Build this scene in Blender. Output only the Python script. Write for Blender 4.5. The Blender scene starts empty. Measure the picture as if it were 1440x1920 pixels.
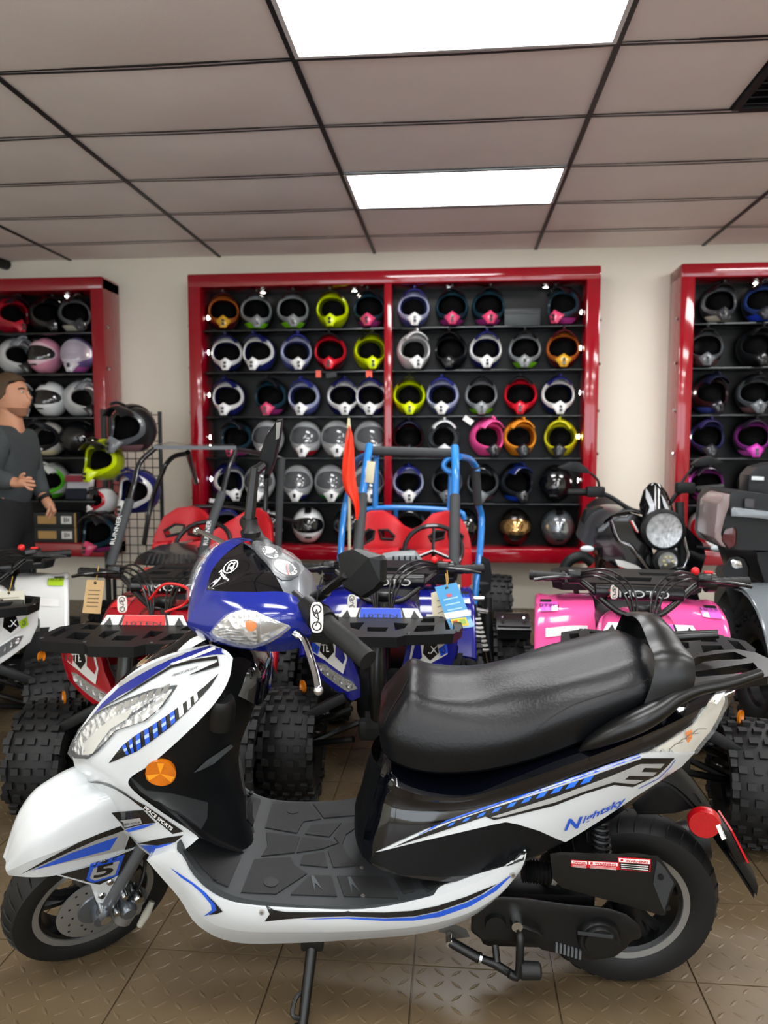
import bpy, bmesh, math, random
from mathutils import Vector as V, Matrix
from mathutils.bvhtree import BVHTree
from mathutils.geometry import delaunay_2d_cdt

SC = bpy.context.scene
COL = SC.collection
rnd = random.Random(7)
PI = math.pi
R = math.radians

# ------------------------------------------------------------------ camera, world, exposure
FPX = 1440.0
CAM = V((0, 0, 1.25))
YAW, PITCH = R(5.34), R(4.76)
cd = bpy.data.cameras.new('camera')
cd.sensor_fit = 'VERTICAL'; cd.sensor_height = 24.0; cd.sensor_width = 18.0; cd.lens = 18.0
cd.clip_start = 0.05
cd.dof.use_dof = True; cd.dof.focus_distance = 1.85; cd.dof.aperture_fstop = 2.6
co = bpy.data.objects.new('camera', cd); COL.objects.link(co)
co.location = CAM
co.rotation_euler = (PI/2 - PITCH, 0, YAW)
SC.camera = co
SC.view_settings.view_transform = 'Standard'
SC.view_settings.look = 'None'
SC.view_settings.gamma = 1.0
SC.view_settings.use_curve_mapping = False
SC.view_settings.exposure = 0.22

w = bpy.data.worlds.new('daylight'); SC.world = w; w.use_nodes = True
bg = w.node_tree.nodes['Background']
bg.inputs[0].default_value = (0.86, 0.93, 1.0, 1); bg.inputs[1].default_value = 3.6
LAMP_E = 15.0      # emission of the ceiling light panels

_fh = V((-math.sin(YAW), math.cos(YAW), 0))
_RT = V((math.cos(YAW), math.sin(YAW), 0))
_FW = _fh*math.cos(PITCH) - V((0, 0, math.sin(PITCH)))
_UP = _fh*math.sin(PITCH) + V((0, 0, math.cos(PITCH)))
def ray(px, py): return _FW + _RT*((px-720)/FPX) - _UP*((py-960)/FPX)
def at_y(px, py, Y): d = ray(px, py); return CAM + d*(Y/d.y)
def at_z(px, py, Z): d = ray(px, py); return CAM + d*((Z-CAM.z)/d.z)

class Frame:
    """a local coordinate system; pt() gives the local point seen at a photo pixel with one local coordinate known"""
    def __init__(s, m): s.m = m; s.i = m.inverted(); s.o = s.i @ CAM
    def dir(s, px, py): return s.i.to_3x3() @ ray(px, py)
    def pt(s, px, py, val, axis=1):
        d = s.dir(px, py); t = (val - s.o[axis])/d[axis]
        return s.o + d*t

# ------------------------------------------------------------------ materials
def lin(c):
    if isinstance(c, str):
        c = c.lstrip('#'); c = tuple(int(c[i:i+2], 16)/255 for i in (0, 2, 4))
        c = tuple(x/12.92 if x <= .04045 else ((x+.055)/1.055)**2.4 for x in c)
    return (c[0], c[1], c[2], 1)
_M = {}
def mat(name, col, rough=.5, metal=0, spec=.5, coat=0, trans=0, ior=1.45, emit=0, var=.06, vs=30, bump=0, bs=200, alpha=1):
    if name in _M: return _M[name]
    m = bpy.data.materials.new(name); m.use_nodes = True; _M[name] = m
    nt = m.node_tree; b = nt.nodes['Principled BSDF']; c = lin(col)
    b.inputs['Base Color'].default_value = c
    b.inputs['Roughness'].default_value = rough; b.inputs['Metallic'].default_value = metal
    b.inputs['Specular IOR Level'].default_value = spec; b.inputs['IOR'].default_value = ior
    b.inputs['Coat Weight'].default_value = coat; b.inputs['Coat Roughness'].default_value = .04
    b.inputs['Transmission Weight'].default_value = trans; b.inputs['Alpha'].default_value = alpha
    if emit:
        b.inputs['Emission Color'].default_value = c; b.inputs['Emission Strength'].default_value = emit
    if var or bump:
        tc = nt.nodes.new('ShaderNodeTexCoord')
    if var and not emit:
        n = nt.nodes.new('ShaderNodeTexNoise'); n.inputs['Scale'].default_value = vs; n.inputs['Detail'].default_value = 4
        mx = nt.nodes.new('ShaderNodeMix'); mx.data_type = 'RGBA'; mx.blend_type = 'MULTIPLY'
        mx.inputs['A'].default_value = c
        r = nt.nodes.new('ShaderNodeMapRange'); r.inputs['To Min'].default_value = 1-var; r.inputs['To Max'].default_value = 1+var
        nt.links.new(tc.outputs['Object'], n.inputs['Vector']); nt.links.new(n.outputs['Fac'], r.inputs['Value'])
        mx.inputs['Factor'].default_value = 1
        nt.links.new(r.outputs['Result'], mx.inputs['B']); nt.links.new(mx.outputs['Result'], b.inputs['Base Color'])
    if bump:
        n2 = nt.nodes.new('ShaderNodeTexNoise'); n2.inputs['Scale'].default_value = bs; n2.inputs['Detail'].default_value = 5
        bp = nt.nodes.new('ShaderNodeBump'); bp.inputs['Strength'].default_value = bump; bp.inputs['Distance'].default_value = .002
        nt.links.new(tc.outputs['Object'], n2.inputs['Vector']); nt.links.new(n2.outputs['Fac'], bp.inputs['Height'])
        nt.links.new(bp.outputs['Normal'], b.inputs['Normal'])
    return m
def paint(name, col, rough=.22): return mat(name, col, rough=rough, coat=.6, var=.02)
def plastic(name, col, rough=.5): return mat(name, col, rough=rough, spec=.3, var=.08, bump=.15, bs=700)

# ------------------------------------------------------------------ object helpers
def tag(o, label=None, cat=None, group=None, kind=None):
    if label: o['label'] = label
    if cat: o['category'] = cat
    if group: o['group'] = group
    if kind: o['kind'] = kind
    return o
def empty(name, loc=(0, 0, 0), rz=0, matrix=None, **k):
    o = bpy.data.objects.new(name, None); COL.objects.link(o); o.empty_display_size = .05
    if matrix is not None: o.matrix_world = matrix
    else: o.location = loc; o.rotation_euler = (0, 0, rz)
    return tag(o, **k)
def link(name, me, parent=None, loc=None, rot=None):
    o = bpy.data.objects.new(name, me); COL.objects.link(o)
    if parent is not None: o.parent = parent
    if loc is not None: o.location = loc
    if rot is not None: o.rotation_euler = rot
    return o
def mesh(name, vs, fs, m, smooth=40, bevel=0, bseg=2):
    me = bpy.data.meshes.new(name)
    me.from_pydata([tuple(v) for v in vs], [], fs)
    if bevel or True:
        bm = bmesh.new(); bm.from_mesh(me)
        if bevel:
            ed = [e for e in bm.edges if len(e.link_faces) == 2 and e.calc_face_angle(0) > R(35)]
            bmesh.ops.bevel(bm, geom=ed, offset=bevel, segments=bseg, affect='EDGES', clamp_overlap=True, profile=.5)
        bmesh.ops.recalc_face_normals(bm, faces=bm.faces)
        bm.to_mesh(me); bm.free()
    if smooth:
        me.polygons.foreach_set('use_smooth', [True]*len(me.polygons))
        me.set_sharp_from_angle(angle=R(smooth))
    if m is not None: me.materials.append(m)
    me.update()
    return me

class G:
    """collects shapes that make up ONE part"""
    def __init__(s): s.v = []; s.f = []
    def add(s, vs, fs, M=None):
        n = len(s.v)
        s.v += [(M @ V(v)) if M is not None else V(v) for v in vs]
        s.f += [tuple(i+n for i in f) for f in fs]
        return s
    def box(s, c, d, M=None, rot=None):
        x, y, z = d[0]/2, d[1]/2, d[2]/2
        vs = [V((a*x, b*y, k*z)) for a in (-1, 1) for b in (-1, 1) for k in (-1, 1)]
        if rot is not None: vs = [rot @ v for v in vs]
        vs = [v+V(c) for v in vs]
        return s.add(vs, [(0, 1, 3, 2), (4, 6, 7, 5), (0, 4, 5, 1), (2, 3, 7, 6), (0, 2, 6, 4), (1, 5, 7, 3)], M)
    def tube(s, path, r, n=10, closed=False, cap=True, flat=1.0, up=None, M=None):
        P = [V(p) for p in path]; k = len(P)
        rs = r if isinstance(r, (list, tuple)) else [r]*k
        rings = []; pa = None
        for i in range(k):
            a = P[i-1] if (i or closed) else P[i]; b = P[(i+1) % k] if (i < k-1 or closed) else P[i]
            t = (b-a).normalized()
            if pa is None:
                u = V(up) if up is not None else (V((0, 0, 1)) if abs(t.z) < .9 else V((1, 0, 0)))
            else: u = pa
            u = (u - t*u.dot(t))
            if u.length < 1e-6: u = t.orthogonal()
            u.normalize(); pa = u; q = t.cross(u)
            rings.append([P[i] + (u*math.cos(2*PI*j/n)*flat + q*math.sin(2*PI*j/n))*rs[i] for j in range(n)])
        vs = [p for g in rings for p in g]; fs = []
        for i in range(k if closed else k-1):
            for j in range(n):
                a = i*n+j; b = i*n+(j+1) % n; c2 = ((i+1) % k)*n+(j+1) % n; d = ((i+1) % k)*n+j
                fs.append((a, b, c2, d))
        if cap and not closed:
            fs.append(tuple(range(n))[::-1]); fs.append(tuple((k-1)*n+j for j in range(n)))
        return s.add(vs, fs, M)
    def cyl(s, a, b, r, r2=None, n=20, M=None): return s.tube([a, b], [r, r if r2 is None else r2], n, M=M)
    def lathe(s, prof, o=(0, 0, 0), ax=(0, 0, 1), n=24, M=None, cap=False, a0=0, a1=2*PI):
        """prof: (radius, height) pairs turned about the axis ax"""
        ax = V(ax).normalized(); u = ax.orthogonal().normalized(); q = ax.cross(u); o = V(o)
        full = abs(a1-a0-2*PI) < 1e-6; cnt = n if full else n+1
        vs = []; fs = []
        for (r, h) in prof:
            for j in range(cnt):
                t = a0+(a1-a0)*j/n
                vs.append(o + ax*h + (u*math.cos(t)+q*math.sin(t))*r)
        for i in range(len(prof)-1):
            for j in range(n):
                j2 = (j+1) % cnt
                fs.append((i*cnt+j, i*cnt+j2, (i+1)*cnt+j2, (i+1)*cnt+j))
        if cap:
            fs.append(tuple(range(cnt))); fs.append(tuple((len(prof)-1)*cnt+j for j in range(cnt)))
        return s.add(vs, fs, M)
    def ball(s, c, r, n=12, M=None):
        r = (r, r, r) if not isinstance(r, (tuple, list)) else r
        vs = []; fs = []; h = n//2
        for i in range(h+1):
            for j in range(n):
                t = PI*i/h; p = 2*PI*j/n
                vs.append(V(c)+V((r[0]*math.sin(t)*math.cos(p), r[1]*math.sin(t)*math.sin(p), r[2]*math.cos(t))))
        for i in range(h):
            for j in range(n):
                fs.append((i*n+j, i*n+(j+1) % n, (i+1)*n+(j+1) % n, (i+1)*n+j))
        return s.add(vs, fs, M)
    def prism(s, poly, fn0, fn1):
        """extrude a 2-D polygon: fn0/fn1 give the two 3-D ends of each outline point"""
        n = len(poly)
        vs = [fn0(*p) for p in poly]+[fn1(*p) for p in poly]
        fs = [tuple(range(n)), tuple(range(2*n-1, n-1, -1))]+[(i, (i+1) % n, n+(i+1) % n, n+i) for i in range(n)]
        return s.add(vs, fs)
    def grid(s, rows, closeu=False, closev=False, cap=False):
        nu = len(rows); nv = len(rows[0]); vs = [p for r in rows for p in r]; fs = []
        for i in range(nu if closeu else nu-1):
            for j in range(nv if closev else nv-1):
                fs.append((i*nv+j, i*nv+(j+1) % nv, ((i+1) % nu)*nv+(j+1) % nv, ((i+1) % nu)*nv+j))
        if cap:
            fs.append(tuple(range(nv))); fs.append(tuple((nu-1)*nv+j for j in range(nv)))
        return s.add(vs, fs)
    def obj(s, name, m, parent=None, smooth=40, bevel=0, loc=None, rot=None):
        o = link(name, mesh(name, s.v, s.f, m, smooth, bevel), parent, loc, rot)
        return o

def cr(P, n, closed=False):
    """Catmull-Rom resampling of a list of points, n steps between neighbours"""
    P = [V(p) for p in P]; k = len(P); out = []
    rng = range(k if closed else k-1)
    for i in rng:
        p1, p2 = P[i], P[(i+1) % k]
        p0 = P[i-1] if (i or closed) else p1*2-p2
        p3 = P[(i+2) % k] if (i+2 < k or closed) else p2*2-p1
        for j in range(n):
            t = j/n
            out.append(.5*((2*p1)+(p2-p0)*t+(2*p0-5*p1+4*p2-p3)*t*t+(3*p1-p0-3*p2+p3)*t**3))
    if not closed: out.append(P[-1])
    return out
def smooth_grid(rows, nu=4, nv=4, closev=False):
    a = [cr(r, nv, closev) for r in rows]
    b = [cr([a[i][j] for i in range(len(a))], nu) for j in range(len(a[0]))]
    return [[b[j][i] for j in range(len(b))] for i in range(len(b[0]))]
def mirror(p, ax=1): q = V(p); q[ax] = -q[ax]; return q

def fillpoly(poly, step):
    """triangles filling a 2-D outline, with inner points every step"""
    pts = []
    for i, a in enumerate(poly):
        b = poly[(i+1) % len(poly)]; d = math.hypot(b[0]-a[0], b[1]-a[1]); k = max(1, int(d/step+.5))
        for j in range(k): pts.append(V((a[0]+(b[0]-a[0])*j/k, a[1]+(b[1]-a[1])*j/k)))
    nb = len(pts)
    def inside(x, y):
        c = False; j = nb-1
        for i in range(nb):
            if (pts[i].y > y) != (pts[j].y > y) and x < (pts[j].x-pts[i].x)*(y-pts[i].y)/(pts[j].y-pts[i].y)+pts[i].x: c = not c
            j = i
        return c
    xs = [p.x for p in pts]; ys = [p.y for p in pts]
    allp = list(pts)
    y = min(ys)+step*.5
    while y < max(ys):
        x = min(xs)+step*.5
        while x < max(xs):
            if inside(x, y) and min((p.x-x)**2+(p.y-y)**2 for p in pts) > (step*.45)**2: allp.append(V((x, y)))
            x += step
        y += step
    r = delaunay_2d_cdt(allp, [(i, (i+1) % nb) for i in range(nb)], [list(range(nb))], 1, 1e-4)
    return [tuple(p) for p in r[0]], [tuple(f) for f in r[2]]

def text_mesh(s, font_size=1.0, shear=0, bold=0, space=1):
    cu = bpy.data.curves.new('t', 'FONT'); cu.body = s; cu.size = font_size; cu.shear = shear; cu.offset = bold
    cu.resolution_u = 3; cu.space_character = space
    o = bpy.data.objects.new('t', cu); COL.objects.link(o)
    me = bpy.data.meshes.new_from_object(o)
    vs = [V(v.co) for v in me.vertices]; fs = [tuple(p.vertices) for p in me.polygons]
    bpy.data.objects.remove(o); bpy.data.curves.remove(cu); bpy.data.meshes.remove(me)
    return vs, fs
def text_part(s, origin, xd, yd, height, m, parent, name='lettering', width=None, shear=0, bold=0, lift=None, center=False):
    """flat lettering: origin = lower-left corner of the first letter, xd / yd = unit directions"""
    vs, fs = text_mesh(s, 1.0, shear, bold)
    if not vs: return None
    x0 = min(v.x for v in vs); x1 = max(v.x for v in vs); y0 = min(v.y for v in vs); y1 = max(v.y for v in vs)
    k = height/max(1e-6, y1-y0); kx = k if width is None else width/(x1-x0)
    xd = V(xd).normalized(); yd = V(yd).normalized(); o = V(origin)
    if center: o = o - xd*(x1-x0)*kx/2 - yd*height/2
    g = G().add([o+xd*(v.x-x0)*kx+yd*(v.y-y0)*k for v in vs], fs)
    return g.obj(name, m, parent, smooth=0)
def copy_tree(o, parent=None):
    c = o.copy(); COL.objects.link(c)
    if parent is not None: c.parent = parent
    for ch in o.children: copy_tree(ch, c)
    return c
def _in(poly, x, y):
    c = False; j = len(poly)-1
    for i in range(len(poly)):
        a, b = poly[i], poly[j]
        if (a[1] > y) != (b[1] > y) and x < (b[0]-a[0])*(y-a[1])/(b[1]-a[1])+a[0]: c = not c
        j = i
    return c
def fill_holes(poly, holes, step):
    """triangulate an outline with holes -> points, triangles, boundary loops"""
    pts = []; edges = []; loops = []
    for pl in [poly]+list(holes):
        n0 = len(pts)
        for i, a in enumerate(pl):
            b = pl[(i+1) % len(pl)]; d = math.hypot(b[0]-a[0], b[1]-a[1]); k = max(1, int(d/step+.5))
            for j in range(k): pts.append(V((a[0]+(b[0]-a[0])*j/k, a[1]+(b[1]-a[1])*j/k)))
        m = len(pts)-n0; edges += [(n0+i, n0+(i+1) % m) for i in range(m)]; loops.append([n0+i for i in range(m)])
    nb = len(pts)
    xs = [p.x for p in pts]; ys = [p.y for p in pts]; y = min(ys)+step*.5
    inn = []
    while y < max(ys):
        x = min(xs)+step*.5
        while x < max(xs):
            if _in(poly, x, y) and not any(_in(h, x, y) for h in holes) and min((p.x-x)**2+(p.y-y)**2 for p in pts) > (step*.45)**2: inn.append(V((x, y)))
            x += step
        y += step
    r = delaunay_2d_cdt(pts+inn, edges, [], 0, 1e-5)
    out = [tuple(p) for p in r[0]]; tri = []
    for f in r[2]:
        cx = sum(out[i][0] for i in f)/len(f); cy = sum(out[i][1] for i in f)/len(f)
        if _in(poly, cx, cy) and not any(_in(h, cx, cy) for h in holes): tri.append(tuple(f))
    return out, tri
def plate(poly, holes, ftop, fbot, step):
    """solid sheet from a 2-D outline with holes; ftop/fbot place its two faces"""
    p, t = fill_holes(poly, holes, step)
    n = len(p); vs = [V(ftop(*q)) for q in p]+[V(fbot(*q)) for q in p]
    fs = list(t)+[tuple(i+n for i in f[::-1]) for f in t]
    cnt = {}
    for f in t:
        for i in range(len(f)):
            e = (f[i], f[(i+1) % len(f)]); k = tuple(sorted(e)); cnt.setdefault(k, []).append(e)
    for k, es in cnt.items():
        if len(es) == 1:
            a, b = es[0]; fs.append((b, a, a+n, b+n))
    return G().add(vs, fs)

class Skin:
    """surfaces of one thing, to lay panels, decals and lettering on (all in the thing's own coordinates)"""
    def __init__(s, frame): s.fr = frame; s.v = []; s.f = []; s.t = None
    def add(s, g):
        n = len(s.v); s.v += [V(p) for p in g.v]; s.f += [tuple(i+n for i in f) for f in g.f]; s.t = None
        return g
    def hit(s, px, py):
        if s.t is None: s.t = BVHTree.FromPolygons([tuple(p) for p in s.v], s.f)
        d = s.fr.dir(px, py).normalized(); h = s.t.ray_cast(s.fr.o, d)
        if h[0] is None: return None
        n = h[1] if h[1].dot(d) < 0 else -h[1]
        return h[0], n
    def lay(s, pts, lift):
        """points on the surface at the photo pixels pts, raised by lift; gaps are closed from neighbours"""
        hs = [s.hit(*p) for p in pts]
        ok = [(p, h) for p, h in zip(pts, hs) if h]
        if not ok: return None
        out = []
        for p, h in zip(pts, hs):
            if h is None:
                q, hq = min(ok, key=lambda k: (k[0][0]-p[0])**2+(k[0][1]-p[1])**2)
                d = s.fr.dir(*p).normalized(); den = d.dot(hq[1])
                t = (hq[0]-s.fr.o).dot(hq[1])/den if abs(den) > .12 else (hq[0]-s.fr.o).length
                h = (s.fr.o+d*t, hq[1])
            out.append(h[0]+h[1]*lift)
        return out
    def decal(s, name, poly, m, parent, lift=.0012, step=7, thick=0, holes=(), add=False, smooth=40):
        p, t = fill_holes(poly, holes, step)
        q = s.lay(p, lift)
        if q is None: return None
        g = G().add(q, t)
        if thick:
            n = len(p); b = s.lay(p, lift-thick); g.v += b; cnt = {}
            for f in t:
                for i in range(len(f)):
                    e = (f[i], f[(i+1) % len(f)]); cnt.setdefault(tuple(sorted(e)), []).append(e)
            for es in cnt.values():
                if len(es) == 1: g.f.append((es[0][1], es[0][0], es[0][0]+n, es[0][1]+n))
        if add: s.add(g)
        return g.obj(name, m, parent, smooth)
    def text(s, txt, org, xv, yv, m, parent, name='lettering', lift=.0018, shear=0, bold=0):
        """org = lower-left pixel, xv = pixel vector of the whole width, yv = pixel vector of the height"""
        vs, fs = text_mesh(txt, 1, shear, bold)
        x0 = min(v.x for v in vs); x1 = max(v.x for v in vs); y0 = min(v.y for v in vs); y1 = max(v.y for v in vs)
        pts = [(org[0]+xv[0]*(v.x-x0)/(x1-x0)+yv[0]*(v.y-y0)/(y1-y0), org[1]+xv[1]*(v.x-x0)/(x1-x0)+yv[1]*(v.y-y0)/(y1-y0)) for v in vs]
        q = s.lay(pts, lift)
        if q is None: return None
        return G().add(q, fs).obj(name, m, parent, 0)
def cv(pts, sc, ox, oy): return [(ox+x/sc, oy+y/sc) for x, y in pts]
def stroke(pts, w_):
    """outline of a pen stroke along a 2-D path; w_ = width or list of widths"""
    n = len(pts); L = []; Q = []
    for i, p in enumerate(pts):
        a = pts[max(0, i-1)]; b = pts[min(n-1, i+1)]; dx, dy = b[0]-a[0], b[1]-a[1]; l = math.hypot(dx, dy) or 1
        k = (w_[i] if isinstance(w_, (list, tuple)) else w_)/2
        L.append((p[0]-dy/l*k, p[1]+dx/l*k)); Q.append((p[0]+dy/l*k, p[1]-dx/l*k))
    return L+Q[::-1]
# ------------------------------------------------------------------ the room
CEIL = 2.74; BACK = 6.0
X0, X1, YB = -4.29, 5.46, -4.4
M_wall = mat('wall_paint', '#efeada', rough=.45, var=.03, vs=4, bump=.08, bs=60)
M_tile = mat('ceiling_tile', '#faf5f2', rough=.6, var=.05, vs=3, bump=.25, bs=90)
M_bar = mat('ceiling_bar', '#1c1d22', rough=.45)
M_lamp = mat('lamp_panel', '#ffffff', emit=LAMP_E, rough=.4)
M_floor = mat('floor_tile', '#5e503b', rough=.34, var=.16, vs=7, bump=.1, bs=300)
M_joint = mat('floor_base', '#15130f', rough=.8)
M_blk = plastic('black_plastic', '#0c0d0e', .42)
M_red = paint('red_lacquer', '#980c1e', .1)

fl = G().box(((X0+X1)/2, (BACK+YB)/2, -.055), (X1-X0, BACK-YB, .1)).obj('floor', M_floor); tag(fl, 'tan diamond plate tile floor', kind='structure')
# each floor tile: chamfered slab with raised lozenge treads
T = .3325
def tile_mesh():
    g = G(); h = T/2-.0012
    g.v = []; 
    g.add([V((-h, -h, -.006)), V((h, -h, -.006)), V((h, h, -.006)), V((-h, h, -.006)), V((-h+.001, -h+.001, 0)), V((h-.001, -h+.001, 0)), V((h-.001, h-.001, 0)), V((-h+.001, h-.001, 0))],
          [(4, 5, 6, 7), (0, 1, 5, 4), (1, 2, 6, 5), (2, 3, 7, 6), (3, 0, 4, 7)])
    k = 8; p = T/k
    for i in range(k):
        for j in range(k):
            cx = -T/2+p*(i+.5); cy = -T/2+p*(j+.5); an = R(45) if (i+j) % 2 else R(-45)
            L, W = .0185, .0042; u = V((math.cos(an), math.sin(an), 0)); q = V((-u.y, u.x, 0)); c = V((cx, cy, .0002))
            n = len(g.v)
            g.v += [c-u*L, c-u*L*.3-q*W, c+u*L*.3-q*W, c+u*L, c+u*L*.3+q*W, c-u*L*.3+q*W, c-u*L*.55+V((0, 0, .0022)), c+u*L*.55+V((0, 0, .0022))]
            g.f += [(n, n+1, n+6), (n+1, n+2, n+7, n+6), (n+2, n+3, n+7), (n+3, n+4, n+7), (n+4, n+5, n+6, n+7), (n+5, n, n+6)]
    return mesh('floor_tile', g.v, g.f, M_floor, smooth=60)
tm = tile_mesh()
xo = at_z(768, 1900, 0).x; yo = at_z(1300, 1842, 0).y
cells = []
for i in range(-12, 11):
    for j in range(-2, 15):
        cx, cy = xo+T*(i+.5), yo+T*(j+.5)
        if cy > BACK+T/3 or cx < -.62*cy-.6 or cx > .5*cy+.6: continue
        cells.append((cx, cy))
cells.sort(key=lambda c: c[1])
for (cx, cy) in cells[:298]:
    link('floor_tile', tm, fl, (cx, cy, .0002))
def wall(name, c, d, kind='structure'):
    return tag(G().box(c, d).obj(name, M_wall), kind=kind)
wall('wall_back', ((X0+X1)/2, BACK+.05, CEIL/2), (X1-X0+.2, .1, CEIL+.5))
wall('wall_left', (X0-.05, (BACK+YB)/2, CEIL/2), (.1, BACK-YB, CEIL))
wall('wall_right', (X1+.05, (BACK+YB)/2, CEIL/2), (.1, BACK-YB, CEIL))
# street side behind the photographer: a glazed shop front, piers and a low sill between tall openings
g = G(); g.box(((X0+X1)/2, YB, .2), (X1-X0, .12, .4)); g.box(((X0+X1)/2, YB, 2.6), (X1-X0, .12, .28))
for k in range(7):
    x = X0+(X1-X0)*k/6; g.box((x, YB, CEIL/2), (.14 if k % 2 else .3, .12, CEIL))
tag(g.obj('wall_front', M_wall, smooth=0), kind='structure')

# ceiling: slab, dark T-bars, drop-in panels
cl = G().box(((X0+X1)/2, (BACK+YB)/2, CEIL+.12), (X1-X0, BACK-YB, .05)).obj('ceiling', M_bar); tag(cl, 'suspended ceiling with black bars and pale panels', kind='structure')
CX = [-.633+1.218*k for k in range(-3, 6)]
CY = [3.04+.62*k for k in range(-12, 5)]+[BACK]
lit = {(3, y) for y in range(0, 17) if (y-11) % 3 == 0} | {(5, y) for y in range(0, 17) if (y-14) % 3 == 0} | {(1, y) for y in range(0, 8) if (y-13) % 3 == 0}
tiles = {}
def sag_tile(w_, d_, s_):
    n = 6; rows = []
    for i in range(n+1):
        rows.append([V((w_*(j/n-.5), d_*(i/n-.5), -s_*math.sin(PI*i/n)*math.sin(PI*j/n))) for j in range(n+1)])
    g = G().grid(rows); return mesh('ceiling_tile', g.v, g.f, M_tile, smooth=60)
for i in range(len(CX)-1):
    for j in range(len(CY)-1):
        x0, x1, y0, y1 = CX[i], CX[i+1], CY[j], CY[j+1]
        if y0 < YB: continue
        cx, cy = (x0+x1)/2, (y0+y1)/2
        if (i, j) in lit:
            lt = empty('ceiling_light', (cx, cy, CEIL), label=None, cat='ceiling light', group='flat light panels in the suspended ceiling')
            lt['label'] = {(3, 14): 'bright white light panel set in the ceiling before the middle display case', (3, 11): 'large bright white light panel overhead above the blue ATV'}.get((i, j), 'bright flat white light panel set in the suspended ceiling out of frame')
            if (i, j) == (5, 14): lt['label'] = 'sliver of a bright ceiling light panel above the motorcycle'
            G().box((0, 0, .004), (x1-x0-.05, y1-y0-.05, .012)).obj('diffuser', M_lamp, lt, smooth=0)
            g = G()
            for sx in (-1, 1): g.box((sx*((x1-x0)/2-.018), 0, .002), (.018, y1-y0-.02, .018))
            for sy in (-1, 1): g.box((0, sy*((y1-y0)/2-.018), .002), (x1-x0-.054, .018, .018))
            g.obj('frame', mat('lamp_frame', '#dfe2e4', .4), lt, smooth=0)
            continue
        if (i, j) == (4, 12):
            half = (x1-x0)/2
            o = link('ceiling_tile', sag_tile(half-.01, y1-y0-.01, .004), cl, (x0+half/2, cy, CEIL+.004))
            vt = empty('ceiling_vent', (x0+half*1.5, cy, CEIL), label='black square vent grille set in a ceiling panel', cat='vent')
            g = G(); g.box((0, 0, .03), (half-.02, .6, .01)); g.obj('backing', M_bar, vt, smooth=0)
            for k in range(9): G().box((0, -.26+.065*k, .006), (half-.05, .04, .004), rot=Matrix.Rotation(R(35), 3, 'X')).obj('slat', mat('vent_slat', '#26272b', .5), vt, smooth=0)
            g = G()
            for sx in (-1, 1): g.box((sx*(half/2-.02), 0, 0), (.03, .6, .02))
            for sy in (-1, 1): g.box((0, sy*.29, 0), (half-.07, .03, .02))
            g.obj('frame', M_bar, vt, smooth=0)
            continue
        key = (round(x1-x0, 3), round(y1-y0, 3), (i*7+j*3) % 3)
        if key not in tiles: tiles[key] = sag_tile(x1-x0-.012, y1-y0-.012, .004+.006*key[2])
        link('ceiling_tile', tiles[key], cl, (cx, cy, CEIL+.003))
for x in CX[1:-1]: G().box((x, (BACK+YB)/2, CEIL+.001), (.022, BACK-YB, .012)).obj('ceiling_bar', M_bar, cl, smooth=0)
for y in CY[:-1]:
    if y < YB: continue
    rows = [[V((CX[0]+(CX[-1]-CX[0])*k/120, y+dy, CEIL+.001-.006-.006*abs(math.sin(PI*(k/120*8))))) for dy in (-.009, .009)] for k in range(121)]
    g = G(); g.grid(rows); g.grid([[p+V((0, 0, .012)) for p in r] for r in rows]); g.obj('ceiling_bar', M_bar, cl, smooth=0)
# dark edge strip and a small dome camera at the far wall
sc_ = at_y(4, 490, 5.9)
cam_ = empty('security_camera', (sc_.x-.03, 5.93, sc_.z), label='small black security camera mounted under the ceiling above the display case', cat='camera')
G().tube([(0, .07, 0), (0, -.09, -.01)], [.045, .04], 14).obj('housing', M_blk, cam_)
G().cyl((0, .02, .03), (0, .02, CEIL-sc_.z), .012).obj('mount', M_blk, cam_)
G().ball((0, -.085, -.01), .03).obj('lens', mat('dark_glass', '#050608', .05), cam_)
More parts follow.
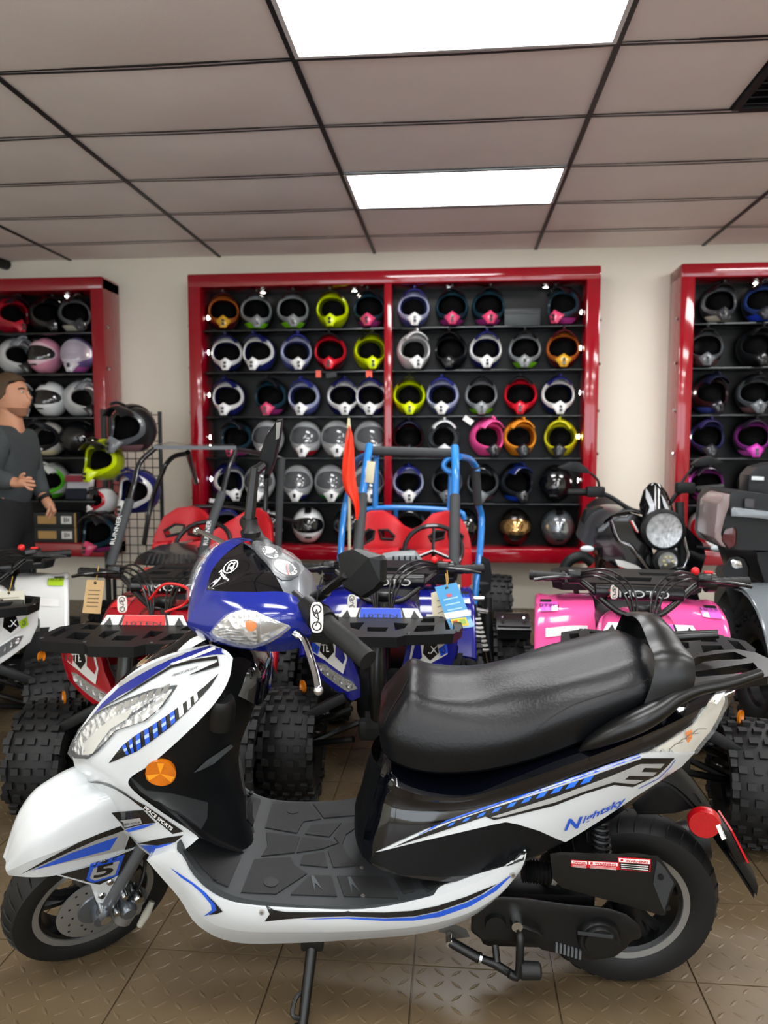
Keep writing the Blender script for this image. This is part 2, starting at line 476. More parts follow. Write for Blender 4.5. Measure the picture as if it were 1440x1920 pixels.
# ------------------------------------------------------------------ helmet display cases
M_caseback = mat('case_back', '#08090b', .4, spec=.25, var=.1)
M_shelf = mat('shelf_glass_edge', '#12171a', .12, spec=.6)
M_puck = mat('spot_lens', '#fff6e8', emit=18)
M_chrome = mat('chrome', '#d8dade', .12, metal=1, var=0)
FY = 5.70                       # front plane of the red frames
SHELF_PY = [612, 693, 779, 858, 943]
SHELF_Z = [at_y(800, p, FY+.03).z for p in SHELF_PY]
BOT_Z = .40; TOP_Z = 2.545
def display_case(x0, x1, mull, label, fw=.1, lo=None, hi=None):
    c = empty('helmet_display_case', (0, 0, 0), label=label, cat='display case')
    d0, d1 = FY, BACK
    yc = (d0+d1)/2; dd = d1-d0-.002
    g = G().box(((x0+x1)/2, yc, TOP_Z-fw/2), (x1-x0, dd, fw)).obj('top_rail', M_red, c, bevel=.012)
    G().box(((x0+x1)/2, yc, BOT_Z+.055), (x1-x0, dd, .11)).obj('bottom_rail', M_red, c, bevel=.012)
    for x in (x0+fw/2, x1-fw/2): G().box((x, yc, (TOP_Z+BOT_Z)/2), (fw, dd-.004, TOP_Z-BOT_Z-.01)).obj('side_rail', M_red, c, bevel=.012)
    for x in mull: G().box((x, yc-.01, (TOP_Z+BOT_Z)/2), (.055, dd-.03, TOP_Z-BOT_Z-.15)).obj('divider', M_red, c, bevel=.006)
    G().box(((x0+x1)/2, d1-.012, (TOP_Z+BOT_Z)/2), (x1-x0-.1, .02, TOP_Z-BOT_Z-.1)).obj('back_panel', M_caseback, c, smooth=0)
    xs = [x0+fw]+list(mull)+[x1-fw]
    for a, b in zip(xs[:-1], xs[1:]):
        for z in SHELF_Z: G().box(((a+b)/2, yc+.012, z-.008), (b-a-.012, dd-.06, .014)).obj('shelf', M_shelf, c, bevel=.003)
        for k in range(2 if b-a > 1 else 1):
            x = a+(b-a)*((k+.62)/2 if b-a > 1 else .5)
            p = G().lathe([(.03, 0), (.03, -.012), (.02, -.014)], (x, yc+.02, TOP_Z-fw), n=14).obj('spot_lamp', M_chrome, c)
            G().lathe([(.019, -.0145), (.0, -.016)], (x, yc+.02, TOP_Z-fw), n=12).obj('lens', M_puck, p)
        for z in [(SHELF_Z[0]+TOP_Z-fw)/2-.05]+[(p+q)/2 for p, q in zip(SHELF_Z[:-1], SHELF_Z[1:])]:
            for sx, xx in ((1, a), (-1, b)):
                if abs(xx-x0-fw) > .01 and abs(xx-x1+fw) > .01: continue
                p = G().lathe([(.026, 0), (.026, .01), (.018, .014)], (xx, yc-.02, z), (sx, 0, 0), n=12).obj('spot_lamp', M_chrome, c)
                G().lathe([(.018, .0145), (0, .017)], (xx, yc-.02, z), (sx, 0, 0), n=10).obj('lens', M_puck, p)
    for z in SHELF_Z:                                   # hinge pins on the outer flanks
        for sx, xx in ((-1, x0), (1, x1)): G().ball((xx+sx*.008, d0+.05, z+.03), (.012, .014, .014), 8).obj('hinge_pin', M_chrome, c)
    return c
CXL, CXR = -2.013, 1.02
display_case(CXL, CXR, [-.505], 'wide red framed helmet display case with two bays behind the go-karts')
display_case(-5.0 if X0 < -5 else X0+.02, -2.672, [], 'red framed helmet display case behind the man in grey')
display_case(1.572, 3.6, [2.6], 'red framed helmet display case behind the top case motorbike')

# ------------------------------------------------------------------ helmets (front faces -y, resting on z = 0)
def _hpoint(th, ph, kind):
    """shell point: th = angle from straight ahead, ph = turn about that axis (0 = right, 90 = up)"""
    d = V((math.sin(th)*math.cos(ph), -math.cos(th), math.sin(th)*math.sin(ph)))
    a, b, c = (.122, .148, .135)
    r = 1/math.sqrt((d.x/a)**2+(d.y/b)**2+(d.z/c)**2)
    p = d*r
    if kind != 'street':
        front = max(0, -d.y)**1.2*max(0, min(1, (-d.z+.05)/.55))
        p.y -= .055*front; p.x *= 1-.16*front
    else:
        front = max(0, -d.y)*max(0, min(1, (-d.z+.1)/.6)); p.y -= .02*front
    p.z += .135
    if p.z < .012:
        p.z = .012-.012*min(1, (.012-p.z)/.1)
    p.x *= .92+.08*min(1, max(0, p.z/.13))
    return p
def _port(ph, kind):
    s, c = math.sin(ph), math.cos(ph)
    up, dn, sd = (R(38), R(27), R(63)) if kind == 'mx' else ((R(38), R(16), R(62)) if kind == 'shield' else (R(26), R(16), R(64)))
    k = up if s > 0 else dn
    e = 3.0
    return 1/((abs(c)/sd)**e+(abs(s)/k)**e)**(1/e)
def _hgrid(kind, t0, t1, nt, scale=1, lip=False, n=40):
    rows = []
    for i in range(nt+1):
        t = t0+(t1-t0)*i/nt; row = []
        for j in range(n):
            ph = 2*PI*j/n; tp = _port(ph, kind); th = tp+t*(PI-.02-tp)
            p = _hpoint(th, ph, kind); cc = V((0, 0, .135))
            row.append(cc+(p-cc)*scale)
        rows.append(row)
    if lip:
        r0 = rows[0]; cc = V((0, .03, .13)); rows.insert(0, [cc+(p-cc)*.9 for p in r0])
    return rows
HM = {}
def helmet_meshes(kind):
    if kind in HM: return HM[kind]
    m = {}
    def put(name, g): m[name] = mesh('helmet_'+name, g.v, g.f, None, 50); m[name].materials.append(M_blk)
    put('trim', G().grid(_hgrid(kind, 0, .135 if kind == 'mx' else .1, 4, 1.012, True), closev=True))
    put('shell', G().grid(_hgrid(kind, .09, 1, 14), closev=True))
    # dark padded lining behind the opening
    g = G(); rows = []
    for i in range(7):
        row = []
        for j in range(28):
            ph = 2*PI*j/28; tp = _port(ph, kind)*1.12*(i/6); p = _hpoint(tp, ph, kind); cc = V((0, .03, .135)); row.append(cc+(p-cc)*(.70 if kind == 'mx' else .8))
        rows.append(row)
    put('lining', g.grid(rows, closev=True))
    if kind == 'street' or kind == 'shield':
        rows = []
        for i in range(7):
            row = []
            for j in range(32):
                ph = 2*PI*j/32; tp = _port(ph, kind)*1.04*(i/6); p = _hpoint(tp, ph, kind); cc = V((0, 0, .135)); row.append(cc+(p-cc)*(1.022 if kind == 'street' else .985))
            rows.append(row)
        put('face_shield', G().grid(rows, closev=True))
    if kind in ('mx', 'shield'):
        # mouth piece on the chin bar
        g = G(); out = [(-.060, .062), (-.030, .080), (0, .098), (.030, .080), (.060, .062), (.036, .028), (.022, .004), (-.022, .004), (-.036, .028)]
        rows = []
        for sc, dy in ((1, .0), (.92, -.012), (.5, -.018)):
            row = []
            for (x, z) in out:
                x2, z2 = x*sc, .055+(z-.055)*sc
                row.append(V((x2, -.185+abs(x2)*.75+(z2-.05)*.22+dy, z2)))
            rows.append(row)
        g.grid(rows, closev=True); g.f.append(tuple(range(len(rows)*9-9, len(rows)*9)))
        put('mouth_piece', g)
        g = G()
        for z in (.030, .056) if kind == 'mx' else (.05,):
            g.box((0, -.204+(z-.05)*.22, z), (.02, .012, .017 if kind == 'mx' else .03))
        put('vent', g)
    if kind == 'mx':
        # peak: curved plate reaching forward over the opening
        rows = []
        for i in range(7):
            t = i/6; row = []
            for j in range(9):
                s = j/4-1; wdt = .098-.022*t
                row.append(V((wdt*s, -.085-.085*t, .252+.03*t-.035*t*t-.03*s*s-.02*abs(s)**3)))
            rows.append(row)
        g = G().grid(rows); g.grid([[p+V((0, .004, .006)) for p in r] for r in rows[::-1]])
        g.grid([rows[-1], [p+V((0, .004, .006)) for p in rows[-1]]])
        rib = [V((0, -.08+.02, .268)), V((0, -.12, .28)), V((0, -.168, .268))]
        g.tube(cr(rib, 4), .009, 6)
        put('peak', g)
        # top crest
        rows = []
        for i in range(8):
            an = R(60+i*14); row = []
            for s in (-1, -.5, 0, .5, 1):
                row.append(V((.034*s, -.15*math.cos(an), .135+.138*math.sin(an)+.008*(1-s*s))))
            rows.append(row)
        put('crest', G().grid(rows))
    if kind == 'street':
        put('vent', G().box((0, -.165, .06), (.05, .02, .012))); put('top_vent', G().box((0, -.1, .255), (.05, .06, .008), rot=Matrix.Rotation(R(28), 3, 'X')))
    if kind != 'street':
        # coloured lower band of the chin bar
        rows = []
        for el in (-62, -54, -46, -40):
            row = []
            for j in range(25):
                az = R(-84+7*j); e_ = R(el); d = V((math.sin(az)*math.cos(e_), -math.cos(az)*math.cos(e_), math.sin(e_)))
                p = _hpoint(math.acos(-d.y), math.atan2(d.z, d.x), kind); cc = V((0, 0, .135)); row.append(cc+(p-cc)*1.014)
            rows.append(row)
        put('chin_band', G().grid(rows))
    HM[kind] = m
    return m
_hm = {}
def hm(c, rough=.3, metal=0):
    k = ('helmet', c, rough, metal)
    if k not in _hm: _hm[k] = mat('helmet_paint_'+c.lstrip('#')+('_m' if metal else ''), c, rough=rough, coat=.5, metal=metal, var=.04)
    return _hm[k]
M_lining = mat('helmet_lining', '#050506', .9, spec=.1)
M_smoke = mat('smoke_shield', '#4a4d50', .12, spec=.8, coat=.4)
M_darkshield = mat('dark_shield', '#0b0d11', .06, spec=.9, coat=.5)
def helmet(loc, kind, shell, trim=None, mouth=None, peak=None, band=None, yaw=0, label='', shield=None, s=1, crest=None, group='helmets on the display shelves', vent='#0b0b0c', roll=0):
    h = empty('helmet', loc, label=label, cat='helmet', group=group)
    h.rotation_euler = (0, R(roll), R(yaw)); h.scale = (s, s, s*1.05)
    ms = helmet_meshes(kind)
    col = {'shell': shell, 'trim': trim or shell, 'mouth_piece': mouth or trim or shell, 'peak': peak or shell, 'chin_band': band, 'crest': crest or peak or shell, 'vent': vent, 'top_vent': vent}
    for n, me in ms.items():
        if n == 'chin_band' and not band: continue
        o = link(n, me, h)
        if n == 'lining': m = M_lining
        elif n == 'face_shield': m = shield or (M_darkshield if kind == 'street' else M_smoke)
        else: m = hm(col[n])
        o.material_slots[0].link = 'OBJECT'; o.material_slots[0].material = m
    return h
W_, N_, K_, RD, YE, GY, GN, PK, OR, SV = '#f2f2f2', '#1a2066', '#101215', '#d3162c', '#d9f000', '#8d9296', '#7fe02a', '#ff4f9a', '#f08a1e', '#b9bdc2'
ST = {  # style: kind, words, colours
 'maroon': ('mx', 'maroon motocross helmet with yellow chin', dict(shell='#5c1420', trim='#b5622a', mouth='#d8a52a', peak='#47101a')),
 'greygreen': ('mx', 'grey motocross helmet with lime chin band', dict(shell='#1c2022', trim=GY, mouth='#8b8f90', peak=K_, band='#8be020')),
 'yellow': ('mx', 'neon yellow motocross helmet', dict(shell='#a8b80c', trim=YE, mouth=YE, peak='#1c1e10', crest=YE)),
 'blackpink': ('mx', 'black motocross helmet with pink chin', dict(shell='#16181d', trim='#1d3a48', mouth='#d8436f', peak='#15161c', band='#b03a8a')),
 'whitenavy': ('mx', 'white and navy motocross helmet', dict(shell=N_, trim=W_, mouth=W_, peak='#171b58', band='#20266e')),
 'check': ('mx', 'navy checked motocross helmet with white chin', dict(shell='#5a62a8', trim='#b9bfe0', mouth=W_, peak='#232a78', crest='#20286c')),
 'red': ('mx', 'red and black motocross helmet', dict(shell='#5a0c14', trim=RD, mouth=RD, peak='#16161a')),
 'shieldred': ('shield', 'grey shield helmet with red chin band', dict(shell='#c9cbcd', trim='#9fa2a5', mouth=W_, band=RD)),
 'shieldwhite': ('shield', 'grey shield helmet with white chin', dict(shell='#d6d7d8', trim='#a8abad', mouth=W_, band=W_)),
 'shieldnavy': ('shield', 'grey shield helmet with navy chin band', dict(shell='#c9cbcd', trim='#9fa2a5', mouth=W_, band='#27309a')),
 'shieldgreen': ('shield', 'grey shield helmet with green chin band', dict(shell='#b9bcbe', trim='#9fa2a5', mouth=W_, band='#25b52c')),
 'whitestreet': ('street', 'plain white full-face helmet', dict(shell='#eef1f2')),
 'adv': ('mx', 'white and yellow adventure helmet', dict(shell='#e6e6e6', trim='#dedede', mouth=W_, peak='#d8d8d8')),
 'black': ('mx', 'matt black motocross helmet', dict(shell='#131416', trim='#1a1c1f', mouth='#17191b', peak='#101113')),
 'silver': ('mx', 'silver and black motocross helmet', dict(shell='#cfd2d6', trim='#3a3d41', mouth='#d9dbde', peak='#dfe2e6')),
 'pink': ('mx', 'hot pink motocross helmet', dict(shell='#f0549a', trim='#ff5aa6', mouth='#22242a', peak='#ff5fa8', band='#ff5aa6')),
 'orange': ('mx', 'orange motocross helmet', dict(shell='#e28a22', trim='#f29a2c', mouth='#22242a', peak='#f0992e', band='#f29a2c')),
 'olive': ('mx', 'yellow peaked motocross helmet', dict(shell='#c9c41a', trim='#d8d420', mouth='#22242a', peak='#d4cf1e', band='#dcd822')),
 'blackgrey': ('mx', 'black motocross helmet with grey trim', dict(shell='#16181a', trim='#54585c', mouth='#6d7175', peak='#131517', band='#7a5a5c')),
 'blackred': ('mx', 'black motocross helmet with blue accents', dict(shell='#15161a', trim='#2a1418', mouth='#151722', peak='#10152c', band='#3a4a9a')),
 'blueblack': ('mx', 'blue and black motocross helmet', dict(shell='#14161c', trim='#20242c', mouth='#202226', peak='#14235e', band='#1c50d8')),
 'blackstreet': ('street', 'glossy black full-face helmet', dict(shell='#0e1013')),
 'gold': ('street', 'black full-face helmet with gold mirror visor', dict(shell='#15130f', shield=mat('gold_mirror', '#c9a06a', .12, metal=.9))),
 'carbon': ('street', 'dark grey full-face helmet with silver visor', dict(shell='#4b5054', shield=mat('silver_mirror', '#9aa0a4', .15, metal=.8))),
 'redgloss': ('mx', 'glossy red motocross helmet', dict(shell='#a3102a', trim='#b5142c', mouth='#c21a34', peak='#181a22')),
 'pinkstreet': ('street', 'pink and white full-face helmet', dict(shell='#f2a3bd', trim='#f6d3de')),
 'purple': ('shield', 'silver helmet with purple top', dict(shell='#7a6aa8', trim='#c9c6d2', mouth='#d8d4dd', band='#e070d0', shield=mat('pale_shield', '#b9b0bf', .15))),
 'greymx': ('mx', 'pale grey motocross helmet', dict(shell='#c3c7cb', trim='#d4d6d8', mouth='#1c1e22', peak='#9fa5ac')),
 'floral': ('mx', 'white floral helmet with dark goggles', dict(shell='#dcd8d0', trim='#1b1c20', mouth='#e2ded6', peak='#2a2c30', band='#e6d9b0')),
 'greenblack': ('mx', 'white helmet with black and green stripes', dict(shell='#cfd4d0', trim='#5cc02a', mouth='#20242a', peak='#e2e6e2', band='#48a51c')),
 'blackwhite': ('mx', 'black motocross helmet with white edge', dict(shell='#141619', trim='#55595e', mouth='#33363a', peak='#141619', band='#c9c6b8')),
 'blueblk': ('mx', 'black helmet with bright blue marks', dict(shell='#14171d', trim='#2b3f78', mouth='#20242c', peak='#15181f', band='#2846d0')),
 'purpleblk': ('mx', 'black helmet with magenta marks', dict(shell='#15161c', trim='#7a2f78', mouth='#d23fb8', peak='#201824', band='#e060cc')),
 'navyblk': ('mx', 'navy and black helmet with orange tip', dict(shell='#15161d', trim='#2b2d55', mouth='#2a2c30', peak='#2a2350')),
 'redwhite': ('mx', 'red and white motocross helmet', dict(shell='#e4e4e4', trim='#c9182a', mouth=W_, peak='#2a2c30', band=W_)),
}
ORD = ['top', 'second', 'third', 'fourth', 'fifth', 'bottom']
def row_of(rowi, items, bay, edge):
    z = SHELF_Z[rowi] if rowi < 5 else BOT_Z+.111
    seen = {}
    for k, it in enumerate(items):
        px, style = it[0], it[1]; yaw = it[2] if len(it) > 2 else rnd.uniform(-8, 8)
        kind, words, cols = ST[style]
        Y = FY+.165
        x = at_y(px, SHELF_PY[min(rowi, 4)]-25+(80 if rowi == 5 else 0), Y).x
        seen[style] = seen.get(style, 0)+1
        dup = sum(1 for q in items if q[1] == style)
        which = ''
        if dup > 1: which = [', first', ', second', ', third'][seen[style]-1]+' from '+edge
        lab = f'{words}, {ORD[rowi]} shelf of {bay}{which}'
        helmet((x, Y, z), kind, yaw=yaw-math.degrees(math.atan2(x, Y)), label=lab, s=.99+.03*rnd.random(), **cols)
B1, B2, B3, B4 = 'grid-rack bay', 'motorcycle-side bay', "the man's case", 'top-case case'
row_of(0, [(420, 'maroon'), (480, 'greygreen'), (549, 'greygreen'), (624, 'yellow'), (694, 'blackpink')], B1, 'outer rail')
row_of(1, [(427, 'whitenavy'), (487, 'whitenavy', -18), (555, 'check'), (620, 'red'), (693, 'yellow')], B1, 'outer rail')
row_of(2, [(430, 'whitenavy', -15), (510, 'blackpink', -15), (571, 'check', -12), (642, 'whitenavy'), (697, 'whitenavy')], B1, 'outer rail')
row_of(3, [(447, 'blackpink', -20), (503, 'shieldwhite', -8), (574, 'shieldred', -10), (631, 'shieldwhite'), (693, 'shieldred', 10)], B1, 'outer rail')
row_of(4, [(427, 'whitenavy', 20), (487, 'shieldwhite', -10), (558, 'shieldnavy'), (619, 'shieldgreen'), (690, 'shieldwhite', 8)], B1, 'outer rail')
row_of(5, [(420, 'check', 10), (500, 'whitestreet', 25), (578, 'whitestreet', 0), (655, 'blackstreet', 0)], B1, 'outer rail')
row_of(0, [(775, 'check'), (847, 'blackpink'), (915, 'blackpink'), (1060, 'blackpink', -25)], B2, 'divider')
row_of(1, [(775, 'adv', 10), (846, 'black'), (910, 'whitenavy'), (984, 'greygreen'), (1055, 'maroon')], B2, 'divider')
row_of(2, [(767, 'yellow'), (830, 'check'), (902, 'greygreen'), (976, 'red'), (1045, 'whitenavy')], B2, 'divider')
row_of(3, [(765, 'blackred'), (831, 'silver'), (911, 'pink', 22), (973, 'orange', 12), (1051, 'olive')], B2, 'divider')
row_of(4, [(765, 'check'), (838, 'blackgrey'), (906, 'blackgrey'), (966, 'blueblack', 22), (1042, 'blackstreet')], B2, 'divider')
row_of(5, [(768, 'blackgrey'), (870, 'blackstreet', 10), (966, 'gold'), (1045, 'carbon')], B2, 'divider')
row_of(0, [(20, 'redgloss', 25), (84, 'black', 20), (138, 'blackwhite', 15)], B3, '')
row_of(1, [(27, 'greymx', 32), (86, 'pinkstreet', -35), (146, 'purple', -20)], B3, '')
row_of(2, [(30, 'silver', 20), (97, 'whitestreet', -32), (150, 'greymx', 30)], B3, '')
row_of(3, [(92, 'floral', -40), (146, 'blackstreet', 60)], B3, '')
row_of(4, [(30, 'black', 20), (101, 'greenblack', -35)], B3, '')
row_of(0, [(1345, 'blackwhite', 15), (1424, 'blueblk', 15)], B4, '')
row_of(1, [(1322, 'blackgrey', 5), (1414, 'black', 20)], B4, '')
row_of(2, [(1328, 'blackred', 25), (1412, 'blackgrey', 15)], B4, '')
row_of(3, [(1322, 'navyblk', 15), (1408, 'purpleblk', 12)], B4, '')
row_of(4, [(1322, 'purpleblk', 10), (1415, 'black', 10)], B4, '')
row_of(5, [(1322, 'redwhite', 25)], B4, '')

# price tags hanging off the shelves, a packaged bag and glove boxes
def shelf_tag(px, py, w_, h_, col, label, rot=0):
    p = at_y(px, py, FY+.006)
    o = empty('price_tag', p, label=label, cat='tag', group='tags on the helmet shelves'); o.rotation_euler = (0, R(rot), 0)
    G().box((0, 0, 0), (w_, .002, h_)).obj('card', mat('tag_'+col, col, .5), o, smooth=0)
    G().tube([(0, 0, h_/2), (0, .02, h_/2+.04)], .0015, 6).obj('string', M_blk, o)
M_tagw = None
shelf_tag(878, 788, .075, .04, '#e8e2dc', 'white folded card tag under the grey helmet in the motorcycle-side bay', 35)
shelf_tag(597, 701, .04, .05, '#e8604e', 'red round swing tag below the red helmet in the grid-rack bay')
shelf_tag(621, 703, .08, .035, '#2c2c30', 'dark card tag below the red helmet in the grid-rack bay', -8)
shelf_tag(692, 701, .045, .05, '#ef5a40', 'red swing tag below the neon yellow helmet by the divider')
shelf_tag(400, 939, .06, .03, '#e9e9ea', 'white card lying at the fifth shelf edge by the outer rail', 8)
bx = empty('storage_box', (at_y(978, 600, 5.86).x, 5.88, SHELF_Z[0]), label='flat dark carton on the top shelf beside a gap in the helmets', cat='box')
G().box((0, 0, .065), (.26, .16, .13)).obj('carton', mat('dark_carton', '#2f3436', .5), bx, bevel=.004)
G().box((0, -.081, .1), (.25, .003, .02)).obj('lid_edge', mat('dark_carton_lid', '#24282a', .5), bx, smooth=0)
pb = empty('packaged_gear', (at_y(153, 900, 5.86).x, 5.84, SHELF_Z[4]), label='clear bag of folded gear with red header card, display case shelf', cat='bag')
G().box((0, 0, .1), (.19, .1, .2), rot=Matrix.Rotation(R(-12), 3, 'X')).obj('bag', mat('bag_film', '#c9cad2', .2), pb, bevel=.02)
G().box((0, -.065, .17), (.18, .006, .05), rot=Matrix.Rotation(R(-12), 3, 'X')).obj('header_card', mat('hdr', '#8c2436', .4), pb, smooth=0)
G().box((0, -.075, .05), (.17, .02, .09), rot=Matrix.Rotation(R(-12), 3, 'X')).obj('folded_garment', mat('garm', '#1c2230', .8), pb, bevel=.01)
for k, z in enumerate((0, .118)):
    gb = empty('shoe_box', (at_y(112, 990, 5.8).x, 5.83, BOT_Z+.111+z), label='dark carton with tan label, '+('lower' if k == 0 else 'upper')+' of two stacked below the shelves', cat='box', group='cartons at the bottom of the display case')
    G().box((0, 0, .0585), (.36, .22, .117)).obj('carton', mat('carton_dark', '#26292b', .6), gb, bevel=.004)
    G().box((-.06, -.1115, .06), (.15, .002, .062)).obj('tan_panel', mat('kraft', '#b8935c', .7), gb, smooth=0)
    G().box((.10, -.1115, .06), (.085, .002, .06)).obj('white_label', mat('paper', '#e6e6e2', .7), gb, smooth=0)
    for q in range(3): G().box((.085+.016*q, -.113, .06), (.008, .001, .04-.008*q)).obj('print', M_blk, gb, smooth=0)
    G().box((.172, -.1115, .0585), (.014, .002, .112)).obj('edge_tape', mat('kraft', '#b8935c', .7), gb, smooth=0)
# ------------------------------------------------------------------ quad bikes
P_knob = mat('knobby_rubber', '#0c0d0e', .6, var=.12, bump=.2, bs=300)
P_frame = mat('frame_black', '#070808', .35, coat=.2)
P_rack = plastic('rack_black', '#131415', .45)
_TM = {}
def knobby(R0, w_, rim):
    key = (R0, w_, rim)
    if key in _TM: return _TM[key]
    h = w_/2
    g = G().lathe([(rim, -h*.7), (rim+.015, -h*.9), (rim+(R0-rim)*.55, -h), (R0-.03, -h*.95), (R0-.016, -h*.78), (R0-.010, 0), (R0-.016, h*.78), (R0-.03, h*.95), (rim+(R0-rim)*.55, h), (rim+.015, h*.9), (rim, h*.7)], (0, 0, 0), (1, 0, 0), 48)
    body = mesh('tire', g.v, g.f, P_knob, 50)
    g = G(); n = 26
    for k in range(n):
        for q, u in enumerate((-.42, -.14, .14, .42) if k % 2 else (-.56, -.28, 0, .28, .56)):
            a = 2*PI*k/n; rr = R0-.012-.010*abs(u)**2*2
            M = Matrix.Rotation(a, 4, 'X')
            g.box((u*w_*.86, 0, rr), (w_*.135, .021, .022), M=M)
        for sd in (-1, 1):
            a = 2*PI*(k+.5)/n; M = Matrix.Rotation(a, 4, 'X')
            g.box((sd*w_*.48, 0, R0-.030), (.018, .026, .028), M=M)
    kn = mesh('tread_knobs', g.v, g.f, P_knob, 0)
    g = G().lathe([(rim+.006, -h*.72), (rim+.008, -h*.78), (rim-.01, -h*.66), (rim-.02, -h*.3), (rim*.5, -h*.25), (.03, -h*.35), (.0, -h*.35)], (0, 0, 0), (1, 0, 0), 30)
    g2 = G().lathe([(rim+.006, h*.72), (rim+.008, h*.78), (rim-.01, h*.66), (rim-.02, h*.3), (rim*.5, h*.25), (.03, h*.35), (.0, h*.35)], (0, 0, 0), (1, 0, 0), 30)
    g.add(g2.v, g2.f)
    rm = mesh('rim', g.v, g.f, P_frame, 40)
    _TM[key] = (body, kn, rm); return _TM[key]
def knob_wheel(parent, c, R0=.2, w_=.19, rim=.088, rz=0):
    b, k, r = knobby(R0, w_, rim)
    t = link('tire', b, parent, c, (rnd.random()*6, 0, rz)); kk = link('tread_knobs', k, t); kk['kind'] = 'stuff'; link('rim', r, t)
    return t
def atv(loc, yaw, body, dark, label, tip='#d8d8d4', bars=True):
    a = empty('quad_bike', loc, R(yaw), label=label, cat='quad bike')
    PB = paint('atv_'+body.lstrip('#'), body, .18); PD = paint('atv_dec_'+dark.lstrip('#'), dark, .2); PT = mat('atv_tip_'+tip.lstrip('#'), tip, .25, coat=.4)
    for x in (-.31, .31): knob_wheel(a, (x, 0, .198), w_=.175)
    for x in (-.30, .30): knob_wheel(a, (x, .80, .198), w_=.20)
    # frame, axles, engine
    G().tube([(-.3, .8, .2), (.3, .8, .2)], .03, 12).obj('rear_axle', P_frame, a)
    G().box((0, .42, .3), (.22, .34, .22)).obj('engine', P_eng_a, a, bevel=.03)
    G().box((0, .42, .26), (.5, .2, .03)).obj('foot_boards', P_rack, a, bevel=.008)
    for sx in (-1, 1):
        g = G()
        for y in (-.06, .1): g.tube([(sx*.09, y, .24), (sx*.27, .01, .19)], .012, 8)
        g.tube([(sx*.10, 0, .33), (sx*.27, .02, .25)], .010, 8); g.obj('suspension_arm', P_frame, a)
        hel = [V((sx*(.12+.11*k/60), .0, .45-.21*k/60))+V((.024*math.cos(k*PI/5), .024*math.sin(k*PI/5), 0)) for k in range(61)]
        G().tube(hel, .005, 6).obj('shock_spring', P_frame, a)
        g = G().box((sx*.285, .0, .27), (.04, .07, .12)); g.obj('knuckle', P_eng_a, a, bevel=.01)
        # inner splash guard
        rows = [[V((sx*(.17+.02*i), .14+.02*i, .30+.06*i)), V((sx*(.24+.02*i), .17+.01*i, .30+.06*i))] for i in range(4)]
        g = G().grid(rows); g.grid([[p+V((0, .006, 0)) for p in r_] for r_ in rows]); g.obj('splash_guard', P_rack, a)
        G().box((sx*.2, -.10, .36), (.20, .03, .035), rot=Matrix.Rotation(R(sx*28), 3, 'Y')).obj('bumper_bar', P_rack, a, bevel=.008)
        # nose pod with slanted headlamp
        out = [(.272, .605), (.268, .54), (.240, .478), (.165, .43), (.09, .388), (.060, .405), (.064, .47), (.085, .53), (.10, .605)]
        yf = lambda x, z: -.20+.55*max(0, x-.06)*max(0, x-.06)*4-.10*(z-.39)+.10
        g = plate(out, [], lambda x, z: V((sx*x, yf(x, z), z)), lambda x, z: V((sx*x, yf(x, z)+.05, z)), .04); pod = g.obj('nose_pod', PB, a, 40, bevel=.006)
        hlm = [(.218, .512), (.20, .478), (.15, .448), (.105, .424), (.070, .437), (.09, .460), (.16, .496), (.19, .512)]
        g = plate(hlm, [], lambda x, z: V((sx*x, yf(x, z)-.006, z)), lambda x, z: V((sx*x, yf(x, z)+.004, z)), .03); hl_ = g.obj('headlamp', P_refl2, a, 30)
        for k in range(5): G().lathe([(.0, -.002), (.010, -.003), (.013, 0)], (sx*(.098+.024*k), yf(.11, .45)-.008+.016*k*.5, .447+.012*k), (0, 1, 0), 12).obj('lamp_cell', M_chrome, hl_)
        for nm, pl, mm, lf in (('panel_white', [(.225, .60), (.235, .545), (.185, .525), (.12, .485), (.105, .54), (.115, .60)], PT, .002), ('panel_black', [(.195, .60), (.205, .555), (.175, .53), (.15, .56), (.155, .60)], D_bka, .003),
                            ('panel_tint', [(.232, .585), (.236, .55), (.212, .54), (.203, .57)], PD, .0035), ('panel_stripe', [(.142, .60), (.148, .545), (.12, .52), (.112, .54), (.125, .60)], PB, .0035)):
            p, t = fill_holes(pl, [], .03); G().add([V((sx*x, yf(x, z)-lf, z)) for x, z in p], t).obj(nm, mm, pod, 0)
        text_part('TEN' if sx < 0 else 'RX', V((sx*.175-.02, yf(.175, .57)-.005, .557)), (1, 0, 0), (0, .1, 1), .026, PT, pod, width=.045)
        text_part('10', V((sx*.218-.016, yf(.218, .56)-.006, .552)), (1, 0, 0), (0, .1, 1), .02, D_bka, pod, width=.026)
        G().lathe([(0, -.004), (.022, -.004), (.024, .004)], (sx*.275, -.0, .405), (sx, -.6, 0), 18).obj('side_reflector', P_amb_a, pod)
        # side fairing from the pod back along the tank
        rows = [[V((sx*.10, -.06, .60)), V((sx*.26, -.02, .58)), V((sx*.27, .05, .50))], [V((sx*.11, .14, .61)), V((sx*.19, .16, .57)), V((sx*.21, .2, .46))], [V((sx*.10, .36, .60)), V((sx*.16, .38, .54)), V((sx*.18, .42, .42))], [V((sx*.09, .55, .56)), V((sx*.15, .58, .48)), V((sx*.17, .6, .40))]]
        G().grid(smooth_grid(rows, 3, 3)).obj('side_fairing', PB, a, 60)
        # rear fender
        rows = []
        for (y, z) in ((.47, .40), (.54, .50), (.62, .585), (.75, .61), (.92, .60), (1.06, .55)):
            rows.append([V((sx*.13, y, z+.015)), V((sx*.22, y-.01, z+.015)), V((sx*.30, y-.02, z+.005)), V((sx*.36, y-.03, z-.005+.03*(y-.47))), V((sx*.368, y-.02, z-.035))])
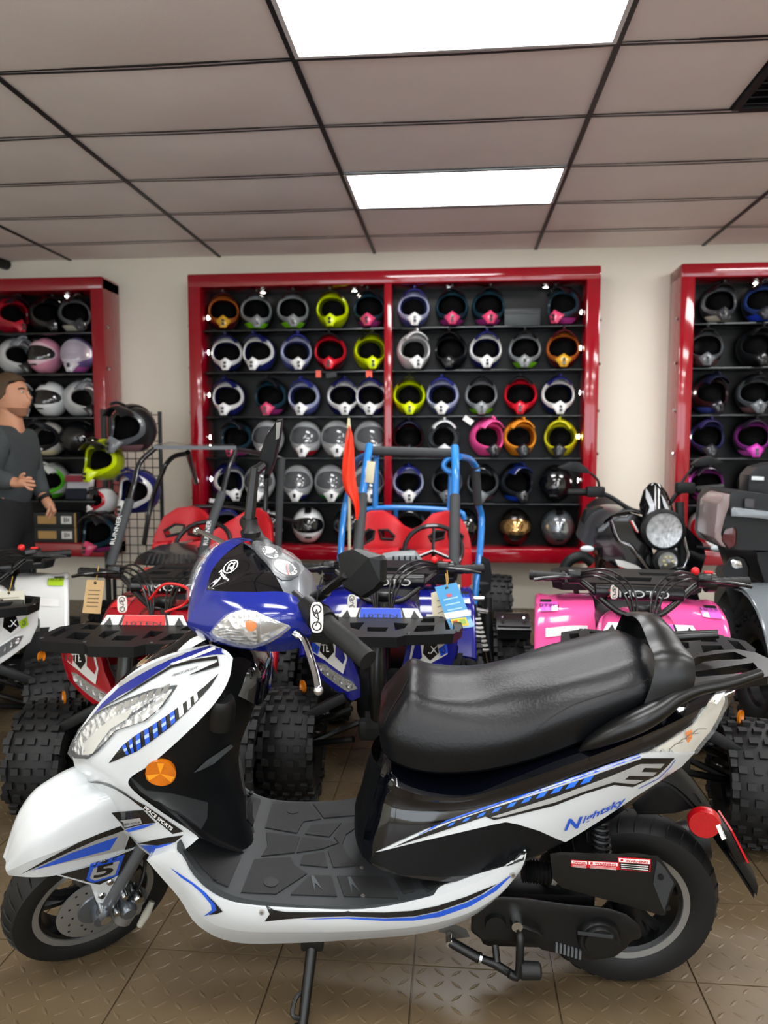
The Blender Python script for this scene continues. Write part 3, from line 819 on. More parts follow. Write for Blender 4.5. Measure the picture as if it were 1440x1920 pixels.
        gq = smooth_grid(rows, 3, 3); g = G().grid(gq); g.grid([[p+V((0, .01, -.012)) for p in r_] for r_ in gq]); rfn = g.obj('rear_fender', PB, a, 50)
        for nm, j0, j1, i0, i1, mm in (('fender_graphic', 5, 8, 6, 8, PT), ('fender_graphic', 6, 8, 8, 9, D_bka), ('fender_stripe', 1, 7, 3, 4, PT), ('fender_tint', 5, 8, 6, 8, PD)):
            lf = .003 if nm != 'fender_tint' else .0045
            G().grid([[gq[i][j]+V((0, -lf, lf)) for j in range(j0, j1+1)] for i in range(i0, i1+1)]).obj(nm, mm, rfn, 0)
        p_ = gq[7][5]; q_ = gq[7][9]
        text_part('10TEN', (p_ if sx > 0 else q_)+V((0, -.008, .008)), (1, 0, 0), gq[9][5]-gq[6][5], .03, D_bka, rfn, width=.09)
    # centre bumper tube and lower skid
    G().tube([(0, -.13, .60), (0, -.16, .50), (0, -.14, .36), (0, -.05, .25)], [.03, .032, .03, .03], 16).obj('bumper_tube', P_frame, a)
    G().box((.02, -.12, .30), (.17, .05, .07)).obj('skid_plate', P_rack, a, bevel=.012)
    g = G().box((.02, -.155, .345), (.12, .004, .06)); g.obj('perforated_guard', P_frame, a, 0)
    for k in range(15): G().cyl((-.03+.025*(k % 5), -.158, .325+.02*(k//5)), (-.03+.025*(k % 5), -.156, .325+.02*(k//5)), .006, n=8).obj('hole', D_bka, a)
    idp = G().box((.05, -.148, .265), (.055, .003, .04)).obj('data_plate', P_sil_a, a, 0)
    for k in range(4): G().box((.05, -.1500, .278-.009*k), (.044, .001, .003)).obj('print', D_bka, idp, 0)
    # hood and tank cover
    rows = [[V((-.10, -.08, .60)), V((-.05, -.10, .63)), V((.05, -.10, .63)), V((.10, -.08, .60))], [V((-.12, .03, .61)), V((-.06, .03, .642)), V((.06, .03, .642)), V((.12, .03, .61))], [V((-.11, .10, .61)), V((-.05, .11, .645)), V((.05, .11, .645)), V((.11, .10, .61))]]
    G().grid(smooth_grid(rows, 4, 4)).obj('hood', PB, a, 60)
    sgn = empty('hood_panel'); sgn.parent = a
    def hp_(x, z, l=0): return V((x, .02+.45*(z-.66)-l, z+.45*l))
    for nm, pl, mm, l in (('panel_white', [(-.155, .645), (-.13, .685), (.13, .685), (.155, .645)], PT, 0), ('panel_tint', [(-.075, .648), (-.07, .684), (.07, .684), (.075, .648)], PD, .002), ('panel_edge', [(-.09, .645), (-.075, .685), (-.07, .685), (-.08, .645)], D_bka, .0022), ('panel_edge', [(.09, .645), (.075, .685), (.07, .685), (.08, .645)], D_bka, .0022)):
        g = G(); q = [hp_(x, z, l) for x, z in pl]; g.add(q+[p+V((0, .004, -.003)) for p in q], [(0, 1, 2, 3), (4, 7, 6, 5), (0, 4, 5, 1), (1, 5, 6, 2), (2, 6, 7, 3), (3, 7, 4, 0)]); g.obj(nm, mm, sgn, 0)
    text_part('10TEN', hp_(-.06, .652, .004), (1, 0, 0), (0, .45, 1), .014, D_bka, sgn, width=.12)
    for sx in (-1, 1): g = G().add([hp_(sx*.105, .65, .003), hp_(sx*.14, .65, .003), hp_(sx*.118, .678, .003)], [(0, 1, 2)]); g.obj('mark', D_bka, sgn, 0)
    rows = [[V((-.14, y, z-.08)), V((-.11, y, z-.01)), V((0, y, z+.02)), V((.11, y, z-.01)), V((.14, y, z-.08))] for y, z in ((.22, .62), (.32, .655), (.42, .64), (.52, .59))]
    G().grid(smooth_grid(rows, 3, 3)).obj('tank_cover', PB, a, 60)
    # seat
    rows = []
    for (y, zt_, hw) in ((.44, .60, .06), (.47, .645, .10), (.56, .635, .125), (.70, .64, .135), (.86, .665, .135), (.98, .675, .12), (1.02, .64, .09)):
        rows.append([V((-hw, y, zt_-.09)), V((-hw*1.02, y, zt_-.045)), V((-hw*.75, y, zt_-.008)), V((0, y, zt_)), V((hw*.75, y, zt_-.008)), V((hw*1.02, y, zt_-.045)), V((hw, y, zt_-.09))])
    gq = smooth_grid(rows, 4, 3); G().grid(gq, cap=True).obj('seat', P_seat_a, a, 60)
    # front rack
    rk = [(-.28, .00), (-.285, -.10), (-.25, -.20), (-.17, -.225), (-.095, -.235), (-.07, -.265), (.07, -.265), (.095, -.235), (.17, -.225), (.25, -.20), (.285, -.10), (.28, .0), (.20, .05), (.10, .02), (-.10, .02), (-.20, .05)]
    hs_ = []
    for sx in (-1, 1):
        hs_ += [[(sx*.255, -.02), (sx*.255, -.13), (sx*.225, -.15), (sx*.225, -.01)], [(sx*.19, .02), (sx*.19, -.05), (sx*.14, -.05), (sx*.15, .01)], [(sx*.19, -.09), (sx*.185, -.17), (sx*.12, -.19), (sx*.13, -.10)], [(sx*.10, -.07), (sx*.09, -.14), (sx*.06, -.17), (sx*.05, -.06)]]
    hs_.append([(-.035, -.13), (.035, -.13), (.03, -.19), (-.03, -.19)])
    zr_ = lambda x, y: .642-.05*max(0, abs(x)-.21)+.02*max(0, y)
    g = plate(rk, hs_, lambda x, y: V((x, y, zr_(x, y)+.012)), lambda x, y: V((x*.985, y*.985, zr_(x, y)-.022)), .03); rkk = g.obj('front_rack', P_rack, a, 30)
    for sx in (-1, 1):
        for (x, y) in ((.265, -.16), (.215, .03), (.105, -.21)): G().lathe([(0, .004), (.007, .003), (.009, 0)], (sx*x, y, zr_(x, y)+.012), n=10).obj('bolt', P_frame, rkk)
        G().tube([(sx*.16, -.02, .63), (sx*.14, .02, .42)], .012, 8).obj('rack_stay', P_frame, rkk)
    # rear rack
    rk2 = [(-.30, .74), (-.26, .68), (-.14, .70), (.14, .70), (.26, .68), (.30, .74), (.30, 1.02), (.25, 1.10), (-.25, 1.10), (-.30, 1.02)]
    h2_ = [[(sx*.26, .78), (sx*.17, .78), (sx*.17, .86), (sx*.26, .86)] for sx in (-1, 1)]+[[(sx*.26, .92), (sx*.08, .92), (sx*.08, 1.0), (sx*.26, 1.0)] for sx in (-1, 1)]+[[(-.1, .76), (.1, .76), (.12, .86), (-.12, .86)]]
    g = plate(rk2, h2_, lambda x, y: V((x, y, .70)), lambda x, y: V((x*.98, .9+(y-.9)*.98, .665)), .05); g.obj('rear_rack', P_rack, a, 30)
    for sx in (-1, 1): G().tube([(sx*.2, .85, .67), (sx*.16, .84, .45)], .012, 8).obj('rack_stay', P_frame, a)
    # handlebar assembly
    hb = empty('handlebar', (0, 0, -.045)); hb.parent = a
    G().tube([(0, .20, .46), (0, .26, .70)], .025, 14).obj('stem', P_frame, hb)
    b = [V((-.36, .40, .815)), V((-.22, .36, .815)), V((-.11, .30, .735)), V((-.05, .27, .705)), V((.05, .27, .705)), V((.11, .30, .735)), V((.22, .36, .815)), V((.36, .40, .815))]
    G().tube(cr(b, 4), .0115, 12).obj('bar', P_frame, hb)
    g = G().tube([(-.155, .325, .775), (-.15, .325, .775), (.15, .325, .775), (.155, .325, .775)], [.018, .028, .028, .018], 14); pad = g.obj('bar_pad', D_bka, hb)
    text_part('MOTO', V((-.07, .2955, .763)), (1, 0, 0), (0, 0, 1), .026, PT, hb, width=.17)
    text_part('X', V((-.11, .2955, .763)), (1, 0, 0), (0, 0, 1), .026, D_reda, hb, width=.03)
    for sx in (-1, 1):
        g0_, g1_ = V((sx*.265, .373, .815)), V((sx*.385, .407, .815)); n = 16
        gp_ = G().tube([g0_+(g1_-g0_)*(k/n) for k in range(n+1)], [.0165 if k % 4 == 2 else .0185 for k in range(n+1)], 14); gr_o = gp_.obj('grip', P_tire_a, hb, 30)
        G().tube([g0_-V((sx*.006, 0, 0)), g0_+V((sx*.004, 0, 0))], .024, 14).obj('grip_flange', P_tire_a, hb)
        G().tube(cr([V((sx*.21, .335, .825)), V((sx*.25, .30, .83)), V((sx*.32, .29, .825)), V((sx*.37, .30, .815))], 4), .0065, 8).obj('brake_lever', P_frame, hb)
        G().box((sx*.225, .355, .825), (.05, .045, .05)).obj('switch_block', P_frame, hb, bevel=.008)
        for k in range(3):
            G().tube(cr([V((sx*.21, .345, .82+.01*k)), V((sx*(.15-.02*k), .26, .84+.012*k)), V((sx*(.07-.02*k), .2, .80)), V((sx*.025, .17, .66)), V((sx*.02, .16, .55))], 5), .0042, 6).obj('cable', P_frame, hb)
    G().tube([V((.232, .367, .815)), V((.262, .373, .815))], .036, 18).obj('throttle_box', P_frame, hb)
    G().ball((.19, .33, .86), .015, 10).obj('kill_switch', D_reda, hb); G().tube([(.19, .33, .86), (.16, .31, .84)], .003, 6).obj('switch_lead', P_frame, hb)
    G().box((.24, .36, .853), (.03, .02, .008)).obj('red_button', D_reda, hb, bevel=.002)
    G().box((0, .245, .735), (.07, .05, .03)).obj('bar_clamp', P_frame, hb, bevel=.006)
    G().box((-.035, .205, .64), (.03, .03, .09)).obj('ignition_block', P_frame, hb, bevel=.005)
    return a
P_eng_a = mat('atv_engine', '#15171a', .4, metal=.3); P_refl2 = mat('atv_lamp', '#c9ced2', .18, metal=.8, var=.25, vs=160, bump=.6, bs=260)
D_tw = mat('graphic_white', '#e2e2e0', .3); D_bka = mat('graphic_black', '#0c0d0f', .3); D_reda = mat('switch_red', '#d81e22', .35); P_amb_a = mat('atv_amber', '#d07a10', .2, coat=.5, bump=.3, bs=900)
P_sil_a = mat('plate_silver', '#c4c4bf', .3, metal=.5); P_seat_a = mat('atv_seat', '#101113', .5, bump=.2, bs=200); P_tire_a = mat('grip_rubber', '#0c0d0e', .55)
atv_b = atv((-.26, 2.64, 0), 2, '#181c7c', '#2b50c8', 'blue quad bike with black front rack and a blue booklet on its handlebar')
atv_r = atv((-1.045, 2.45, 0), 3, '#9a0f1c', '#d02028', 'red quad bike between the white quad and the blue quad')
atv_p = atv((.625, 2.48, 0), -6, '#f0559a', '#d35ac0', 'pink quad bike in front of the black motorcycle', tip='#d2dcdc')
atv_w = atv((-1.92, 2.80, 0), 26, '#e6e8e6', '#b4dc28', 'white quad bike with lime graphics beside the red quad', tip='#f2f2f0')
# tags hanging on the quads
def paper_tag(name, corners, m, label, lines=4, hole=True, print_mat=None, cat='tag', depth=.002, fold=0):
    """corners: world points top-left, top-right, bottom-right, bottom-left"""
    c = sum((V(p) for p in corners), V())/4; o = empty(name, c, label=label, cat=cat)
    tl_, tr_, br_, bl_ = [V(p)-c for p in corners]; nv = 8; rows = []
    for i in range(nv+1):
        v = i/nv; bend = fold*math.sin(PI*v)
        rows.append([(tl_*(1-u)+tr_*u)*(1-v)+(bl_*(1-u)+br_*u)*v+V((0, bend, 0)) for u in (0, .33, .66, 1)])
    g = G().grid(rows); g.grid([[p+V((0, depth, 0)) for p in r_] for r_ in rows]); g.obj('card', m, o, 50)
    def at(u, v): return (tl_*(1-u)+tr_*u)*(1-v)+(bl_*(1-u)+br_*u)*v+V((0, fold*math.sin(PI*v)-.0008, 0))
    for k in range(lines):
        v = .3+.6*k/max(1, lines); G().add([at(.18, v), at(.82, v-.01), at(.82, v+.015), at(.18, v+.025)], [(0, 1, 2, 3)]).obj('print_line', print_mat or D_bka, o, 0)
    if hole: G().lathe([(.0, 0), (.006, 0)], at(.5, .08)+V((0, -.0004, 0)), (0, 1, 0), 12).obj('eyelet', D_bka, o, 0)
    G().tube([at(.5, .08), at(.5, .08)+V((.004, .01, .03)), at(.5, .08)+V((.0, .03, .06))], .0018, 6).obj('string', mat('twine', '#b08a3a', .7), o)
    return o, at
Y = 2.74
paper_tag('swing_tag', [at_y(163, 1087, Y), at_y(196, 1089, Y), at_y(188, 1151, Y), at_y(154, 1149, Y)], mat('kraft_tag', '#c9a878', .7), 'tan paper tag hanging from the red quad handlebar', 5, print_mat=mat('faint_ink', '#6a5a44', .8))
Y = 2.85
paper_tag('notice_card', [at_y(-12, 1109, Y), at_y(46, 1108, Y), at_y(46, 1146, Y), at_y(-12, 1152, Y)], mat('cream_card', '#d9d6c4', .7), 'cream printed card hanging from the white quad handlebar', 6, print_mat=mat('faint_ink', '#6a5a44', .8))
Y = 2.72
o_, at_ = paper_tag('warranty_booklet', [at_y(815, 1101, Y), at_y(856, 1092, Y-.01), at_y(890, 1175, Y-.10), at_y(845, 1181, Y-.10)], mat('booklet_blue', '#4a8fc0', .3, coat=.4), 'blue booklet hanging from the blue quad handlebar grip', 5, fold=-.012, print_mat=mat('pale_ink', '#9cc4de', .5), cat='booklet')
for nm, u0, u1, v0, v1, col in (('white_band', 0, 1, .60, .74, '#dfeaf0'), ('picture', .16, .80, .76, .95, '#d8c23a'), ('picture_patch', .22, .42, .80, .92, '#c04a2a'), ('picture_patch', .5, .74, .79, .9, '#8fb04a'), ('emblem', .38, .6, .2, .27, '#b05a6a')):
    lf = V((0, -.001 if nm != 'picture_patch' else -.0018, 0)); G().add([at_(u0, v0)+lf, at_(u1, v0)+lf, at_(u1, v1)+lf, at_(u0, v1)+lf], [(0, 1, 2, 3)]).obj(nm, mat('bk_'+col[1:], col, .4), o_, 0)
paper_tag('manual', [at_y(808, 1112, 2.76), at_y(862, 1096, 2.78), at_y(868, 1150, 2.76), at_y(812, 1170, 2.74)], mat('manual_paper', '#d8d0b4', .7), 'cream manual in a clear sleeve behind the blue booklet', 3, print_mat=mat('faint_ink', '#6a5a44', .8), cat='manual')
# ------------------------------------------------------------------ go-karts
K_blue = paint('kart_blue', '#2a84d8', .25); K_foam = mat('foam_sleeve', '#3a3d3f', .75, bump=.2, bs=200); K_black = paint('kart_black', '#15171a', .3)
K_red = mat('seat_red', '#d01a26', .42, bump=.15, bs=300); K_dark = mat('seat_hole', '#17191b', .7)
def W(px, py, Y): return at_y(px, py, Y)
def kart_root(px, Y, label): b = W(px, 1000, Y); o = empty('go_kart', (b.x, Y, 0), label=label, cat='go-kart'); return o, V((b.x, Y, 0))
def tubes(root, O, name, path, r, m, n=10, sm=True):
    P = [W(*p)-O for p in path]
    if sm and len(P) > 2: P = cr(P, 4)
    return G().tube(P, r, n).obj(name, m, root)
def bucket_seat(root, O, out, holes, Y, name='seat_back', tilt=.25, m=None):
    zc = sum(W(x, y, Y).z for x, y in out)/len(out)
    def f(x, y, d=0): p = W(x, y, Y)-O; return V((p.x, p.y+tilt*(p.z-zc)+d-.05*math.cos((x-out[0][0])*.05), p.z))
    g = plate(out, holes, lambda x, y: f(x, y), lambda x, y: f(x, y, .07), 9); o = g.obj(name, m or K_red, root, 40, bevel=.012)
    for h in holes:
        cx = sum(p[0] for p in h)/len(h); cy = sum(p[1] for p in h)/len(h)
        g = G().tube([f(cx+(x-cx)*1.08, cy+(y-cy)*1.08, -.004) for x, y in h], .009, 8, closed=True); g.obj('slot_rim', K_dark, o)
    return o
def steering(root, O, px, py, Y, r, tilt=50):
    c = W(px, py, Y)-O; M = Matrix.Translation(c) @ Matrix.Rotation(R(tilt), 4, 'X')
    ring_ = [M @ V((r*math.cos(2*PI*k/28), r*math.sin(2*PI*k/28), 0)) for k in range(28)]
    o = G().tube(ring_, .014, 8, closed=True).obj('steering_wheel', K_black, root)
    g = G()
    for k in range(3): a = PI/2+2*PI*k/3; g.tube([M @ V((0, 0, -.02)), M @ V((r*math.cos(a), r*math.sin(a), 0))], .01, 6)
    g.obj('spokes', K_black, o); G().tube([M @ V((0, 0, -.02)), M @ V((0, 0, -.4))], .012, 8).obj('steering_column', K_black, root)
def C7(l): return cv(l, 3.6, 560, 780)
def CK(l): return cv(l, 3.789, 180, 820)
# ---- blue kart
kb, O = kart_root(775, 4.5, 'blue tube frame go-kart with red twin seats and orange flag')
F_, M_, R_ = 4.15, 4.55, 4.95
tubes(kb, O, 'front_post', [(693, 835, F_+.1), (686, 880, F_), (680, 930, F_-.05)], .022, K_blue); tubes(kb, O, 'foam_sleeve', [(680, 928, F_-.05), (671, 1035, F_-.25)], .028, K_foam, 12)
tubes(kb, O, 'front_post', [(853, 838, F_+.1), (854, 880, F_), (853, 930, F_-.05)], .022, K_blue); tubes(kb, O, 'foam_sleeve', [(853, 930, F_-.05), (851, 1070, F_-.3)], .028, K_foam, 12)
tubes(kb, O, 'foam_sleeve', [(696, 845, F_+.1), (850, 850, F_+.1)], .026, K_foam, 12)
tubes(kb, O, 'side_hoop', [(692, 852, F_+.1), (672, 862, F_+.3), (660, 885, M_+.1), (652, 930, M_+.2), (646, 955, M_+.2), (641, 1000, M_+.1), (638, 1060, M_-.1), (640, 1140, M_-.1)], .020, K_blue)
tubes(kb, O, 'side_hoop', [(860, 856, F_+.1), (880, 861, F_+.3), (892, 875, M_), (894, 885, M_)], .020, K_blue); tubes(kb, O, 'foam_sleeve', [(891, 874, M_), (896, 945, M_+.1)], .026, K_foam, 12)
tubes(kb, O, 'side_hoop', [(896, 943, M_+.1), (903, 975, M_+.15), (898, 1052, M_), (888, 1138, M_-.1)], .020, K_blue)
tubes(kb, O, 'grab_loop', [(856, 856, F_+.1), (838, 862, F_+.1), (832, 874, F_+.1), (840, 884, F_+.1), (852, 886, F_+.1)], .015, K_blue)
tubes(kb, O, 'rear_post', [(705, 852, R_), (703, 955, R_)], .020, K_blue); tubes(kb, O, 'rear_post', [(847, 888, R_), (843, 960, R_)], .020, K_blue)
tubes(kb, O, 'rear_rail', [(672, 975, R_), (682, 957, R_), (732, 952, R_), (804, 954, R_), (862, 960, R_), (870, 975, R_)], .018, K_blue)
for px in (742, 812): tubes(kb, O, 'rail_post', [(px, 954, R_), (px, 972, R_+.05)], .016, K_blue)
tubes(kb, O, 'rear_brace', [(705, 856, R_), (693, 838, F_+.1)], .018, K_blue); tubes(kb, O, 'rear_brace', [(848, 890, R_), (856, 858, F_+.1)], .018, K_blue)
so = C7([(425, 700), (445, 662), (480, 642), (560, 645), (640, 690), (700, 748), (760, 772), (820, 742), (900, 662), (1000, 645), (1080, 680), (1130, 750), (1160, 850), (1168, 905), (800, 895), (480, 890), (430, 880)])
sh_ = [C7([(545, 772), (600, 775), (640, 815), (630, 835), (560, 825)]), C7([(445, 790), (480, 765), (512, 775), (505, 820), (455, 850)]), C7([(885, 805), (930, 775), (985, 778), (975, 820), (900, 835)]), C7([(1012, 785), (1060, 775), (1105, 815), (1100, 842), (1020, 828)])]
bucket_seat(kb, O, so, sh_, 4.75)
for x0, x1 in ((470, 668), (790, 1165)): bucket_seat(kb, O, C7([(x0, 905), (x1, 905), (x1+5, 990), (x0-5, 975)]), [], 4.45, 'seat_cushion', .2)
bucket_seat(kb, O, C7([(1090, 910), (1165, 910), (1168, 1130), (1100, 1170)]), [], 4.4, 'seat_bolster', .1)
steering(kb, O, 812, 1030, 4.25, .16)
g = plate(C7([(560, 960), (640, 945), (780, 940), (830, 1000), (820, 1060), (560, 1060)]), [], lambda x, y: W(x, y, 3.92)-O, lambda x, y: W(x, y, 3.92)-O+V((0, .05, .02)), 12); hd = g.obj('dash_panel', mat('kart_grey', '#8b9092', .45), kb, 30, bevel=.008)
for k in range(5):
    p = W(560+(640+38*k)/3.6, 780+1010/3.6, 3.905)-O; G().box(p, (.008, .006, .10)).obj('louvre', K_black, hd, 0)
text_part('RUNNER', W(560+418/3.6, 780+860/3.6, 3.96)-O, W(677, 975, 4.02)-W(675, 1020, 3.96), (-1, 0, 0), .02, mat('sleeve_print', '#e2e4e4', .5), kb, width=.14)
# floor pan, rear engine deck, wheels
G().box((0, -.05, .22), (.62, 1.1, .04)).obj('floor_pan', K_black, kb, bevel=.01)
G().box((0, .55, .42), (.5, .3, .3)).obj('engine_cover', K_black, kb, bevel=.03)
for x in (-.5, .5): knob_wheel(kb, (x, .45, .22), .22, .2, .11)
fw_ = V((W(957, 1200, 3.75).x-O.x, 3.75-O.y, 0))
for x in (fw_.x, -fw_.x-.1): knob_wheel(kb, (x, fw_.y+.02, .2), .2, .16, .09)
p = W(960, 1150, 3.7)-O
rows = [[V((p.x+x, p.y+y, p.z-.55*(y)*(y)*3)) for x in (-.08, -.07, .07, .08)] for y in (-.16, -.1, 0, .1, .18)]
g = G().grid(rows); g.grid([[q+V((0, 0, -.012)) for q in r_] for r_ in rows]); g.box(p+V((0, -.14, -.06)), (.15, .01, .06)); fd = g.obj('front_fender', K_black, kb, 40)
for sx in (-1, 1): G().ball(p+V((sx*.05, -.1, .0)), .01, 8).obj('bolt', M_chrome, fd)
a_, b_ = W(888, 1152, 3.68)-O, W(905, 1218, 3.66)-O
hel = [a_+(b_-a_)*(k/96)+V((.026*math.cos(k*PI/6), .026*math.sin(k*PI/6), 0)) for k in range(97)]
G().tube(hel, .006, 6).obj('shock_spring', mat('spring_white', '#e8e8e4', .35), kb); G().tube([a_+V((0, 0, .05)), b_+V((.02, 0, -.12))], .013, 10).obj('shock_rod', K_black, kb)
tubes(kb, O, 'steering_rod', [(868, 1138, 3.68), (915, 1147, 3.68)], .011, M_chrome); tubes(kb, O, 'control_arm', [(862, 1122, 3.75), (908, 1122, 3.75)], .010, M_chrome)
tubes(kb, O, 'front_arm', [(915, 1120, 3.75), (916, 1200, 3.72), (925, 1250, 3.7)], .022, K_black)
g = plate([(903, 1042), (918, 1050), (922, 1075), (920, 1108), (905, 1115), (898, 1100)], [], lambda x, y: W(x, y, 3.95)-O, lambda x, y: W(x, y, 4.0)-O, 10); g.obj('side_guard', K_black, kb, 30, bevel=.006)
tag_o = empty('swing_tag', W(694, 885, 4.1), label='cream card strapped to the blue go-kart front post', cat='tag'); G().box((0, 0, 0), (.045, .003, .115), rot=Matrix.Rotation(R(6), 3, 'Y')).obj('card', mat('cream_card2', '#ded8b8', .7), tag_o, bevel=.001)
G().tube([(0, 0, .057), (0, .015, .08)], .002, 6).obj('string', K_black, tag_o)
# flag on its pole
fl_ = empty('safety_flag', W(655, 1040, 3.9), label='orange safety flag on a pale pole beside the blue go-kart', cat='flag'); FO = W(655, 1040, 3.9)
G().tube([V((0, 0, -.10)), W(655, 800, 3.9)-FO+V((0, 0, 0))], .008, 10).obj('pole', mat('flag_pole', '#b9b49c', .4), fl_)
G().tube([W(654, 803, 3.9)-FO, W(654, 784, 3.9)-FO], [.011, .006], 10).obj('pole_tip', mat('pole_tip', '#d8cfa8', .5), fl_)
prof = [(798, 652, 655), (815, 649, 661), (840, 646, 664), (870, 642, 665), (900, 642, 667), (922, 648, 671), (940, 660, 673), (955, 665, 674), (975, 667, 671)]
rows = []
for k, (py, a, b) in enumerate(prof): rows.append([W(a+(b-a)*u/4, py, 3.89+.015*math.sin(u*1.6+k*.5))-FO for u in range(5)])
gq = smooth_grid(rows, 3, 3); g = G().grid(gq); g.grid([[q+V((0, .002, 0)) for q in r_] for r_ in gq]); g.obj('cloth', mat('flag_orange', '#ff3a1c', .55), fl_, 70)

# ---- black kart
kk_, O = kart_root(370, 4.5, 'black framed go-kart with roof, red twin seats and louvred hood')
def rf(px, py, Y): return W(px, py, Y)-O
out = [(288, 840), (322, 832), (360, 838), (440, 836), (442, 846), (400, 850), (352, 849), (300, 846)]
rr_ = [[rf(288, 842, 3.97), rf(360, 843, 4.02), rf(443, 843, 4.07)], [rf(300, 838, 4.32), rf(365, 840, 4.42), rf(440, 840, 4.47)], [rf(318, 834, 4.82), rf(372, 838, 4.92), rf(438, 838, 4.92)]]
gq = smooth_grid(rr_, 3, 3); g = G().grid(gq); g.grid([[q+V((0, 0, .02)) for q in r_] for r_ in gq]); g.grid([gq[0], [q+V((0, 0, .02)) for q in gq[0]]]); g.obj('roof', K_black, kk_, 40)
tubes(kk_, O, 'front_post', [(291, 840, 4.02), (262, 868, 3.97), (252, 905, 3.87), (243, 940, 3.82)], .014, K_black); tubes(kk_, O, 'foam_sleeve', [(243, 938, 3.82), (206, 1062, 3.62)], .024, K_foam, 12)
tubes(kk_, O, 'rear_post', [(355, 850, 4.92), (328, 855, 4.87), (312, 870, 4.82), (305, 885, 4.82), (292, 915, 4.82), (280, 960, 4.82), (270, 1020, 4.72)], .016, K_black)
tubes(kk_, O, 'roof_brace', [(352, 848, 4.42), (368, 905, 4.92)], .016, K_black)
tubes(kk_, O, 'front_post', [(442, 845, 4.07), (428, 880, 4.02), (416, 930, 3.92)], .014, K_black); tubes(kk_, O, 'foam_sleeve', [(416, 925, 3.92), (390, 1000, 3.77), (378, 1045, 3.72)], .024, K_foam, 12)
tubes(kk_, O, 'rear_post', [(502, 862, 4.92), (497, 960, 4.92), (490, 1040, 4.82)], .016, K_black); tubes(kk_, O, 'foam_sleeve', [(528, 858, 4.72), (524, 940, 4.72), (520, 1060, 4.72)], .024, K_foam, 12)
tubes(kk_, O, 'roof_rail', [(440, 842, 4.12), (500, 852, 4.62), (528, 860, 4.72)], .014, K_black)
tubes(kk_, O, 'rear_rail', [(365, 950, 4.92), (440, 952, 4.92), (560, 980, 4.82)], .014, K_black)
text_part('RUNNER', W(180+128/3.789, 820+760/3.789, 3.6)-O, W(226, 975, 3.72)-W(212, 1025, 3.67), (-1, 0, 0), .022, mat('sleeve_print', '#e2e4e4', .5), kk_, width=.15)
text_part('RUNNER', W(180+792/3.789, 820+765/3.789, 3.69)-O, W(396, 975, 3.76)-W(388, 1025, 3.70), (-1, 0, 0), .022, mat('sleeve_print', '#e2e4e4', .5), kk_, width=.13)
bucket_seat(kk_, O, CK([(432, 735), (450, 660), (490, 560), (560, 505), (640, 498), (720, 530), (790, 580), (800, 640), (760, 720), (640, 740), (470, 750)]), [CK([(505, 660), (560, 622), (612, 630), (600, 680), (520, 695)]), CK([(645, 635), (690, 625), (740, 670), (735, 700), (650, 690)])], 4.72)
bucket_seat(kk_, O, CK([(800, 700), (860, 650), (950, 590), (1040, 530), (1120, 510), (1200, 545), (1250, 620), (1265, 720), (1260, 790), (1000, 800), (810, 780)]), [], 4.72)
bucket_seat(kk_, O, CK([(420, 745), (520, 740), (500, 800), (410, 800)]), [], 4.5, 'seat_cushion'); bucket_seat(kk_, O, CK([(665, 745), (780, 730), (790, 820), (680, 815)]), [], 4.5, 'seat_cushion')
steering(kk_, O, 380, 1022, 4.25, .16)
hr = [[rf(250, 1058, 3.77), rf(310, 1062, 3.72), rf(372, 1060, 3.72)], [rf(262, 1040, 3.92), rf(315, 1036, 3.92), rf(372, 1038, 3.92)], [rf(300, 1022, 4.17), rf(332, 1018, 4.17), rf(368, 1022, 4.17)]]
gq = smooth_grid(hr, 4, 4); hd = G().grid(gq).obj('hood', K_black, kk_, 60)
for k in range(9): G().tube([rf(275+10*k, 1056, 3.75), rf(282+9*k, 1040, 3.88)], .006, 6).obj('louvre', mat('louvre_grey', '#33373a', .5), hd)
g = plate([(268, 1064), (322, 1062), (316, 1082), (280, 1086)], [], lambda x, y: rf(x, y, 3.67), lambda x, y: rf(x, y, 3.72), 10); g.obj('nose_panel', mat('kart_orange_red', '#b83420', .35, coat=.4), kk_, 30)
G().box((0, 0, .22), (.7, 1.2, .04)).obj('floor_pan', K_black, kk_, bevel=.01)
G().box((0, .62, .40), (.5, .25, .28)).obj('engine_cover', K_black, kk_, bevel=.03)
for x in (-.42, .48): knob_wheel(kk_, (x, .33, .22), .22, .2, .11)
for x in (-.36, .42): knob_wheel(kk_, (x, -.4, .2), .2, .15, .09)
# ------------------------------------------------------------------ black motorcycle with round headlamp
mo = empty('motorcycle', W(1240, 1150, 4.32).xy.to_3d(), label='black motorcycle with round headlamp and short dark windscreen', cat='motorcycle')
O = V((W(1240, 1150, 4.32).x, 4.32, 0)); mo.location = O
def Wm(px, py, Y=3.9): return W(px, py, Y+.32)-O
def CM(l): return cv(l, 3.273, 1000, 780)
P_mg = mat('moto_grey', '#4a4d50', .3, metal=.4, coat=.3); P_lampg = mat('moto_lamp', '#e2e5e7', .2, metal=.6, var=.9, vs=38, bump=1, bs=60)
G1 = paint('moto_black', '#0c0d0f', .12); G2 = plastic('moto_matt', '#17191b', .45)
def pl_(name, pts, Y, th, m, sm=30, bev=.006, step=10, curve=None):
    f = curve or (lambda x, y: 0)
    g = plate(CM(pts), [], lambda x, y: Wm(x, y, Y+f(x, y)), lambda x, y: Wm(x, y, Y+f(x, y))+V((0, th, 0)), step); return g.obj(name, m, mo, sm, bevel=bev)
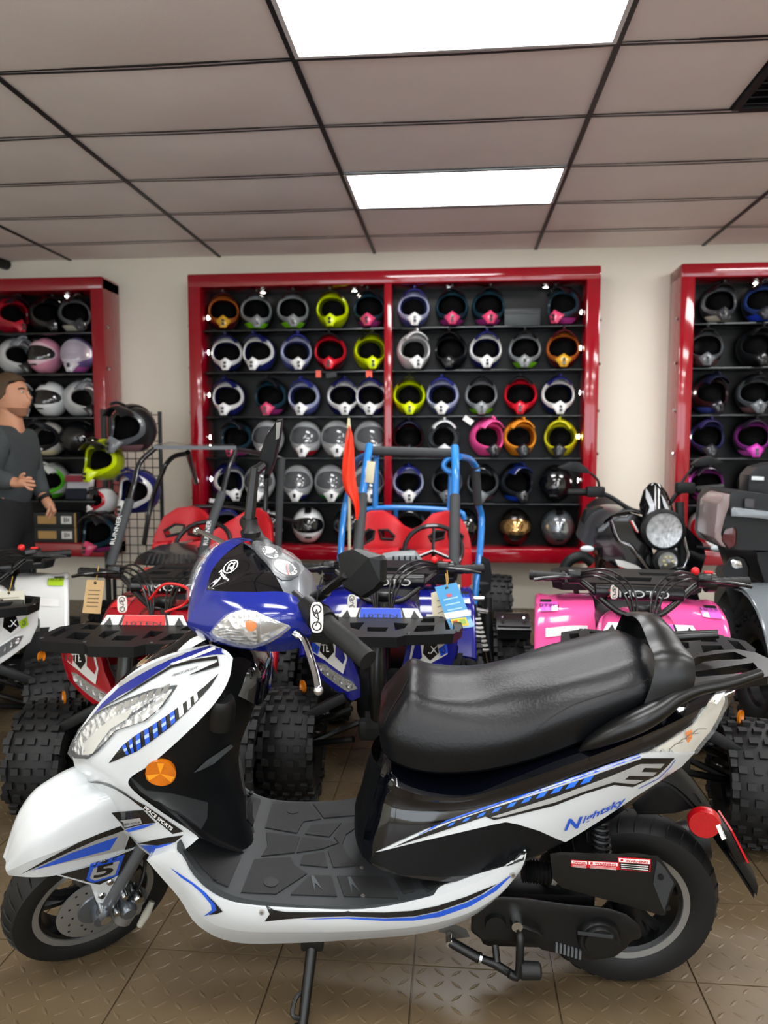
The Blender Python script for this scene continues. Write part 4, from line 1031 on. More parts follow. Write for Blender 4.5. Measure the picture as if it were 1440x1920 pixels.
def lamp(px, py, r, r2, Y, name):
    c = Wm(px, py, Y); k = (Y+.32)/FPX
    o = G().lathe([(r2*k*.7, .09), (r2*k, .03), (r2*k, -.01), (r*k*1.04, -.018), (r*k, -.012)], c, (0, 1, 0), 36).obj(name, G2, mo)
    G().lathe([(0, -.002), (r*k*.5, -.001), (r*k*1.02, -.008)], c, (0, 1, 0), 32).obj('reflector', P_lampg, o)
    G().lathe([(0, -.026), (r*k*.6, -.022), (r*k*1.02, -.012)], c, (0, 1, 0), 32).obj('lens', P_lens_m, o)
    return o, c, k
P_lens_m = mat('moto_lens', '#f0f4f6', .03, spec=.5, var=0, alpha=.05)
o1, c1, k1 = lamp(1244.5, 994, 32, 39, 3.85, 'headlamp')
o2, c2, k2 = lamp(1251, 1051.5, 17, 24, 3.85, 'lower_lamp')
for k in range(6):
    a = k*PI/3; G().lathe([(0, -.03), (.007, -.028), (.009, -.02)], c2+V((.024*math.cos(a), 0, .024*math.sin(a))), (0, 1, 0), 10).obj('lamp_cell', mat('lamp_cell_warm', '#d8cf9c', .3), o2)
cvx = lambda x, y: .0006*(x-1234)**2*.06
pl_('windscreen', [(660, 600), (652, 545), (680, 455), (715, 415), (745, 408), (780, 420), (820, 470), (850, 540), (868, 608), (780, 600), (700, 612)], 3.84, .012, G1, 60, 0, 8, lambda x, y: .00012*(x-1233)**2+.0022*(985-y)*.6)
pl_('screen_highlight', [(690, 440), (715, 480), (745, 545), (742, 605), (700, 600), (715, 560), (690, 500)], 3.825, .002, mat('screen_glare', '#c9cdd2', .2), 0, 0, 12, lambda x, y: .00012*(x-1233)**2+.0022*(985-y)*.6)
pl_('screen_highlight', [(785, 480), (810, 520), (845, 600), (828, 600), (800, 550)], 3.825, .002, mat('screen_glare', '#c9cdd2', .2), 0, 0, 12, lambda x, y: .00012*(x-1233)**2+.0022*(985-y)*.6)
# tank, shrouds, frame guards
tk = [[Wm(1080, 1000, 4.35), Wm(1095, 960, 4.35), Wm(1140, 945, 4.4), Wm(1200, 955, 4.4)], [Wm(1085, 1010, 4.15), Wm(1110, 962, 4.15), Wm(1155, 948, 4.2), Wm(1215, 960, 4.2)], [Wm(1110, 1030, 4.0), Wm(1135, 975, 4.0), Wm(1180, 958, 4.02), Wm(1220, 970, 4.05)]]
G().grid(smooth_grid(tk, 4, 4)).obj('tank', P_mg, mo, 60)
pl_('tank_side', [(310, 640), (330, 580), (420, 555), (480, 600), (510, 680), (480, 770), (400, 800), (330, 790)], 4.15, .12, G2)
shr = [(400, 690), (500, 620), (620, 600), (680, 680), (720, 800), (760, 900), (740, 990), (650, 985), (500, 920), (400, 860), (380, 780)]
pl_('side_shroud', shr, 3.95, .16, G1, 30, .012)
pl_('side_shroud', [(900, 640), (960, 700), (1040, 780), (1060, 860), (1030, 960), (960, 990), (880, 960), (900, 860), (930, 760)], 3.97, .16, G1, 30, .012)
pl_('white_graphic', [(500, 880), (560, 890), (640, 920), (695, 962), (600, 945), (520, 920)], 3.94, .003, D_tw, 0, 0); pl_('red_graphic', [(520, 925), (600, 950), (640, 1000), (580, 960)], 3.94, .003, D_reda, 0, 0)
pl_('red_graphic', [(590, 640), (620, 660), (650, 720), (630, 710)], 3.935, .003, D_reda, 0, 0); pl_('white_graphic', [(600, 640), (612, 642), (645, 705), (640, 715)], 3.932, .003, D_tw, 0, 0)
G().tube(cr([Wm(*p, 3.93) for p in CM([(480, 640), (525, 760), (600, 800), (640, 850), (750, 962), (895, 952), (945, 870), (930, 790), (915, 720)])], 5), .011, 10).obj('guard_tube', M_chrome, mo)
# bars, grips, mirrors, indicators
G().tube(cr([Wm(*p, 4.1) for p in CM([(210, 468), (330, 468), (400, 470), (480, 500), (600, 575), (700, 590), (830, 540), (880, 480), (960, 450), (1170, 440)])], 4), .013, 10).obj('handlebar', G2, mo)
for a, b in (((215, 468), (330, 468)), ((1000, 452), (1165, 438))):
    G().tube([Wm(*CM([a])[0], 4.1), Wm(*CM([b])[0], 4.1)], .020, 12).obj('grip', P_tire_a, mo)
G().box(Wm(*CM([(380, 465)])[0], 4.08), (.10, .06, .06)).obj('switch_block', G2, mo, bevel=.01); G().box(Wm(*CM([(930, 440)])[0], 4.08), (.10, .06, .06)).obj('switch_block', G2, mo, bevel=.01)
for pts, stk in (([(152, 315), (230, 282), (285, 285), (330, 320), (355, 355), (270, 345), (190, 330)], [(350, 350), (395, 395), (405, 450)]), ([(980, 295), (1020, 262), (1080, 245), (1140, 265), (1168, 285), (1090, 300), (1000, 312)], [(985, 305), (930, 380), (890, 440)])):
    o = pl_('mirror_head', pts, 4.05, .05, G2, 40, .010); G().tube(cr([Wm(*CM([p])[0], 4.08) for p in stk], 4), .007, 8).obj('mirror_stem', G2, o)
for px, py in ((1101, 1029), (1346, 1029)):
    c = Wm(px, py, 3.9); o = G().ball(c, (.038, .02, .018), 14).obj('indicator', mat('indicator_clear', '#cdd8de', .15, coat=.5), mo); G().tube([c+V((.035 if px < 1200 else -.035, .01, 0)), c+V((.09 if px < 1200 else -.09, .06, 0))], .008, 8).obj('indicator_stem', G2, o)
# fork, front wheel with fender, seat, rear wheel
c = Wm(1247, 1100, 3.95)
for sx in (-.09, .09): G().tube([V((c.x+sx, .05, .95)), V((c.x+sx, -.12, .32))], .024, 14).obj('fork_leg', G2, mo)
knob_wheel(mo, (c.x, -.12, .31), .31, .12, .21); knob_wheel(mo, (c.x-.1, .98, .31), .31, .14, .2)
rows = [[V((c.x+x, -.12+.34*math.sin(a), .31+.34*math.cos(a)-.02*abs(x)*20)) for x in (-.08, -.05, 0, .05, .08)] for a in [R(-60+10*k) for k in range(13)]]
g = G().grid(rows); g.grid([[p+V((0, 0, -.012)) for p in r_] for r_ in rows]); g.obj('front_fender', G1, mo, 60)
rows = [[V((c.x-.1+x, y, z-.9*x*x*4)) for x in (-.14, -.08, 0, .08, .14)] for y, z in ((.42, .86), (.55, .80), (.75, .82), (.98, .88), (1.12, .92))]
G().grid(smooth_grid(rows, 3, 3)).obj('seat', P_seat_a, mo, 60)
G().box((c.x-.05, .4, .42), (.3, .45, .34)).obj('engine', P_eng_a, mo, bevel=.04)
mf = [Wm(1290, 1140, 4.1), Wm(1305, 1132, 4.0), Wm(1318, 1140, 3.9)]
pl_('engine_guard', [(900, 1190), (1000, 1150), (1050, 1140), (1050, 1180), (1010, 1240), (950, 1262), (905, 1230)], 3.75, .08, P_mg, 40, .02)
G().tube([Wm(1312, 1150, 3.8), Wm(1312, 1205, 3.8)], .02, 10).obj('guard_leg', G2, mo)
a_, b_ = Wm(1322, 1145, 4.0), Wm(1352, 1178, 3.9); hel = [a_+(b_-a_)*(k/72)+V((.03*math.cos(k*PI/6), .03*math.sin(k*PI/6), 0)) for k in range(73)]; G().tube(hel, .007, 6).obj('shock_spring', G2, mo)
G().tube(cr([Wm(*p, 3.98) for p in CM([(180, 960), (220, 890), (300, 860), (360, 900)])], 4), .03, 10).obj('exhaust_bend', G2, mo)
pl_('red_side_mark', [(330, 870), (375, 840), (378, 930), (335, 935)], 4.1, .02, D_reda, 0, 0)
# ------------------------------------------------------------------ touring three-wheeler at the frame edge: top case, side fender, wheel
tr_ = empty('touring_trike', label='grey touring trike with hard top case and metallic rear fender', cat='trike')
O = V((W(1440, 1150, 3.5).x, 3.5, 0)); tr_.location = O
def Wt(px, py, Y=3.4): return W(px, py, Y)-O
def CT(l): return cv(l, 5.333, 1240, 880)
def pt_(name, pts, Y, th, m, par=None, bev=.01, step=10):
    g = plate(CT(pts), [], lambda x, y: Wt(x, y, Y), lambda x, y: Wt(x, y, Y)+V((.02, th, 0)), step); return g.obj(name, m, par or tr_, 30, bevel=bev)
T1 = paint('trike_grey', '#6f767a', .2); T2 = plastic('trike_dark', '#1d1f21', .4); T3 = mat('trike_taupe', '#7d6f6e', .35, coat=.3)
tc = pt_('top_case', [(640, 330), (700, 235), (860, 225), (1000, 245), (1120, 260), (1300, 300), (1300, 820), (980, 810), (640, 800), (600, 700), (620, 480)], 3.45, .45, T2, None, .03, 14)
pt_('case_side', [(560, 345), (640, 265), (692, 245), (680, 370), (640, 480), (600, 640), (610, 720), (655, 785), (600, 770), (530, 690), (540, 540)], 3.40, .3, T3, tc)
pt_('case_lid', [(700, 400), (720, 380), (960, 410), (1200, 440), (1200, 520), (980, 490), (700, 470)], 3.40, .1, T1, tc)
pt_('tail_light', [(640, 600), (720, 580), (742, 620), (735, 760), (680, 790), (600, 700)], 3.43, .03, mat('trike_lamp', '#4a0c12', .15, coat=.6), tc, .006)
pt_('case_latch', [(830, 290), (930, 300), (930, 400), (830, 390)], 3.43, .03, mat('trike_latch', '#3c3a3d', .4), tc, .006)
bb = pt_('backrest', [(870, 240), (880, 60), (960, -20), (1100, -60), (1300, -80), (1300, 260), (1000, 250)], 3.7, .18, T2, None, .04, 14)
pt_('chrome_label', [(905, 70), (985, 75), (985, 110), (900, 105)], 3.69, .003, mat('trike_label', '#cdd2d4', .3), bb, 0)
pt_('flap', [(610, 1000), (680, 890), (760, 870), (830, 900), (870, 1000), (860, 1160), (720, 1450), (640, 1180)], 3.55, .04, T2)
pt_('flap_badge', [(690, 910), (720, 895), (760, 920), (775, 985), (740, 1000), (705, 975)], 3.54, .004, M_chrome, None, .004)
pt_('body_shell', [(960, 830), (1300, 800), (1300, 1180), (1040, 1150), (960, 900)], 3.5, .6, T2, None, .03, 16)
c = Wt(1452, 1178, 3.35); wr = .27; c.z = wr
knob_wheel(tr_, (c.x+.05, c.y+.1, wr), wr, .2, .15)
rows = []
for k in range(15):
    a = R(-100+14*k); rr_ = .36
    rows.append([V((c.x+.05+x, c.y+.1+rr_*math.sin(a)*1.02, wr+.03+rr_*math.cos(a)-5*max(0, abs(x)-.1)**2)) for x in (-.16, -.15, -.1, 0, .1, .15)])
g = G().grid(smooth_grid(rows, 2, 3)); g.grid([[p+V((0, 0, -.015)) for p in r_] for r_ in rows]); g.obj('fender', T1, tr_, 60)
G().box((c.x+.3, c.y+.6, .45), (.4, 1.0, .3)).obj('chassis', T2, tr_, bevel=.03)
# ------------------------------------------------------------------ gridwall rack with helmets
gw = empty('gridwall_rack', W(250, 1000, 5.3).xy.to_3d(), label='black wire gridwall rack beside the display case carrying helmets', cat='rack'); O = V((W(250, 1000, 5.3).x, 5.3, 0)); gw.location = O
x0, x1 = W(206, 800, 5.3).x-O.x, W(300, 800, 5.3).x-O.x; zt_ = W(250, 772, 5.3).z
GM = mat('grid_wire', '#15171a', .4)
for x in (x0, x1): G().tube([(x, 0, .02), (x, 0, zt_)], .014, 10).obj('post', GM, gw); G().box((x, 0, .012), (.05, .3, .024)).obj('foot', GM, gw, bevel=.004)
n = 6
for k in range(1, n): x = x0+(x1-x0)*k/n; G().tube([(x, 0, .1), (x, 0, zt_)], .0035, 6).obj('wire', GM, gw)
k = 0; z = .12
while z < zt_: G().tube([(x0, 0, z), (x1, 0, z)], .0035, 6).obj('wire', GM, gw); z += .062
for (z, w_) in ((W(0, 845, 5.3).z, .2), (W(0, 960, 5.3).z, .2)): G().tube([((x0+x1)/2-.05, 0, z), ((x0+x1)/2-.05, -.22, z+.03)], .006, 8).obj('hook', GM, gw)
side = empty('display_panel', W(194, 900, 5.25), label='narrow dark panel standing at the gridwall rack edge', cat='panel'); G().box((0, .03, 0), (.035, .03, 1.0)).obj('board', mat('panel_dark', '#2c3134', .4), side, bevel=.004)
G().box((0, .03, -.70), (.03, .03, .44)).obj('support', GM, side); G().box((-.03, .03, -.91), (.08, .16, .02)).obj('base', GM, side)
def hung(px, py, Y, style, yaw, s_, lab, tilt=0):
    p = W(px, py, Y); kind, words, cols = ST[style]
    return helmet((p.x, Y, p.z-.135*s_), kind, yaw=yaw, s=s_, label=lab, group='helmets hung on the gridwall rack', roll=tilt, **cols)
hung(250, 808, 5.08, 'blackgrey', -22, 1.16, 'large dark grey helmet on top of the gridwall rack')
hung(196, 866, 5.05, 'yellow', -14, 1.0, 'neon yellow helmet jutting from the gridwall rack')
hung(262, 925, 5.05, 'whitenavy', -16, 1.05, 'blue and white helmet on the gridwall rack below the dark one')
hung(193, 1000, 5.05, 'blackpink', -12, 1.0, 'black and pink helmet low on the gridwall rack')
hung(196, 940, 5.10, 'redwhite', -50, .62, 'small red and white helmet under the neon yellow one')
# ------------------------------------------------------------------ the man
pm = W(8, 1060, 4.15); OX = V((pm.x, 4.15, 0))
man = empty('person', OX, label='man in dark grey sweatshirt and black trousers standing by the display case', cat='person')
M_skin = mat('skin', '#c08a6c', .5, var=.08, vs=12); M_sweat = mat('sweatshirt', '#3c4143', .85, var=.1, bump=.3, bs=120); M_trou = mat('trousers', '#0f1113', .8, bump=.2, bs=150)
M_hair = mat('hair', '#4a3826', .7, var=.3, vs=60, bump=.6, bs=200)
def skin_obj(name, verts, edges, radii, m, parent, root=0, sub=2):
    me = bpy.data.meshes.new(name); me.from_pydata([tuple(v) for v in verts], edges, []); me.materials.append(m)
    o = link(name, me, parent)
    md = o.modifiers.new('skin', 'SKIN'); md.use_smooth_shade = True
    for i, r in enumerate(radii):
        sv = me.skin_vertices[0].data[i]; sv.radius = r if isinstance(r, tuple) else (r, r); sv.use_root = (i == root)
    sb = o.modifiers.new('sub', 'SUBSURF'); sb.levels = sub; sb.render_levels = sub
    return o
def PW(px, py, dy=0): return W(px, py, 4.15+dy)-OX
# he looks towards +x (to the go-karts), body turned slightly to the camera
neck = PW(22, 795, 0); chest = PW(12, 850, .0); belly = PW(10, 910, .0); hip = PW(8, 965, 0)
shR = PW(-8, 822, -.18); elR = PW(-22, 895, -.22); wrR = PW(30, 905, -.24)         # near arm, bent across the belly
shL = PW(46, 826, .16); elL = PW(62, 890, .18); wrL = PW(82, 932, .12)             # far arm, hanging forward
body_v = [hip, belly, chest, neck, shR, elR, wrR, shL, elL, wrL, PW(-2, 985, -.1), PW(-6, 1120, -.1), V((PW(-6, 1120).x, -.1, .06)), PW(28, 985, .09), PW(40, 1100, .1), V((PW(40, 1120).x, .1, .06))]
body_e = [(0, 1), (1, 2), (2, 3), (2, 4), (4, 5), (5, 6), (2, 7), (7, 8), (8, 9), (0, 10), (10, 11), (11, 12), (0, 13), (13, 14), (14, 15)]
# body with head, neck, hands: one continuous figure
hc = PW(20, 742, .0)
bv = list(body_v); be = list(body_e); br_ = [(.15, .12), (.15, .115), (.16, .12), .062, .055, .045, .03, .055, .045, .03, .08, .06, .045, .08, .06, .045]
def add(p, to, r): bv.append(p); br_.append(r); be.append((to, len(bv)-1)); return len(bv)-1
h1 = add(hc+V((-.008, 0, -.05)), 3, .058); h2 = add(hc+V((-.012, 0, .02)), h1, .06)
for w_i, d in ((6, V((.055, -.02, .0))), (9, V((.04, -.01, -.05)))):
    pm_ = add(bv[w_i]+d, w_i, (.034, .016) if w_i == 6 else (.018, .034))
    for q, (a, b) in enumerate(((-.03, .055), (-.010, .07), (.010, .066), (.028, .05))):
        if w_i == 6: k1_ = add(bv[pm_]+V((b*.6, -.012, a)), pm_, .0095); add(bv[k1_]+V((b*.35, .016, -.006)), k1_, .0085)
        else: k1_ = add(bv[pm_]+V((.012+a*.2, a, -b*.65)), pm_, .0095); add(bv[k1_]+V((-.012, 0, -b*.45)), k1_, .0085)
    t1 = add(bv[pm_]+(V((.0, -.02, .04)) if w_i == 6 else V((.03, -.02, -.01))), pm_, .011); add(bv[t1]+(V((.025, -.005, .012)) if w_i == 6 else V((.008, 0, -.03))), t1, .009)
bd_ = skin_obj('body', bv, be, br_, M_skin, man)
skin_obj('sweatshirt', [PW(8, 962), belly, chest, PW(20, 806), shR, elR, wrR, shL, elL, wrL], [(0, 1), (1, 2), (2, 3), (2, 4), (4, 5), (5, 6), (2, 7), (7, 8), (8, 9)], [(.175, .15), (.18, .145), (.185, .145), (.095, .09), .095, .072, .048, .092, .068, .048], M_sweat, man)
skin_obj('trousers', [PW(8, 905), PW(8, 975)]+body_v[10:16], [(0, 1), (1, 2), (2, 3), (3, 4), (1, 5), (5, 6), (6, 7)], [(.15, .12), (.165, .135), .115, .09, .075, .115, .09, .075], M_trou, man)
for i in (12, 15): p = body_v[i]; G().ball(V((p.x+.05, p.y, .045)), (.14, .05, .045), 14).obj('shoe', M_trou, man)
# head: rings from chin to crown, x forward; then hair, ears and face
prof = [(-.118, .052, .020, .016), (-.112, .046, .040, .034), (-.095, .030, .062, .050), (-.07, .014, .080, .062), (-.045, .006, .090, .068), (-.02, .002, .094, .073), (.01, .0, .096, .076), (.04, -.003, .097, .077), (.07, -.008, .088, .070), (.095, -.014, .066, .052), (.112, -.018, .030, .025)]
rows = []
for (z, cx, a, b) in prof:
    row = []
    for j in range(28):
        t = 2*PI*j/28; x = cx+a*math.cos(t); y = b*math.sin(t)
        if math.cos(t) > .9 and -.05 < z < .0: x += .012*(math.cos(t)-.9)*10*(1.6 if z < -.015 else .8)
        row.append(hc+V((x, y, z)))
    rows.append(row)
hd_ = G().grid(smooth_grid(rows, 2, 1, True), closev=True, cap=True).obj('head', M_skin, man, 70)
rows = []
for i in range(8):
    z = .02+.0155*i; row = []
    for j in range(28):
        t = 2*PI*j/28; k = 0
        z2 = z if math.cos(t) > .35 else z-.05*(1-i/7)*(1-max(0, math.cos(t))/.35)
        if math.cos(t) > .35: z2 = max(z2, .062+.02*math.cos(t))
        q = min(1, max(0, (z2+.03)/.16)); a = .108*math.sqrt(max(.02, 1-q**3.2)); b = .088*math.sqrt(max(.02, 1-q**3.2))
        row.append(hc+V((-.008+a*math.cos(t), b*math.sin(t), z2+.004)))
    rows.append(row)
G().grid(rows, closev=True, cap=True).obj('hair', M_hair, man, 60)
G().tube([hc+V((.096, 0, .016)), hc+V((.112, 0, -.012)), hc+V((.106, 0, -.026))], [.007, .014, .009], 10).obj('nose', M_skin, hd_)
for sy in (-1, 1):
    G().ball(hc+V((.086, sy*.032, .018)), .008, 10).obj('eye', mat('eye_white', '#b9b2a8', .3), hd_); G().ball(hc+V((.0925, sy*.032, .018)), .0045, 8).obj('iris', M_hair, hd_)
    G().tube([hc+V((.092, sy*.016, .036)), hc+V((.090, sy*.034, .040)), hc+V((.078, sy*.052, .034))], .0045, 6).obj('eyebrow', M_hair, hd_)
    rows = [[hc+V((-.008+.020*math.cos(a)*q, sy*(.077+.008*(1-q)), -.005+.030*math.sin(a)*q)) for a in [2*PI*k/14 for k in range(14)]] for q in (1, .8, .4)]
    G().grid(rows, closev=True, cap=True).obj('ear', M_skin, hd_, 60)
G().tube([hc+V((.084, -.026, -.056)), hc+V((.096, 0, -.060)), hc+V((.084, .026, -.056))], .006, 8).obj('mouth', mat('lips', '#8c4a42', .4), hd_)
rows = [[hc+V((cx+a*1.02*math.cos(t), b*1.03*math.sin(t), z)) for t in [R(-95+190*k/16) for k in range(17)]] for (z, cx, a, b) in prof[1:4]]
G().grid(rows).obj('beard', mat('stubble', '#8a5f48', .8), hd_, 60)
G().ball(PW(12, 827, -.165), (.012, .006, .012), 10).obj('chest_logo', D_reda, man)
p = wrL; G().lathe([(.036, -.012), (.040, -.01), (.040, .01), (.036, .012)], p+V((.008, 0, -.005)), V((.04, -.01, -.05)), 16).obj('wristwatch', GM, man)
# ------------------------------------------------------------------ the scooter
_f0 = at_z(95, 1790, 0); _r0 = at_z(1165, 1822, 0)
AL = math.atan2(_r0.y-_f0.y, _r0.x-_f0.x)
SM = Matrix.Translation(_f0) @ Matrix.Rotation(AL, 4, 'Z') @ Matrix.Rotation(R(7), 4, 'X')
SF = Frame(SM)
scoot = empty('scooter', matrix=SM, label='white, blue and black motor scooter on its side stand, front wheel turned', cat='scooter')
def s(px, py, off): return SF.pt(px, py, off, 1)
AXD = V((math.sin(R(28)), 0, math.cos(R(28))))
WC = V((.118, .0, .190))
STM = Matrix.Translation(WC) @ Matrix.Rotation(R(40), 4, AXD)
STF = Frame(SM @ STM)
def st(px, py, off): return STF.pt(px, py, off, 1)        # steered-local point
def steer(g): g.v = [STM @ v for v in g.v]; return g
def stp(px, py, off): return STM @ st(px, py, off)
sk = Skin(SF)
P_wh = paint('scooter_white', '#c4c8ca', .14); P_bl = paint('scooter_blue', '#10207e', .15)
P_dk = paint('scooter_gloss_black', '#04050a', .08); P_mt = mat('scooter_matt_black', '#090b0d', .40, spec=.28, var=.06, bump=.12, bs=900)
P_mat = mat('floor_mat', '#232729', .5, var=.06, bump=.1, bs=1200)
P_gun = mat('gunmetal', '#6d7278', .3, metal=.7); P_sil = mat('silver_cast', '#a9acad', .32, metal=.85)
P_steel = mat('bright_steel', '#c9cbcd', .18, metal=1, var=0)
P_tire = mat('tire_rubber', '#090a0a', .6, var=.1, bump=.2, bs=400)
P_eng = mat('engine_black', '#0a0b0c', .4, var=.05, bump=.1, bs=900)
D_bl = mat('decal_blue', '#1c4fc0', .25, coat=.5); D_bk = mat('decal_black', '#0a0b0d', .22, coat=.5); D_gr = mat('decal_grey', '#9a9a98', .3, coat=.4)
D_wh = mat('decal_white', '#f0f0ee', .25, coat=.4); D_rd = mat('decal_red', '#c01522', .3)
P_amb = mat('amber_reflector', '#c86a08', .15, coat=.6, var=.25, vs=400, bump=.3, bs=900)
P_redref = mat('red_reflector', '#b00c14', .12, coat=.7, var=.2, vs=300, bump=.3, bs=900)
def lens_mat():
    m = mat('clear_lens', '#f4f8fa', .02, spec=.6, var=0, alpha=.07); return m
P_lens = lens_mat()
def reflector_mat():
    m = mat('lamp_reflector', '#eef1f3', .16, metal=.75, var=0)
    nt = m.node_tree; b = nt.nodes['Principled BSDF']
    tc = nt.nodes.new('ShaderNodeTexCoord'); vo = nt.nodes.new('ShaderNodeTexVoronoi'); vo.inputs['Scale'].default_value = 70
    bp = nt.nodes.new('ShaderNodeBump'); bp.inputs['Strength'].default_value = .9; bp.inputs['Distance'].default_value = .006
    nt.links.new(tc.outputs['Object'], vo.inputs['Vector']); nt.links.new(vo.outputs['Distance'], bp.inputs['Height']); nt.links.new(bp.outputs['Normal'], b.inputs['Normal'])
    return m
P_refl = reflector_mat()
# ---- wheels
def torus_tire(g, c, ax, R0, r_in, w_, n=72):
    h = w_/2
    prof = [(r_in, -h*.72), (r_in+.012, -h*.86), (r_in+(R0-r_in)*.45, -h), (r_in+(R0-r_in)*.75, -h*.92), (R0-.010, -h*.6), (R0-.002, -h*.3), (R0, 0),
            (R0-.002, h*.3), (R0-.010, h*.6), (r_in+(R0-r_in)*.75, h*.92), (r_in+(R0-r_in)*.45, h), (r_in+.012, h*.86), (r_in, h*.72)]
    return g.lathe(prof, c, ax, n)
def scooter_wheel(name, c, M, R0, r_in, w_, spoke_mat):
    """upright wheel about local y, moved by M"""
    rt = empty(name); rt.parent = scoot
    def T(g): g.v = [M @ (V(c)+v) for v in g.v]; return g
    t = T(torus_tire(G(), (0, 0, 0), (0, 1, 0), R0, r_in, w_)).obj('tire', P_tire, rt)
    g = G(); nb = 34
    for k in range(nb):                       # curved tread grooves read as raised bars
        for sd in (-1, 1):
            a = 2*PI*(k+(.5 if sd > 0 else 0))/nb
            path = []
            for q in range(4):
                u = .12+.28*q; aa = a+.10*u
                rr = R0-.0004-(.0045*u*u*4)-.001*u; path.append(V((rr*math.cos(aa), sd*w_*.5*u*.92, rr*math.sin(aa))))
            g.tube(path, [.0016, .0026, .0026, .0014], 5)
    T(g).obj('tread', P_tire, rt)
    g = G().lathe([(r_in+.004, -w_*.36), (r_in+.006, -w_*.40), (r_in-.008, -w_*.375), (r_in-.009, -w_*.34), (r_in+.003, -w_*.33), (r_in+.003, w_*.33), (r_in-.009, w_*.34), (r_in-.008, w_*.375), (r_in+.006, w_*.40), (r_in+.004, w_*.36)], (0, 0, 0), (0, 1, 0), 64)
    T(g).obj('rim_lip', P_sil, rt)
    g = G().lathe([(r_in-.003, -w_*.37), (r_in-.016, -w_*.30), (r_in-.020, 0), (r_in-.016, w_*.30), (r_in-.003, w_*.37)], (0, 0, 0), (0, 1, 0), 48)
    T(g).obj('rim_barrel', P_eng, rt)
    g = G()
    for k in range(5):
        a = 2*PI*k/5+.3
        for da in (-.16, .16):
            p0 = V((.035*math.cos(a), 0, .035*math.sin(a))); p1 = V(((r_in-.012)*math.cos(a+da), .0, (r_in-.012)*math.sin(a+da)))
            g.tube([p0, (p0+p1)/2+V((0, -.006, 0)), p1], [.016, .012, .014], 6)
    T(g).obj('spokes', spoke_mat, rt)
    g = G().lathe([(.0, -w_*.45), (.03, -w_*.45), (.036, -w_*.38), (.036, w_*.38), (.0, w_*.4)], (0, 0, 0), (0, 1, 0), 24)
    T(g).obj('hub', P_eng, rt)
    return rt
RW = s(1170, 1676, 0)
scooter_wheel('rear_wheel', RW, Matrix(), max(.19, RW.z), .132, .105, P_eng)
scooter_wheel('front_wheel', (0, 0, 0), STM, .198, .134, .095, P_eng)
# ---- brake disc, caliper, fork
g = G().lathe([(.045, -.052), (.092, -.052), (.092, -.056), (.045, -.056)], (0, 0, 0), (0, 1, 0), 48); dk = steer(g).obj('brake_disc', P_sil, scoot)
g = G()
for k in range(24): a = 2*PI*k/24; rr = .068+.012*(k % 3-1); g.cyl((rr*math.cos(a), -.0555, rr*math.sin(a)), (rr*math.cos(a), -.0568, rr*math.sin(a)), .003, n=8)
steer(g).obj('holes', P_eng, dk)
g = G().lathe([(.0, -.06), (.045, -.06), (.048, -.05)], (0, 0, 0), (0, 1, 0), 24); steer(g).obj('disc_carrier', P_gun, dk)
ftop = st(268, 1583, -.082); fbot = st(190, 1716, -.082)
for sd in (1, -1):
    a, b = V(ftop), V(fbot); a.y *= sd; b.y *= sd
    up = a+(a-b).normalized()*.25
    g = G().tube([b, a], .0165, 16); steer(g).obj('fork_leg', P_gun, scoot)
    g = G().tube([a, up], .0135, 14); steer(g).obj('fork_tube', P_eng, scoot)
    g = G().cyl(b+V((0, -.012, -.004)), b+V((0, .03, -.004)), .02, n=16); steer(g).obj('fork_foot', P_gun, scoot)
ax_ = st(194, 1712, -.1)
g = G().cyl((ax_.x, -.112, ax_.z), (ax_.x, .11, ax_.z), .0085, n=12); g.cyl((ax_.x, -.122, ax_.z), (ax_.x, -.104, ax_.z), .013, n=6); steer(g).obj('axle', P_steel, scoot)
g = G()
c0 = st(238, 1702, -.07); u = (V(ftop)-V(fbot)).normalized(); q = V((u.z, 0, -u.x))
g.tube([c0-u*.035+q*.004, c0+u*.045+q*.004], [.024, .028], 12); g.tube([c0-q*.03, c0+q*.03], .018, 10)
cal = steer(g).obj('brake_caliper', P_sil, scoot, bevel=0)
for (px, py, rr) in ((240, 1706, .02), (217, 1706, .008), (258, 1680, .013), (232, 1675, .008)):
    g = G(); p = st(px, py, -.095); g.lathe([(0, -.014), (rr*.75, -.014), (rr, -.008), (rr, .03)], p, (0, 1, 0), 18); steer(g).obj('bolt', P_steel if rr < .015 else P_gun, cal)
g = G().tube([st(262, 1735, -.06), st(275, 1712, -.06), st(285, 1690, -.05)], [.008, .011, .008], 10); steer(g).obj('hose_guard', mat('pale_plastic', '#b9b6a8', .4), scoot)
g = G().tube(cr([st(240, 1690, -.085), st(262, 1660, -.085), st(272, 1615, -.06), st(262, 1570, -.05)], 5), .0045, 8); steer(g).obj('brake_hose', P_eng, scoot)
# ---- front fender
rows = []
tr = [  # lower edge, crease, shoulder, ridge from nose tip to rear
 [(16, 1641, -.018), (12, 1635, -.02), (10, 1627, -.015), (11, 1617, -.004)],
 [(60, 1645, -.062), (55, 1615, -.062), (45, 1592, -.045), (31, 1577, -.010)],
 [(105, 1641, -.078), (95, 1600, -.08), (82, 1562, -.06), (60, 1541, -.014)],
 [(155, 1626, -.08), (140, 1582, -.083), (122, 1535, -.062), (97, 1513, -.014)],
 [(205, 1608, -.08), (185, 1564, -.083), (160, 1514, -.062), (131, 1493, -.014)],
 [(256, 1588, -.078), (232, 1546, -.08), (200, 1498, -.06), (168, 1478, -.014)],
 [(300, 1560, -.074), (275, 1525, -.076), (240, 1486, -.058), (210, 1472, -.014)]]
for r_ in tr:
    n_ = [st(*p) for p in r_]; rd = n_[-1]; top = V((rd.x, 0, rd.z+.001))
    rows.append(n_+[top]+[mirror(p) for p in n_[::-1]])
